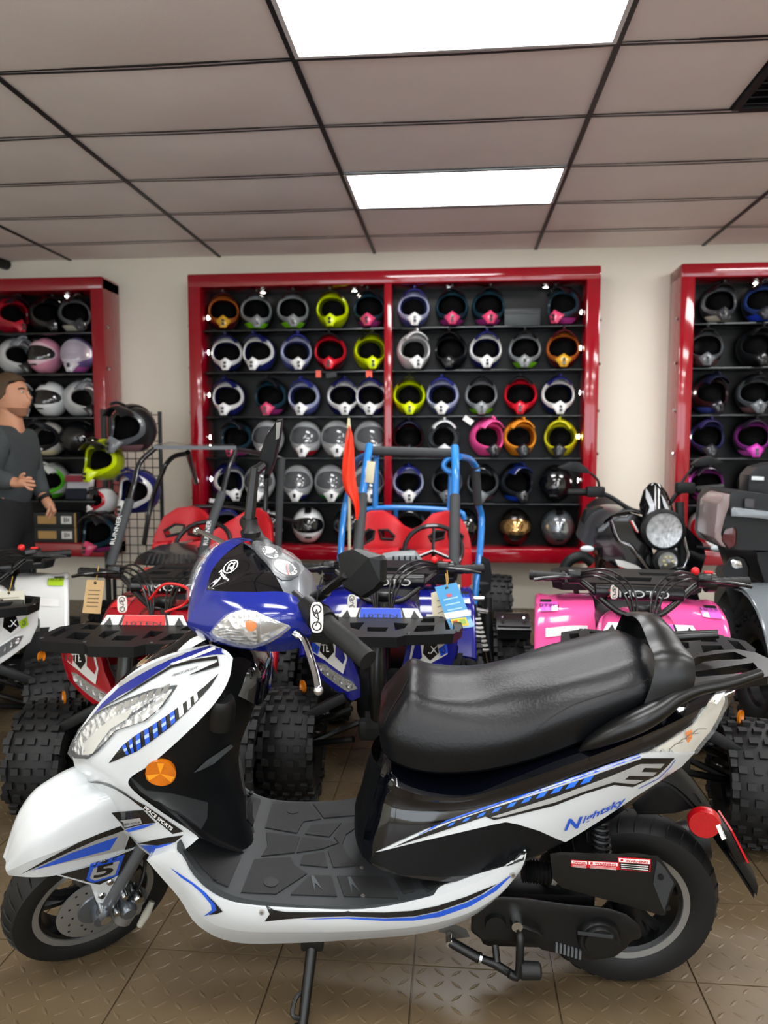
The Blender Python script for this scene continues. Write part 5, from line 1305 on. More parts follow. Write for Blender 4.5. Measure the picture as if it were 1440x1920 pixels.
fside = smooth_grid([r_[:2] for r_ in rows], 4, 4); ftop_ = smooth_grid([r_[1:-1] for r_ in rows], 4, 3); ffar = smooth_grid([r_[-2:] for r_ in rows], 4, 4)
ff = steer(G().grid(fside).grid(ftop_).grid(ffar))
sk.add(ff); fen = ff.obj('front_fender', P_wh, scoot, 60)
br = cv([(360, 688), (600, 620), (870, 506), (830, 560), (755, 700), (660, 870), (620, 860), (600, 800), (585, 752), (460, 715)], 3.43, 0, 1440)
g = plate(br, [], lambda x, y: st(x, y, -.083), lambda x, y: st(x, y, -.079), 14); sk.add(steer(g)); fbk = g.obj('fender_bracket', P_wh, scoot, 0)
for (x, y) in ((710, 735), (657, 822)):
    p = st(x/3.43, 1440+y/3.43, -.084); g = G().lathe([(0, -.003), (.007, -.003), (.009, 0)], p, (0, 1, 0), 14); steer(g).obj('bolt', P_steel, fbk)
def F(l): return cv(l, 3.43, 0, 1440)
sk.decal('stripe', F([(135, 682), (300, 585), (500, 480), (640, 420), (775, 372), (800, 398), (620, 462), (430, 545), (260, 625)]), D_bk, fen, .0010)
sk.decal('grey_panel', F([(185, 662), (430, 548), (620, 465), (785, 402), (818, 437), (797, 520), (690, 548), (350, 620)]), D_gr, fen, .0014)
sk.decal('blue_flash', F([(215, 652), (450, 545), (610, 488), (757, 438), (705, 522), (560, 560), (350, 618)]), D_bl, fen, .0020)
sk.decal('black_corner', F([(835, 425), (880, 470), (880, 500), (800, 525)]), D_bk, fen, .0014)
sk.decal('black_panel', F([(385, 683), (600, 625), (860, 520), (765, 685), (640, 748), (590, 738)]), D_bk, fbk, .0012)
sk.decal('badge', F([(582, 612), (800, 552), (752, 690), (600, 735), (552, 716)]), D_bl, fbk, .0018)
sk.decal('badge_inner', F([(600, 640), (770, 590), (738, 682), (610, 720), (575, 705)]), D_gr, fbk, .0022)
sk.text('5', F([(598, 706)])[0], (36, -9), (4, -23), D_bk, fbk, lift=.0034, bold=.03)
sk.text('FIVE', F([(612, 622)])[0], (40, -12), (2, -7), D_bk, fbk, lift=.0028)

# ---- front apron (white)
NZ = [  # ridge, mid, outer
 [(395, 1208, -.050), (412, 1214, -.09), (427, 1222, -.12), (437, 1234, -.145)],
 [(335, 1221, -.045), (368, 1238, -.095), (402, 1256, -.137), (427, 1279, -.162)],
 [(270, 1246, -.045), (315, 1272, -.10), (355, 1297, -.148), (395, 1328, -.172)],
 [(210, 1292, -.045), (252, 1318, -.105), (292, 1348, -.152), (335, 1388, -.174)],
 [(165, 1345, -.045), (205, 1370, -.105), (242, 1398, -.148), (284, 1432, -.168)],
 [(138, 1392, -.04), (170, 1412, -.10), (205, 1434, -.138), (243, 1460, -.155)],
 [(136, 1418, -.045), (165, 1440, -.10), (205, 1462, -.138), (250, 1482, -.157)],
 [(150, 1458, -.055), (190, 1484, -.105), (240, 1500, -.142), (302, 1522, -.168)],
 [(200, 1508, -.07), (228, 1530, -.11), (280, 1542, -.148), (366, 1565, -.182)],
 [(228, 1548, -.085), (252, 1570, -.118), (296, 1582, -.150), (366, 1577, -.184)],
 [(262, 1590, -.10), (285, 1606, -.12), (305, 1606, -.148), (334, 1602, -.176)]]
rows = [[s(*p) for p in r_] for r_ in NZ]
gq = smooth_grid(rows, 4, 4)
g = G().grid(gq); g2 = G().grid([[mirror(p) for p in r_] for r_ in gq]); sk.add(g); sk.add(g2); g.add(g2.v, g2.f); apr = g.obj('front_apron', P_wh, scoot, 70)
ctr = [[r_[0], V((r_[0].x-.004, r_[0].y*.5, r_[0].z-.004)), V((r_[0].x-.006, 0, r_[0].z-.006)), V((r_[0].x-.004, -r_[0].y*.5, r_[0].z-.004)), mirror(r_[0])] for r_ in gq]
g = G().grid(ctr); cm = g.obj('centre_mask', P_dk, scoot, 70)
def Z(l): return cv(l, 3.13, 0, 1160)
# black tip and steering neck above the apron
rows = [[s(395, 1202, -.015), s(420, 1204, -.02), s(450, 1206, -.02)], [s(405, 1216, -.04), s(430, 1222, -.05), s(462, 1226, -.045)], [s(440, 1244, -.08), s(460, 1252, -.08), s(490, 1262, -.06)], [s(438, 1300, -.11), s(462, 1312, -.10), s(490, 1320, -.07)]]
g = G().grid(smooth_grid([r_+[mirror(p) for p in r_[::-1]] for r_ in rows], 3, 3)); g.obj('steering_neck', P_dk, scoot, 60)
crest = [[s(257, 1258, -.03), s(257, 1252, .0), s(275, 1242, .04)], [s(290, 1241, -.04), s(290, 1226, .0), s(310, 1217, .05)], [s(326, 1228, -.042), s(324, 1204, .005), s(345, 1197, .06)], [s(360, 1220, -.045), s(358, 1182, .005), s(380, 1176, .06)], [s(394, 1212, -.05), s(388, 1178, .0), s(405, 1172, .05)]]
ck = Skin(SF); g = ck.add(G().grid(smooth_grid(crest, 3, 3))); cre = g.obj('mask_crest', P_dk, scoot, 60)
ck.decal('white_flash', [(329, 1226), (345, 1210), (358, 1199), (386, 1186), (391, 1198), (367, 1211), (350, 1221)], D_wh, cre, .002, 5)
# blue shoulder band and stripes
sk.decal('blue_band', Z([(440, 740), (500, 625), (600, 500), (700, 405), (860, 295), (1000, 232), (1160, 182), (1300, 138), (1335, 180), (1320, 210), (1250, 213), (1100, 240), (1000, 272), (900, 335), (800, 402), (700, 455), (600, 528), (540, 590), (480, 670)]), P_bl, apr, .0016, 8)
sk.decal('silver_line', Z([(690, 380), (800, 315), (900, 265), (1000, 225), (1090, 200), (1080, 214), (1000, 244), (900, 290), (800, 345), (700, 408)]), D_gr, apr, .0024)
sk.decal('white_line', Z([(1000, 268), (1130, 222), (1265, 165), (1268, 185), (1140, 235), (1030, 272)]), D_wh, apr, .0026)
sk.decal('black_stripe', Z(stroke([(600, 530), (760, 438), (900, 350), (1010, 284), (1150, 250), (1280, 232), (1285, 268), (1120, 332)], [3, 9, 12, 14, 16, 20, 26, 3])), D_bk, apr, .0030, 6)
sk.text('PEACE SPORTS', Z([(1012, 342)])[0], (47, -15), (2, -4.5), D_bk, apr, lift=.002, shear=.3)
feather = Z([(640, 848), (680, 795), (720, 745), (800, 682), (900, 622), (1000, 555), (1100, 480), (1200, 400), (1285, 322), (1240, 395), (1180, 462), (1100, 545), (1000, 637), (900, 712), (800, 780), (740, 806)])
sk.decal('checker_feather', feather, D_bk, apr, .0016, 7)
top_ = [(720, 748), (800, 684), (900, 622), (1000, 556), (1100, 482), (1180, 418)]; bot_ = [(742, 800), (800, 778), (900, 710), (1000, 632), (1100, 542), (1180, 458)]
def along(c, t):
    t = t*(len(c)-1); i = min(int(t), len(c)-2); u = t-i; return (c[i][0]+(c[i+1][0]-c[i][0])*u, c[i][1]+(c[i+1][1]-c[i][1])*u)
for k in range(10):
    t = k/10; dt = .052
    cell = [along(top_, t), along(top_, t+dt), along(bot_, min(1, t+dt+.015)), along(bot_, t+.015)]
    cell = [(x+(450-450)*0, y) for x, y in cell]
    o = sk.decal('blue_cell', Z(cell), D_bl if k < 7 else D_wh, apr, .0028, 8)
    if k < 7:
        m0 = [((a[0]*.62+b[0]*.38), (a[1]*.62+b[1]*.38)) for a, b in ((cell[0], cell[3]), (cell[1], cell[2]), (cell[2], cell[1]), (cell[3], cell[0]))]
        sk.decal('pale_centre', Z(m0), mat('decal_pale_blue', '#9db8f0', .25), apr, .0034, 8)
# lower wing graphics
sk.decal('wing_stripe', Z([(510, 958), (570, 952), (640, 968), (720, 1010), (800, 1065), (850, 1092), (960, 1165), (1078, 1246), (1015, 1262), (900, 1165), (840, 1112), (760, 1050), (680, 1000), (600, 968)]), D_bk, apr, .0014)
sk.text('PEACE SPORTS', Z([(845, 1112)])[0], (52, 41), (4, -5.5), D_wh, apr, lift=.0026, bold=.02)
wb = sk.decal('wing_panel', Z([(652, 1137), (740, 1128), (842, 1120), (880, 1160), (915, 1195), (840, 1205), (735, 1232), (700, 1190)]), D_bk, apr, .0014)
sk.decal('wing_badge', Z([(702, 1182), (828, 1164), (838, 1198), (735, 1222)]), D_gr, apr, .0026)
sk.text('SUPER MOTOR', Z([(725, 1212)])[0], (33, -5), (0, -4), D_bk, apr, lift=.0034)
sk.decal('wing_blue', Z([(730, 1238), (840, 1208), (915, 1197), (850, 1225), (760, 1248)]), D_bl, apr, .0024)
sk.decal('wing_black_tip', Z([(805, 1318), (960, 1285), (1080, 1268), (1030, 1310), (930, 1330)]), D_bk, apr, .0014)
sk.decal('wing_blue_tip', Z([(825, 1328), (930, 1328), (1020, 1312), (960, 1345), (885, 1378)]), D_bl, apr, .0014)
# headlamp
HL = Z([(425, 782), (440, 740), (490, 645), (560, 565), (620, 530), (760, 470), (900, 420), (1050, 394), (1015, 450), (960, 522), (860, 602), (760, 636), (690, 662), (640, 722), (580, 782), (525, 822), (450, 815)])
hl = sk.decal('headlamp', HL, P_refl, scoot, .003, 7, thick=.003)
cx_ = sum(p[0] for p in HL)/len(HL); cy_ = sum(p[1] for p in HL)/len(HL)
sk.decal('bezel', HL, mat('lamp_bezel', '#23272b', .2), hl, .0055, 7, holes=[[(cx_+(x-cx_)*.94-1, cy_+(y-cy_)*.90) for x, y in HL]])
for k in range(7):
    x0, y0 = 700+46*k, 510-18*k
    sk.decal('reflector_cell', Z([(x0, y0), (x0+34, y0-14), (x0+20, y0+26), (x0-16, y0+40)]), P_steel, hl, .006, 9)
for k in range(6):
    x0, y0 = 720+34*k, 600-22*k
    sk.decal('lamp_divider', Z([(x0, y0), (x0+30, y0-16), (x0+18, y0+6), (x0-8, y0+20)]), mat('lamp_dark_metal', '#4a4f54', .15, metal=.8), hl, .006, 9)  # darker grey metal patches across the headlamp reflector
sk.decal('bulb_cover', Z([(500, 800), (520, 720), (600, 640), (690, 575), (800, 530), (760, 590), (660, 650), (600, 730), (560, 790)]), mat('lamp_bowl', '#f0f3f5', .1, metal=.9), hl, .0066, 8)
sk.decal('lens', HL, P_lens, hl, .011, 7, thick=.008)

# ---- inner leg shield (black)
LS = [  # from the white edge to the rear silhouette
 [(437, 1235, -.14), (452, 1232, -.11), (470, 1240, -.07), (478, 1250, -.03)],
 [(418, 1290, -.155), (440, 1300, -.12), (462, 1320, -.07), (472, 1330, -.03)],
 [(380, 1343, -.165), (405, 1365, -.14), (430, 1385, -.09), (445, 1400, -.03)],
 [(325, 1395, -.168), (365, 1420, -.15), (410, 1445, -.09), (436, 1450, -.03)],
 [(280, 1435, -.165), (325, 1465, -.155), (390, 1495, -.09), (444, 1505, -.03)],
 [(245, 1463, -.153), (310, 1500, -.16), (390, 1540, -.095), (456, 1555, -.03)],
 [(252, 1482, -.155), (330, 1525, -.165), (395, 1570, -.10), (464, 1592, -.03)],
 [(364, 1566, -.178), (385, 1575, -.165), (420, 1590, -.11), (468, 1598, -.03)]]
rows = []
for r_ in LS:
    n_ = [s(*p) for p in r_]; rows.append(n_+[mirror(p) for p in n_[::-1]])
g = G().grid(smooth_grid(rows, 3, 3)); sk.add(g); ls = g.obj('leg_shield', P_mt, scoot, 50)
rf = sk.decal('amber_reflector', [(303+27*math.cos(a*PI/12), 1445+23*math.sin(a*PI/12)) for a in range(24)], P_amb, scoot, .010, 8, thick=.010)
for a0 in (15, 140, 255):
    sk.decal('facet', [(303, 1445), (303+25*math.cos(R(a0)), 1445+21*math.sin(R(a0))), (303+25*math.cos(R(a0+32)), 1445+21*math.sin(R(a0+32)))], mat('amber_bright', '#ef9a1c', .15, coat=.6, bump=.3, bs=900), rf, .0108, 10)
sk.decal('trim_panel', Z([(1135, 900), (1215, 825), (1350, 735), (1365, 750), (1250, 850), (1180, 885)]), mat('trim_grey', '#4a4e50', .3), ls, .002)
sk.decal('lower_step', Z([(770, 930), (860, 1005), (1000, 1020), (1215, 1075), (1210, 1170), (1170, 1240), (1080, 1170), (930, 1075), (830, 1010)]), mat('step_grey', '#26292b', .5), ls, .004, 9, thick=.004)
cp = s(415, 1322, -.14)
g = G().lathe([(0, .022), (.022, .022), (.027, .014), (.030, 0), (.030, -.05)], cp, (.15, -.25, .95), 26); g.box(cp+V((0, -.005, .028)), (.02, .006, .012)); g.obj('cap', P_eng, ls, 40)

# ---- floorboard
FB = [  # near edge -> far edge
 [(332, 1580, -.19), (372, 1560, -.10), (420, 1530, 0), (450, 1500, .10), (448, 1468, .19)],
 [(375, 1640, -.195), (410, 1610, -.10), (445, 1570, 0), (480, 1525, .10), (470, 1487, .20)],
 [(440, 1680, -.20), (470, 1640, -.10), (500, 1590, 0), (520, 1545, .10), (520, 1500, .205)],
 [(540, 1695, -.20), (560, 1645, -.10), (575, 1595, 0), (590, 1548, .10), (590, 1503, .205)],
 [(660, 1699, -.20), (665, 1645, -.10), (665, 1595, 0), (665, 1545, .10), (660, 1498, .20)],
 [(790, 1684, -.20), (770, 1640, -.10), (740, 1590, 0), (720, 1540, .10), (705, 1488, .195)],
 [(900, 1650, -.195), (880, 1630, -.12), (850, 1600, -.02), (820, 1560, .10), (800, 1510, .19)],
 [(986, 1600, -.18), (985, 1600, -.12), (970, 1590, -.02), (940, 1560, .10), (920, 1510, .18)]]
fbn = []
zt = []
for r_ in FB:
    a, b = s(*r_[0]), s(*r_[-1]); row = []
    for k, p in enumerate(r_):
        u = (p[2]-r_[0][2])/(r_[-1][2]-r_[0][2]); q = a+(b-a)*u; row.append(q)
    fbn.append(row)
zf = sum(r_[0].z for r_ in fbn[1:6])/5
gg = smooth_grid(fbn, 4, 3)
g = G().grid(gg); edge = [[r_[0] for r_ in gg], [r_[0]+V((0, -.004, -.012)) for r_ in gg], [r_[0]+V((0, .004, -.03)) for r_ in gg]]; g.grid(edge)
edge = [[r_[-1] for r_ in gg], [r_[-1]+V((0, .004, -.03)) for r_ in gg]]; g.grid(edge)
sk.add(g); flb = g.obj('floorboard', P_mat, scoot, 40)
def C3(l): return cv(l, 2.88, 340, 1400)
P_pad = mat('mat_pad', '#141617', .55, var=.05, bump=.35, bs=1500)
for pl in ([(490, 302), (690, 310), (755, 393), (660, 408), (625, 470), (452, 440)], [(712, 312), (860, 296), (1050, 262), (1028, 350), (1000, 368), (770, 388)],
           [(458, 466), (640, 492), (612, 575), (432, 594), (466, 540)], [(652, 492), (800, 512), (845, 525), (760, 555), (622, 575)],
           [(700, 428), (865, 415), (800, 490), (668, 474)], [(870, 425), (1000, 400), (890, 478), (868, 535), (905, 600), (962, 645), (820, 655), (792, 565), (852, 526), (825, 490)],
           [(655, 592), (772, 572), (792, 655), (642, 640)], [(392, 612), (590, 600), (610, 642), (678, 690), (510, 800), (322, 790)],
           [(692, 700), (810, 700), (842, 812), (590, 802)], [(842, 702), (1100, 704), (1170, 822), (880, 812)], [(20, 545), (120, 570), (322, 600), (250, 760), (190, 735), (110, 660)],
           [(345, 260), (430, 290), (385, 430), (350, 390)], [(1150, 712), (1235, 716), (1262, 785), (1200, 800)], [(1290, 730), (1400, 715), (1430, 740), (1330, 790)]):
    sk.decal('tread_pad', C3(pl), P_pad, flb, .0026, 9, thick=.0026)
for (x, y, a, b) in ((602, 350, 32, 20), (484, 740, 40, 26), (1350, 750, 40, 28)):
    sk.decal('drain_plug', C3([(x+a*math.cos(k*PI/8), y+b*math.sin(k*PI/8)) for k in range(16)]), mat('plug_black', '#0f1112', .45), flb, .0042, 9, thick=.002)
for (x, y) in ((700, 706), (900, 712)):
    sk.decal('chevron', C3([(x, y), (x+14, y-2), (x+62, y+75), (x+22, y+38), (x+20, y+84)]), mat('chevron_grey', '#3a3f42', .4), flb, .0042, 6, thick=.0015)
for (x, y) in ((375, 252), (1050, 258), (1010, 384), (978, 662), (982, 812), (182, 718)):
    sk.decal('screw_head', C3([(x+13*math.cos(k*PI/5), y+9*math.sin(k*PI/5)) for k in range(10)]), P_steel if x > 960 and y > 300 else P_eng, flb, .004, 9, thick=.003)
# ---- lower side panel (white) beneath the floorboard
LP = [  # top, upper belly, crease, bottom
 [(284, 1606, -.172), (281, 1608, -.170), (278, 1611, -.168), (275, 1613, -.165)],
 [(330, 1598, -.198), (318, 1618, -.196), (308, 1630, -.19), (298, 1640, -.18)],
 [(362, 1645, -.203), (352, 1660, -.203), (345, 1672, -.196), (336, 1684, -.182)],
 [(398, 1678, -.206), (390, 1700, -.207), (382, 1722, -.198), (372, 1736, -.180)],
 [(455, 1697, -.208), (450, 1722, -.210), (445, 1745, -.200), (440, 1767, -.165)],
 [(560, 1706, -.208), (558, 1728, -.211), (556, 1748, -.202), (554, 1768, -.165)],
 [(680, 1708, -.208), (680, 1728, -.211), (678, 1746, -.203), (676, 1761, -.168)],
 [(790, 1689, -.207), (790, 1714, -.210), (790, 1736, -.204), (790, 1750, -.172)],
 [(880, 1660, -.203), (880, 1688, -.206), (878, 1712, -.202), (870, 1726, -.175)],
 [(945, 1625, -.196), (945, 1652, -.197), (938, 1676, -.194), (925, 1690, -.175)],
 [(987, 1601, -.186), (983, 1616, -.186), (975, 1634, -.183), (960, 1650, -.172)]]
rows = [[s(*p) for p in r_] for r_ in LP]
gr = smooth_grid(rows, 4, 3)
g = G().grid([r_[:7] for r_ in gr]).grid([r_[6:] for r_ in gr]); inner = [[p+V((0, .03, 0)) for p in r_] for r_ in gr]
g.grid([[r_[0] for r_ in gr], [r_[0] for r_ in inner]]); g.grid([[r_[-1] for r_ in gr], [r_[-1] for r_ in inner]])
sk.add(g); lp = g.obj('floor_side_panel', P_wh, scoot, 40)
G().grid([[mirror(p)+V((0, 0, -.02)) for p in r_] for r_ in gr]).obj('floor_side_panel', P_wh, scoot, 40)
bel = smooth_grid([[r_[-1]+V((0, .01, 0)), V((r_[-1].x, -.06, r_[-1].z-.03)), V((r_[-1].x, .06, r_[-1].z-.03)), mirror(r_[-1])] for r_ in rows[3:9]], 3, 3)
G().grid(bel).obj('belly_pan', P_wh, scoot, 60)
sk.decal('wing_edge_blue', C3([(-60, 650), (0, 705), (60, 745), (110, 790), (160, 850), (165, 880), (120, 915), (190, 890), (185, 850), (130, 785), (60, 730), (0, 690)]), D_bl, lp, .0014)
sk.decal('wing_edge_black', C3([(150, 905), (190, 880), (185, 850), (130, 790), (180, 835), (225, 888), (190, 900)]), D_bk, lp, .0022)
sk.decal('belly_stripe', C3([(455, 860), (500, 880), (560, 890), (700, 892), (900, 890), (1100, 893), (1250, 884), (1382, 858), (1538, 808), (1705, 738), (1620, 795), (1538, 834), (1382, 888), (1250, 915), (1100, 922), (900, 915), (700, 920), (560, 930), (450, 942), (478, 902)]), D_bk, lp, .0014)
sk.decal('belly_blue', C3([(640, 930), (900, 919), (1100, 926), (1250, 919), (1382, 892), (1538, 840), (1640, 790), (1800, 675), (1700, 775), (1560, 858), (1400, 915), (1250, 936), (1100, 938), (900, 927)]), D_bl, lp, .0018)
for (x, y) in ((435, 892), (1788, 690)):
    sk.decal('screw_recess', C3([(x+16*math.cos(k*PI/6), y+16*math.sin(k*PI/6)) for k in range(12)]), D_gr, lp, .003, 9, thick=.003)
    sk.decal('screw_head', C3([(x+9*math.cos(k*PI/6), y+9*math.sin(k*PI/6)) for k in range(12)]), P_steel, lp, .0045, 9)

# ---- rear body
RB = [  # top (under seat), upper, belt, lower, bottom
 [(716, 1440, -.085), (704, 1480, -.09), (694, 1525, -.10), (682, 1565, -.115), (680, 1606, -.13)],
 [(738, 1450, -.12), (728, 1495, -.13), (716, 1545, -.145), (706, 1590, -.155), (708, 1628, -.165)],
 [(790, 1470, -.135), (785, 1510, -.145), (778, 1550, -.16), (772, 1600, -.17), (775, 1646, -.178)],
 [(870, 1475, -.14), (868, 1510, -.155), (865, 1545, -.168), (862, 1600, -.174), (870, 1652, -.178)],
 [(950, 1452, -.145), (953, 1490, -.16), (955, 1525, -.17), (960, 1575, -.172), (975, 1620, -.168)],
 [(1035, 1422, -.147), (1042, 1460, -.162), (1048, 1495, -.168), (1052, 1540, -.164), (1058, 1580, -.15)],
 [(1120, 1392, -.145), (1130, 1428, -.157), (1140, 1460, -.16), (1145, 1495, -.152), (1148, 1535, -.13)],
 [(1200, 1362, -.135), (1212, 1392, -.146), (1222, 1420, -.148), (1226, 1445, -.138), (1225, 1475, -.115)],
 [(1275, 1330, -.115), (1285, 1358, -.122), (1288, 1385, -.122), (1288, 1408, -.112), (1280, 1435, -.095)],
 [(1335, 1304, -.085), (1340, 1325, -.09), (1335, 1350, -.09), (1325, 1375, -.085), (1305, 1404, -.075)],
 [(1375, 1290, -.05), (1376, 1300, -.05), (1372, 1312, -.05), (1362, 1330, -.05), (1345, 1352, -.045)]]
rows = []
for r_ in RB:
    n_ = [s(*p) for p in r_]; rows.append(n_[::-1]+[mirror(p) for p in n_])
g = G().grid(smooth_grid(rows, 4, 3)); sk.add(g); rb = g.obj('rear_body', P_dk, scoot, 60)
fr = [mirror(p) for p in [s(*q) for q in RB[0]]]; nr = [s(*q) for q in RB[0]]
rows = [[n_, V((n_.x-.018, n_.y*.6, n_.z)), V((n_.x-.028, 0, n_.z)), V((n_.x-.018, -n_.y*.6, n_.z)), f_] for n_, f_ in zip(nr, fr)]
g = G().grid(smooth_grid(rows, 3, 3)); sk.add(g); g.obj('seat_box_front', P_mt, scoot, 60)
def C4(l): return cv(l, 2.4, 660, 1160)
def C5(l): return cv(l, 3.6, 1040, 1180)
sk.decal('lower_cover', C4([(112, 1052), (300, 990), (480, 958), (640, 920), (740, 918), (840, 950), (955, 998), (870, 1040), (790, 1075), (700, 1110), (560, 1150), (400, 1160), (220, 1150), (80, 1090)]), P_mt, rb, .003, 9, thick=.003)
WP = C4([(108, 1048), (330, 948), (600, 858), (840, 768), (1040, 698), (1300, 605)])+C5([(640, 822), (800, 826), (935, 818), (850, 912), (700, 1012), (530, 1122), (340, 1252), (200, 1342), (70, 1422)])+C4([(952, 997), (900, 975), (840, 948), (740, 918), (690, 910), (640, 920), (480, 958), (300, 1000)])
wp = sk.decal('side_panel', WP, P_wh, scoot, .005, 8, thick=.005, add=True)
sk.decal('blue_line', C4(stroke([(300, 972), (430, 908), (600, 850), (840, 772), (1040, 706), (1296, 616)], [2, 6, 9, 10, 10, 12])), D_bl, wp, .0012)
sk.decal('black_band', C4([(180, 1030), (330, 962), (450, 914), (600, 862), (840, 786), (1050, 716), (1300, 630)])+C5([(580, 868), (808, 866), (760, 920), (690, 985), (525, 1062), (400, 1048), (200, 1110), (0, 1188)])+C4([(700, 892), (640, 905), (600, 890), (480, 930), (330, 980)]), D_bk, wp, .0014)
sk.decal('grey_band', C4([(625, 892), (840, 822)])+C5([(0, 1128), (370, 990), (575, 905), (738, 903), (712, 933), (603, 930), (583, 958), (688, 960), (660, 985), (500, 985), (470, 1010), (600, 1012), (540, 1040), (395, 1028), (200, 1090), (0, 1165)])+C4([(660, 892)]), D_gr, wp, .0022)
for k in range(10):
    x = 430+66*k; y = 929-.315*(x-430) if x < 600 else 875-.333*(x-600); w2 = 26+2.4*k; h2_ = 5+.7*k
    sk.decal('blue_dash', C4([(x, y+h2_), (x+w2*.45, y-h2_-w2*.14), (x+w2*1.35, y-h2_-w2*.42), (x+w2*.9, y+h2_-w2*.28)]), mat('decal_bright_blue', '#2a6ae0', .25), wp, .0026)
sk.decal('fine_line', C5(stroke([(565, 1072), (700, 1005), (780, 925), (812, 880)], 4)), D_bl, wp, .0014)
sk.text('N', C5([(62, 1356)])[0], (26, -5), (9, -22), D_bl, wp, lift=.002, bold=.03)
sk.text('ightsky', C5([(180, 1322)])[0], (79, -38), (5, -18), D_bl, wp, lift=.002, bold=.02, shear=.1)
# ---- tail lamp
TL = C5([(640, 822), (740, 765), (860, 690), (930, 640), (1000, 545), (1080, 450), (1140, 435), (1135, 490), (1090, 590), (1040, 680), (980, 750), (930, 815), (800, 826)])
tl = sk.decal('tail_lamp', TL, mat('tail_reflector', '#f2f2ea', .18, metal=.5, var=.2, vs=60, bump=.4, bs=120), scoot, .004, 7, thick=.004)
sk.decal('amber_bulb', C5([(870, 690), (912, 670), (915, 720), (885, 760)]), mat('amber_bulb', '#d9781c', .2), tl, .006)
sk.decal('lens', TL, P_lens, tl, .012, 7, thick=.008)
for k in range(4): sk.decal('rib', C5(stroke([(760+50*k, 800-34*k), (800+50*k, 765-34*k), (850+52*k, 750-30*k)], 5)), P_steel, tl, .007)

# ---- seat
SE = [  # station: near-bottom, near shoulder, top centre height from far silhouette pixel
 ((716, 1405), (714, 1362), (735, 1325), (752, 1290), .10),
 ((740, 1428), (738, 1380), (765, 1305), (775, 1266), .135),
 ((800, 1446), (800, 1400), (810, 1322), (830, 1259), .15),
 ((880, 1446), (885, 1400), (885, 1330), (900, 1250), .155),
 ((960, 1432), (965, 1385), (965, 1320), (968, 1233), .158),
 ((1040, 1408), (1050, 1352), (1050, 1290), (1050, 1216), .158),
 ((1120, 1376), (1130, 1322), (1130, 1268), (1130, 1210), .155),
 ((1190, 1346), (1200, 1298), (1195, 1248), (1190, 1214), .145),
 ((1238, 1318), (1238, 1290), (1230, 1255), (1222, 1234), .12)]
rows = []
for (b_, m_, sh, tp, hw) in SE:
    b0 = s(*b_, -hw+.012); m0 = s(*m_, -hw); s0 = s(*sh, -hw*.72); t0 = s(*tp, hw*.45)
    zt_ = max(t0.z, s0.z+.012)
    row = [b0, m0, s0, V((s0.x+.004, -hw*.35, zt_)), V((s0.x+.006, 0, zt_+.006)), V((s0.x+.004, hw*.35, zt_)), mirror(s0), mirror(m0), mirror(b0)]
    rows.append(row)
a = rows[0]; e = rows[-1]
ca = sum(a, V())/len(a); ce = sum(e, V())/len(e)
rows = [[ca+(p-ca)*.55+V((-.014, 0, -.004)) for p in a]]+rows+[[ce+(p-ce)*.6+V((.018, 0, -.008)) for p in e]]
gs = smooth_grid(rows, 5, 4)
g = G().grid(gs); n0 = len(gs[0]); g.f.append(tuple(range(n0))); g.f.append(tuple((len(gs)-1)*n0+j for j in range(n0)))
P_seat = mat('seat_vinyl', '#0a0c0f', .36, spec=.4, var=.05, bump=.3, bs=160)
sk.add(g); se = g.obj('seat', P_seat, scoot, 70)
def seam(l, w_=1.6): sk.decal('stitching', C4(stroke(l, w_*2.4)), mat('seam_thread', '#050606', .7), se, .0012, 5)
seam([(735, 655), (770, 585), (830, 500), (900, 440), (1000, 385), (1150, 335), (1290, 295), (1350, 262)])
seam([(150, 470), (170, 420), (215, 350), (245, 290), (255, 265)])
G().grid(smooth_grid([[p+V((0, -.002*0, -.004)) for p in (r_[0], r_[0]*.5+r_[8]*.5, r_[8])] for r_ in rows[1:-1]], 3, 2)).obj('seat_base', P_mt, se)
# ---- grab rail and rear rack
P_rail = mat('rail_black', '#08090a', .33, var=.03)
pth = [s(1085, 1408, -.150), s(1110, 1392, -.158), s(1150, 1372, -.165), s(1195, 1352, -.168), s(1235, 1330, -.16), s(1268, 1308, -.15), s(1310, 1292, -.14), s(1370, 1280, -.13), s(1425, 1262, -.11)]
rad = [.003, .017, .026, .029, .026, .021, .016, .014, .012]
def interp(p, n): return [c.x for c in cr([V((x, 0, 0)) for x in p], n)]
gp = cr(pth, 5); gr_ = interp(rad, 5)
rail = empty('grab_rail'); rail.parent = scoot
g = G().tube(gp, gr_, 14, flat=.8); sk.add(g); g.obj('rail_arm', P_rail, rail, 70)
G().tube([mirror(p) for p in gp], gr_, 14, flat=.8).obj('rail_arm', P_rail, rail, 70)
# hoop behind the seat
h0 = [s(1245, 1322, -.15), s(1262, 1272, -.145), s(1262, 1232, -.125), s(1248, 1208, -.085)]
hoop = h0+[V((h0[-1].x-.004, -.03, h0[-1].z+.018)), V((h0[-1].x-.004, .03, h0[-1].z+.018))]+[mirror(p) for p in h0[::-1]]
hp = cr(hoop, 5); rows = []
for i, p in enumerate(hp):
    t = (hp[min(i+1, len(hp)-1)]-hp[max(0, i-1)]).normalized(); w2 = .028+.012*abs(math.cos(PI*i/(len(hp)-1)))
    nrm = t.cross(V((1, 0, 0))).normalized()
    rows.append([p+V((-w2, 0, 0)), p+V((-w2*.6, 0, 0))+nrm*.009, p+V((w2*.6, 0, 0))+nrm*.009, p+V((w2*1.1, 0, -.004)), p+V((w2*.5, 0, 0))-nrm*.007, p+V((-w2*.6, 0, 0))-nrm*.007])
g = G().grid(rows, closev=True, cap=True); sk.add(g); g.obj('backrest_hoop', P_rail, rail, 60)
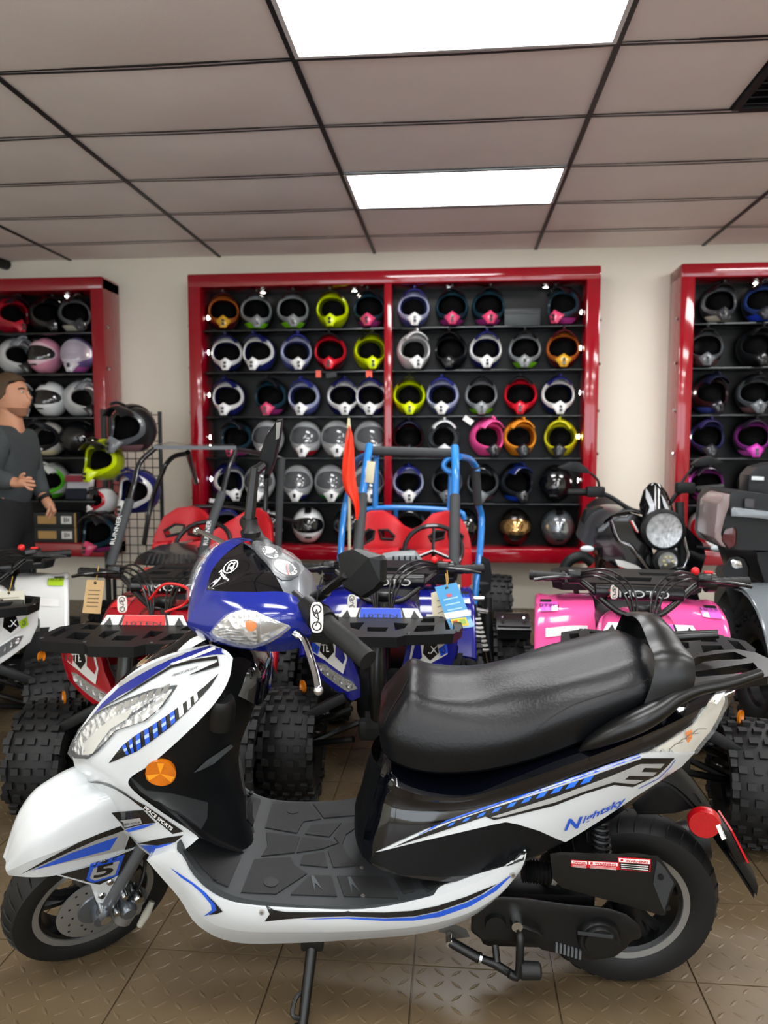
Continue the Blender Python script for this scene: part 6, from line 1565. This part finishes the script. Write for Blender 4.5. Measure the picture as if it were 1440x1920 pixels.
rk = C5([(860, 232), (960, 168), (1080, 140), (1240, 134), (1360, 158), (1450, 200), (1490, 262), (1440, 318), (1300, 335), (1100, 372), (900, 402), (872, 320)])
h1 = C5([(872, 245), (960, 186), (1100, 164), (1215, 152), (1300, 190), (1260, 202), (1100, 208), (1010, 218), (925, 256)]); h2 = C5([(905, 292), (1100, 262), (1340, 224), (1370, 258), (1345, 290), (1150, 305), (965, 322)])
zr = s(1340, 1262, 0).z
g = plate(rk, [h1, h2], lambda x, y: SF.pt(x, y, zr, 2), lambda x, y: SF.pt(x, y, zr, 2)+V((0, 0, -.02)), 9); sk.add(g); g.obj('rack_plate', P_rail, rail, 30)
# ---- rear mudguard, plate holder, reflector
mg = [s(1215, 1440, -.06), s(1262, 1455, -.06), s(1310, 1500, -.055), s(1350, 1560, -.05), s(1385, 1610, -.045), s(1418, 1662, -.035)]
rows = []
for i, p in enumerate(cr(mg, 4)):
    u = i/20; w2 = .055-.02*u
    rows.append([V((p.x, -w2*1.2, p.z-.02)), V((p.x+.004, -w2, p.z)), V((p.x+.008, 0, p.z+.012)), V((p.x+.004, w2, p.z)), V((p.x, w2*1.2, p.z-.02))])
g = G().grid(rows); g.grid([[p+V((-.006, 0, -.006)) for p in r_] for r_ in rows]); mgd = g.obj('rear_mudguard', P_mt, scoot, 50)
g = plate(cv([(690, 1040), (860, 1055), (960, 1110), (1000, 1170), (960, 1200), (820, 1240), (680, 1250), (560, 1250), (520, 1180)], 3.6, 1040, 1180), [], lambda x, y: s(x, y, -.05), lambda x, y: s(x, y, -.02), 20); g.obj('inner_fender', P_mt, scoot, 30, bevel=.003)
rc = s(1320, 1542, -.075)
g = G().lathe([(0, -.010), (.031, -.010), (.034, -.006), (.035, .006), (.028, .012)], rc, (.25, 1, 0), 30); g.obj('red_reflector', P_redref, mgd, 40)
G().tube([rc+V((0, .01, 0)), V((rc.x-.01, -.03, rc.z+.02))], .01, 10).obj('reflector_stem', P_eng, mgd)
pc = s(1365, 1572, -.055)
g = G().box(pc, (.02, .07, .085), rot=Matrix.Rotation(R(-28), 3, 'Y')); g.obj('plate_lamp_box', P_eng, mgd, bevel=.004)
rt_ = Matrix.Rotation(R(-28), 3, 'Y')
G().box(pc+rt_ @ V((.012, 0, 0)), (.004, .074, .088), rot=rt_).obj('red_edge', D_rd, mgd, 0)
lb = [s(1342, 1548, -.093), s(1350, 1545, -.093), s(1362, 1572, -.093), s(1354, 1576, -.093)]
G().add(lb, [(0, 1, 2, 3)]).obj('white_label', D_wh, mgd, 0)
dx_ = (lb[2]-lb[1]).normalized(); text_part('HMR 0263', lb[1]+V((0, -.0006, 0))-dx_*-.004-(lb[1]-lb[0]).normalized()*.002, dx_, (lb[1]-lb[0])*1.0, .005, D_bk, mgd, width=(lb[2]-lb[1]).length*.8)

# ---- engine, drive case, air box
def C6(l): return cv(l, 2.77, 820, 1540)
eng = empty('engine_unit'); eng.parent = scoot
cvt = C6([(172, 570), (180, 460), (215, 415), (255, 396), (340, 388), (460, 396), (700, 430), (830, 440), (900, 450), (985, 480), (1050, 530), (1062, 608), (1005, 620), (980, 660), (920, 705), (800, 722), (650, 690), (545, 668), (530, 655), (420, 638), (230, 615)])
g = plate(cvt, [], lambda x, y: s(x, y, -.135), lambda x, y: s(x, y, -.05), 22); sk.add(g); g.obj('drive_case', P_eng, eng, 30, bevel=.007)
for (x, y, rr, dp) in ((835, 592, 112, .018), (835, 592, 88, .024), (300, 522, 55, .012)):
    c = s(820+x/2.77, 1540+y/2.77, -.135); r1 = (s(820+(x+rr)/2.77, 1540+y/2.77, -.135)-c).length
    g = G().lathe([(0, -dp), (r1*.9, -dp), (r1, -dp+.008), (r1, .002)], c, (0, 1, 0), 36); sk.add(g); g.obj('case_boss', P_eng, eng, 40)
G().box(s(820+820/2.77, 1540+590/2.77, -.161), (.075, .004, .006), rot=Matrix.Rotation(R(6), 3, 'Y')).obj('boss_rib', mat('engine_rib', '#2c2f31', .4), eng)
for k in range(7): G().box(s(820+(620+20*k)/2.77, 1540+(655+6*k)/2.77, -.138), (.005, .006, .022)).obj('cooling_fin', mat('fin_grey', '#55595c', .45), eng, 0)
ab = C6([(585, 168), (640, 160), (900, 168), (1145, 178), (1190, 235), (1242, 318), (1215, 375), (1185, 485), (1165, 490), (1000, 440), (830, 395), (650, 345), (600, 300)])
g = plate(ab, [], lambda x, y: s(x, y, -.165), lambda x, y: s(x, y, -.075), 20); sk.add(g); abx = g.obj('air_box', P_eng, scoot, 30, bevel=.010)
sk.decal('end_facet', C6([(1140, 200), (1180, 240), (1228, 318), (1205, 370), (1178, 470), (1120, 320)]), mat('facet_grey', '#2e3133', .4), abx, .0014)
for (x, y, rr) in ((1158, 284, 15), (1196, 445, 12)):
    sk.decal('screw_head', C6([(x+rr*math.cos(k*PI/6), y+rr*math.sin(k*PI/6)) for k in range(12)]), P_eng, abx, .005, 9, thick=.004)
for (q, hd, n_, t1) in ((((694, 197), (779, 202), (779, 240), (694, 233)), .5, 'caution', 'DANGER'), (((780, 202), (940, 210), (940, 250), (780, 238)), .5, 'warn', 'WARNING'), (((935, 182), (1108, 193), (1106, 262), (942, 248)), .38, 'warn2', 'WARNING')):
    wl = sk.decal('warning_label', C6(list(q)), D_rd, abx, .0014)
    a, b, c, d = q
    def ql(u, v): return (a[0]+(b[0]-a[0])*u+(d[0]-a[0])*v+(a[0]-b[0]+c[0]-d[0])*u*v, a[1]+(b[1]-a[1])*u+(d[1]-a[1])*v+(a[1]-b[1]+c[1]-d[1])*u*v)
    sk.decal('header', C6([ql(.03, .08), ql(.97, .08), ql(.97, hd), ql(.03, hd)]), D_wh, abx, .0020)
    if hd < .45: sk.decal('body', C6([ql(.03, hd+.04), ql(.97, hd+.04), ql(.97, .95), ql(.03, .95)]), D_bk, abx, .0020)
    o_ = C6([ql(.22 if t1 == 'WARNING' else .1, hd-.04)])[0]; e_ = C6([ql(.92, hd-.04)])[0]; u_ = C6([ql(.22 if t1 == 'WARNING' else .1, .14)])[0]
    sk.text(t1, o_, (e_[0]-o_[0], e_[1]-o_[1]), (u_[0]-o_[0], u_[1]-o_[1]), D_rd, abx, lift=.0026, bold=.04)
    if t1 == 'WARNING': sk.decal('symbol', C6([(ql(.12, hd*.55)[0]+8*math.cos(k*PI/4), ql(.12, hd*.55)[1]+7*math.sin(k*PI/4)) for k in range(8)]), D_rd, abx, .0026)
    for k in range(3): sk.decal('print_line', C6([ql(.08, hd+.14+.15*k), ql(.92, hd+.14+.15*k), ql(.92, hd+.18+.15*k), ql(.08, hd+.18+.15*k)]), D_wh, abx, .0026, 20)
bp = [s(820+440/2.77, 1540+255/2.77, -.12), s(820+500/2.77, 1540+260/2.77, -.12), s(820+590/2.77, 1540+268/2.77, -.12)]
g = G(); path = cr(bp, 9); g.tube(path, [.025 if k % 2 else .020 for k in range(len(path))], 16); g.obj('intake_bellows', P_eng, eng, 20)
G().cyl(s(820+588/2.77, 1540+268/2.77, -.12), s(820+615/2.77, 1540+272/2.77, -.12), .024, n=20).obj('hose_clamp', P_sil, eng)
G().cyl(s(820+612/2.77, 1540+272/2.77, -.12), s(820+690/2.77, 1540+285/2.77, -.12), .021, n=18).obj('intake_pipe', P_eng, eng)
# crankcase and exhaust on the far side, swing block
cc = s(1000, 1690, 0)
G().box((cc.x, 0, cc.z), (.26, .14, .15)).obj('crankcase', P_eng, eng, bevel=.02)
G().tube([(cc.x-.05, .1, cc.z-.05), (cc.x+.1, .15, cc.z-.02), (cc.x+.45, .17, cc.z+.06)], [.015, .045, .05], 16).obj('muffler', P_eng, eng)
p0 = s(1122, 1528, -.10); p1 = s(1128, 1596, -.10); g = G()
hel = [p0+(p1-p0)*(k/72)+V((.019*math.cos(k*PI/6), .019*math.sin(k*PI/6), 0)) for k in range(73)]
G().tube(hel, .0042, 6).obj('shock_spring', P_eng, eng)
G().cyl(p0, p1+V((0, 0, -.02)), .01).obj('shock_body', P_gun, eng)
# kick starter
kp = s(820+412/2.77, 1540+530/2.77, -.15); kk = empty('kick_starter'); kk.parent = scoot
G().lathe([(0, -.012), (.012, -.012), (.014, 0), (.014, .02)], kp, (0, 1, 0), 16).obj('pivot', P_steel, kk)
k1 = s(820+430/2.77, 1540+640/2.77, -.165); k2 = s(820+420/2.77, 1540+800/2.77, -.175)
G().tube(cr([kp+V((0, -.005, -.006)), kp+V((.006, -.006, -.02)), k1, k2, k2+V((-.02, 0, .004))], 4), [.008]*4+[.009]*13, 10).obj('arm', P_eng, kk)
G().tube([s(820+440/2.77, 1540+545/2.77, -.152), s(820+520/2.77, 1540+575/2.77, -.15), s(820+540/2.77, 1540+595/2.77, -.145)], .005, 8).obj('spring_arm', P_eng, kk)
ft = s(820+485/2.77, 1540+775/2.77, -.175)
G().tube([ft+V((-.024, 0, 0)), ft+V((-.02, 0, 0)), ft+V((.018, 0, 0)), ft+V((.022, 0, 0))], [.012, .019, .018, .013], 16).obj('foot_rubber', P_tire, kk)
# centre stand (folded up)
cs = empty('centre_stand'); cs.parent = scoot
a_ = s(820+65/2.77, 1540+625/2.77, -.12); b_ = s(820+215/2.77, 1540+710/2.77, -.14); c_ = s(820+290/2.77, 1540+735/2.77, -.14); d_ = s(820+395/2.77, 1540+800/2.77, -.15)
G().tube([a_, b_], .011, 12).obj('leg', P_eng, cs); G().tube([b_, c_, d_], [.008, .010, .009], 12).obj('leg', P_eng, cs)
G().tube([b_+(c_-b_)*-.05, b_+(c_-b_)*.12], .013, 12).obj('spring_hook', P_steel, cs)
G().cyl(a_+V((0, -.01, 0)), a_+V((0, .02, 0)), .009).obj('bolt', P_steel, cs)
G().tube([s(820+300/2.77, 1540+640/2.77, -.12), s(820+310/2.77, 1540+730/2.77, -.14)], .008, 10).obj('link', P_eng, cs)
g = plate(C6([(10, 540), (60, 520), (150, 560), (170, 600), (90, 612), (40, 580), (5, 575)]), [], lambda x, y: s(x, y, -.09), lambda x, y: s(x, y, -.085), 20); g.obj('bracket', mat('bracket_grey', '#4c4a46', .5), cs, 0)
# side stand
sd_ = empty('side_stand'); sd_.parent = scoot
t0 = s(586, 1768, -.13); gp_ = SF.i @ at_z(566, 1934, 0.006)
G().box(t0+V((0, .01, .004)), (.05, .05, .03)).obj('mount', P_eng, sd_, bevel=.005)
G().tube([t0, gp_], [.013, .011], 10).obj('leg', P_rail, sd_)
G().tube([gp_+V((-.01, .02, 0)), gp_+V((.01, -.03, -.0)), gp_+V((.012, -.045, .001))], [.012, .014, .006], 10, flat=.35).obj('foot', P_eng, sd_)
u_ = gp_-t0; l1 = t0+u_*.55; l2 = t0+u_*.86
G().tube(cr([l1, l1+V((-.022, -.004, -.012)), l2+V((-.022, -.004, .012)), l2], 4), .005, 8).obj('tang', P_eng, sd_)

# ------------------------------------------------------------------ steering head, bars, mirrors
hk = Skin(SF)
HS = [
 [(387, 1107, 0), (373, 1130, 0), (360, 1150, 0), (351, 1172, 0), (372, 1192, 0)],
 [(425, 1109, -.042), (413, 1130, -.052), (400, 1160, -.058), (392, 1186, -.058), (402, 1204, -.052)],
 [(475, 1110, -.078), (468, 1135, -.105), (458, 1166, -.122), (450, 1196, -.122), (455, 1217, -.105)],
 [(532, 1110, -.108), (530, 1140, -.145), (525, 1170, -.162), (520, 1200, -.160), (520, 1222, -.135)],
 [(574, 1128, -.132), (580, 1146, -.162), (587, 1166, -.176), (583, 1190, -.178), (562, 1214, -.158)]]
rows = [[st(*p) for p in r_] for r_ in HS]
gh = smooth_grid(rows, 5, 4)
g = steer(G().grid(gh)); fg = steer(G().grid([[mirror(p) for p in r_] for r_ in gh])); g.add(fg.v, fg.f)
hk.add(g); hs = g.obj('handlebar_cowl', P_bl, scoot, 50)
def vrow(n_, c_): a = st(*n_); b = st(*c_); return [mirror(a), mirror(a)*.5+b*.5+V((0, 0, .004)), b, a*.5+b*.5+V((0, 0, .004)), a]
VS = [vrow((389, 1107, -.002), (388, 1106, 0)), vrow((425, 1109, -.042), (421, 1087, 0)), vrow((475, 1110, -.078), (458, 1066, 0)), vrow((532, 1110, -.108), (500, 1053, 0))]
gv = smooth_grid(VS, 5, 3)
g = steer(G().grid(gv)); hk.add(g); vs_ = g.obj('dark_windscreen', P_dk, scoot, 60)
P_dash = mat('dash_grey', '#6e7378', .3, metal=.3, coat=.3)
DS = [VS[-1], vrow((556, 1126, -.122), (534, 1047, 0)), vrow((584, 1140, -.120), (562, 1056, 0)), vrow((596, 1160, -.110), (588, 1082, 0)), vrow((592, 1185, -.09), (590, 1120, 0))]
g = steer(G().grid(smooth_grid(DS, 4, 3))); hk.add(g); ds = g.obj('dash_surround', P_dash, scoot, 60)
def C8(l): return cv(l, 3.349, 330, 960)
IL = C8([(475, 218), (500, 210), (560, 222), (640, 245), (720, 290), (765, 330), (780, 372), (765, 405), (720, 430), (665, 432), (620, 400), (570, 330), (510, 270)])
il = hk.decal('instrument', IL, mat('dash_dark', '#2c3033', .3), scoot, .002, 6, thick=.002)
for (x, y, a, b) in ((590, 262, 50, 36), (685, 355, 70, 45)):
    dg = hk.decal('gauge_face', C8([(x+a*math.cos(k*PI/10)+b*.2*math.sin(k*PI/10), y+b*math.sin(k*PI/10)+a*.25*math.cos(k*PI/10)) for k in range(20)]), mat('gauge_white', '#d4d6d6', .3), il, .0035, 8)
    hk.decal('gauge_ring', C8([(x+a*.7*math.cos(k*PI/8), y+b*.7*math.sin(k*PI/8)+a*.17*math.cos(k*PI/8)) for k in range(16)]), mat('gauge_dark', '#5a5e60', .3), il, .0045, 8)
    for k in range(12):
        an = k*PI/6; hk.decal('tick', C8(stroke([(x+a*.75*math.cos(an), y+b*.75*math.sin(an)+a*.19*math.cos(an)), (x+a*.95*math.cos(an), y+b*.95*math.sin(an)+a*.24*math.cos(an))], 5)), D_bk, il, .0052, 9)
hk.decal('needle', C8(stroke([(688, 342), (697, 408)], 7)), D_rd, il, .007, 6)
hk.decal('lens', IL, mat('instrument_lens', '#f4f7fa', .02, spec=.7, var=0, alpha=.08), il, .012, 6, thick=.01)
# near turn lamp, mirrored on the far side
TLp = C8([(228, 745), (280, 690), (330, 645), (420, 612), (500, 625), (570, 655), (712, 712), (640, 765), (560, 808), (480, 832), (400, 822), (300, 795), (240, 770)])
tgi = (SM @ STM)
iST = STM.inverted()
for far in (0, 1):
    def fx(o):
        if far and o is not None:
            for v in o.data.vertices: v.co = STM @ mirror(iST @ v.co)
            o.data.flip_normals()
        return o
    tn = fx(hk.decal('turn_lamp', TLp, P_refl, scoot, .002, 7, thick=.002))
    fx(hk.decal('divider', C8([(505, 640), (525, 655), (530, 800), (510, 815)]), P_steel, tn, .004))
    fx(hk.decal('bulb', C8([(440+0, 690), (470, 675), (505, 690), (512, 715), (495, 740), (460, 742), (442, 720)]), mat('bulb_amber', '#c9701a', .12, coat=.6), tn, .0052))
    fx(hk.decal('white_reflector', C8([(535, 680), (600, 690), (680, 712), (600, 745), (540, 760)]), P_steel, tn, .004))
    for k in range(5): fx(hk.decal('facet', C8(stroke([(260+6*k, 740+14*k), (330, 725+18*k), (430, 740+14*k)], 5)), P_steel, tn, .0046, 8))
    fx(hk.decal('lens', TLp, P_lens, tn, .010, 7, thick=.008))
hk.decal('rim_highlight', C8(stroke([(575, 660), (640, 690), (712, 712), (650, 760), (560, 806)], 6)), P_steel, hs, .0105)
# windscreen badge
bd = []
for k in range(26): a = 2*PI*k/26; bd.append((342+44*math.cos(a)+18*math.sin(a)*-.6, 345+40*math.sin(a)-26*math.cos(a)*.55))
def ring(c, a, b, th, w_, n=26):
    o_ = []; i_ = []
    for k in range(n):
        t = 2*PI*k/n
        for lst, f in ((o_, 1), (i_, w_)):
            x, y = a*f*math.cos(t), b*f*math.sin(t); lst.append((c[0]+x*math.cos(th)-y*math.sin(th), c[1]+x*math.sin(th)+y*math.cos(th)))
    return o_, i_
o_, i_ = ring((344, 346), 56, 32, R(-38), .84)
hk.decal('badge_ring', C8(o_), D_wh, vs_, .0016, 5, holes=[C8(i_)])
for l in ([(320, 372), (335, 335), (352, 322), (368, 330), (358, 350), (338, 352)], [(338, 352), (352, 370)], [(372, 318), (360, 352), (348, 372)]): hk.decal('badge_mark', C8(stroke(l, 8)), D_wh, vs_, .0018, 5)
hk.text('Peace', C8([(268, 384)])[0], (11, 13), (6, -6), D_wh, vs_, lift=.0016, bold=.02); hk.text('Sports', C8([(290, 414)])[0], (9, 9), (6, -6), D_wh, vs_, lift=.0016, bold=.02)
hk.decal('swoosh', C8([(222, 478), (262, 428), (285, 402), (278, 425), (250, 455)]), D_wh, vs_, .0016, 6)
# ---- bars, grips, levers
bar = empty('handlebar'); bar.parent = scoot
g0, g1 = st(604, 1162, -.20), st(690, 1238, -.345)
for sd in (1, -1):
    def Y(p, dz=True):
        q = V(p); q.y *= sd
        if sd < 0 and dz: q += V((.05, 0, -.07))
        return q
    ax = (g1-g0).normalized()
    g = G().tube([Y(g0-ax*.10), Y(g0)], .012, 12); steer(g).obj('bar', P_eng, bar)
    n = 22; pp = [g0+(g1-g0)*(k/n) for k in range(n+1)]
    g = G().tube([Y(p) for p in pp], [.0195 if (k % 2 and 3 < k < 19) else .0205 for k in range(n+1)], 18); gr1 = steer(g).obj('grip', P_tire, bar, 30)
    g = G().tube([Y(g0-ax*.012), Y(g0+ax*.012)], [.028, .026], 18); steer(g).obj('grip_flange', P_tire, bar)
    g = G().tube([Y(g0-ax*.06), Y(g0-ax*.01)], [.022, .03], 14); steer(g).obj('switch_housing', P_eng, bar)
    lv = [st(553, 1186, -.175), st(570, 1200, -.20), st(583, 1235, -.25), st(592, 1265, -.29), st(597, 1292, -.325)]
    lp_ = cr(lv, 5)
    g = G().tube([Y(p, False) for p in lp_], [.010]*3+[.0075]*(len(lp_)-3), 10, flat=.7); lo = steer(g).obj('brake_lever', P_steel, bar)
    g = G().ball(Y(lv[-1]+V((0, 0, -.004)), False), .0105, 12); steer(g).obj('lever_ball', P_steel, bar)
    # mirror: boss, stalk, head
    mb = st(584, 1118, -.15); ms_ = [mb, st(596, 1104, -.18), st(640, 1080, -.23), st(655, 1075, -.245)]
    stalk0, stalk1 = iST @ SF.pt(470, 988, .12, 1), None
for far in (0, 1):
    # near mirror placed by its own pixels; the other one stands on the far side of the dash
    mrt = empty('mirror'); mrt.parent = scoot
    if not far:
        A = stp(590, 1122, -.13); Bm = stp(612, 1108, -.16); Cm = stp(650, 1078, -.21)
        g = G().tube([A, Bm], [.014, .012], 12); g.obj('stem', P_eng, mrt)
        g = G().tube([Bm, Bm+(Cm-Bm)*.5, Cm], [.014, .016, .013], 8, flat=.55); g.obj('arm', P_rail, mrt)
        out = C8([(1022, 262), (1060, 245), (1130, 228), (1240, 258), (1290, 272), (1306, 300), (1304, 440), (1260, 490), (1180, 540), (1140, 530), (1070, 490), (1032, 400)])
        c = stp(680, 1075, -.22); nrm = (SM.to_3x3().inverted() @ (CAM-(SM @ c))).normalized(); nrm = (nrm+V((-.55, 0, 0))).normalized()
    else:
        A = s(470, 996, .10); Bm = s(468, 970, .10); T1 = s(478, 878, .13); Cm = s(493, 872, .15)
        g = G().lathe([(.022, -.012), (.024, .0), (.018, .006), (.016, .03)], A, (0, 0, 1), 18); g.obj('boss', P_eng, mrt)
        g = G().tube([A, Bm, T1], [.014, .013, .011], 6); g.obj('stem', P_rail, mrt)
        g = G().tube([T1+V((0, 0, -.008)), Cm], [.012, .011], 8); g.obj('arm', P_rail, mrt)
        c = s(505, 845, .18); nrm = None
    if not far:
        def on(px, py, lift=0):
            d = SF.dir(px, py); t = (c-SF.o).dot(nrm)/d.dot(nrm); return SF.o+d*t+nrm*lift
        cxp = sum(p[0] for p in out)/len(out); cyp = sum(p[1] for p in out)/len(out)
        rim = [on(*p) for p in out]
        back = [on(cxp+(p[0]-cxp)*.93, cyp+(p[1]-cyp)*.93, .010) for p in out]
        crest = [on(*p, lift=.022) for p in C8([(1245, 290), (1080, 460)])]
        g = G(); n = len(out); g.v = [p-nrm*.012 for p in rim]+rim+back+crest
        for k in range(n):
            g.f += [(k, (k+1) % n, n+(k+1) % n, n+k), (n+k, n+(k+1) % n, 2*n+(k+1) % n, 2*n+k)]
            pxy = out[k]; pk2 = out[(k+1) % n]
            i1 = 3*n if math.hypot(pxy[0]-701, pxy[1]-1046) < math.hypot(pxy[0]-652, pxy[1]-1097) else 3*n+1
            i2 = 3*n if math.hypot(pk2[0]-701, pk2[1]-1046) < math.hypot(pk2[0]-652, pk2[1]-1097) else 3*n+1
            g.f.append((2*n+k, 2*n+(k+1) % n, i2) if i1 == i2 else (2*n+k, 2*n+(k+1) % n, i2, i1))
        g.f.append(tuple(range(n))[::-1])
        hd = g.obj('head', P_mt, mrt, 20)
        g = G(); g.v = [p-nrm*.0125 for p in [on(cxp+(p[0]-cxp)*.92, cyp+(p[1]-cyp)*.92) for p in out]]; g.f = [tuple(range(n))[::-1]]; g.obj('glass', mat('mirror_glass', '#cfd4d8', .02, metal=1, var=0), mrt, 0)
        head_local = [(iST.to_3x3() @ (p-c)) for p in g.v]
    else:
        # seen nearly edge on: wedge shell with the glass facing the rider
        side = [(517, 791), (527, 790), (525, 815), (515, 866), (503, 898), (494, 900), (497, 880), (492, 868), (485, 862), (487, 850), (497, 820)]
        fw_ = V((-.10, .99, .0)).normalized()
        def q(px, py, d): return SF.pt(px, py, .16, 1)+fw_*d
        g = G(); n = len(side)
        cxp = sum(p[0] for p in side)/n; cyp = sum(p[1] for p in side)/n
        rings = []
        for d, k_ in ((0, .80), (.015, 1), (.06, 1.02), (.11, .9), (.13, .6)):
            rings.append([q(cxp+(p[0]-cxp)*k_, cyp+(p[1]-cyp)*k_, d) for p in side])
        g.grid(rings, closev=True, cap=True); hd = g.obj('head', P_mt, mrt, 35)
        ed = [q(518, 792, -.001), q(527, 791, -.001), q(523, 822, -.001), q(517, 824, -.001)]
        G().add(ed, [(0, 1, 2, 3)]).obj('glass_edge', mat('mirror_edge', '#b9c0c4', .1, metal=.8), mrt, 0)
# flag sticker by the far mirror boss
hk.decal('flag_sticker', [(462, 1000), (472, 998), (478, 1009), (468, 1011)], D_wh, ds, .003, 5)
for k in range(3): hk.decal('sticker_stripe', [(463+2.6*k, 1000.5-.5*k), (464.3+2.6*k, 1000.2-.5*k), (470+2.6*k, 1010.5-.5*k), (468.7+2.6*k, 1010.7-.5*k)], D_rd, ds, .004, 5)
# key tag hanging from the near mirror arm
def key_tag(c, w_, h_, label, yaw=0, mark=True, parent=None):
    o = empty('key_tag', c, label=label, cat='tag', group='white key tags'); o.rotation_euler = (0, 0, R(yaw))
    out = []
    for k in range(24):
        a = 2*PI*k/24; sx, sz = math.cos(a), math.sin(a); out.append((w_/2*(abs(sx)**.55)*(1 if sx > 0 else -1), (h_/2)*(abs(sz)**.7)*(1 if sz > 0 else -1)))
    g = G().prism(out, lambda x, z: V((x, 0, z)), lambda x, z: V((x, .003, z))); g.obj('tag_plate', mat('tag_white', '#e9e6dd', .35), o, 40)
    if mark:   # little line drawing of a bike, printed sideways
        for (z, rr) in ((.28, .16), (-.28, .16)):
            a_, b_ = ring((0, z*h_), rr*h_, rr*h_, 0, .72, 18)
            p, t = fill_holes(a_, [b_], .006); G().add([V((x, -.0006, y)) for x, y in p], t).obj('printed_wheel', D_bk, o, 0)
        for l in ([(-.1, -.28), (.15, -.05), (.0, .28)], [(.15, -.05), (-.18, .05), (0, .28)], [(-.18, .05), (-.3, .2)]):
            p, t = fill_holes(stroke([(x*w_, y*h_) for x, y in l], .0022), [], .01); G().add([V((x, -.0007, y)) for x, y in p], t).obj('printed_frame', D_bk, o, 0)
    G().tube([(0, .001, h_/2), (.004, .004, h_/2+.03), (.01, .01, h_/2+.05)], .0016, 6).obj('cord', M_blk, o)
    return o
kt = SM @ stp(594, 1158, -.215)
key_tag(kt, .026, .062, 'white oval key tag hanging by the scooter handlebar', yaw=5)
key_tag(at_y(229, 1133, 2.70), .036, .064, 'white oval key tag hanging under the red quad handlebar', yaw=10)
key_tag(at_y(1152, 1110, 2.76), .03, .05, 'white key tag on the pink quad by its ignition', yaw=20)
key_tag(at_y(660, 1130, 2.80), .035, .062, 'white key tag hanging at the blue quad ignition', yaw=-8)
G().tube(cr([V((-.02, .14, .72)), V((.05, .10, .78)), V((.12, .12, .76)), V((.10, .16, .70)), V((.03, .15, .67))], 5), .005, 6).obj('red_cable', D_reda, atv_r)
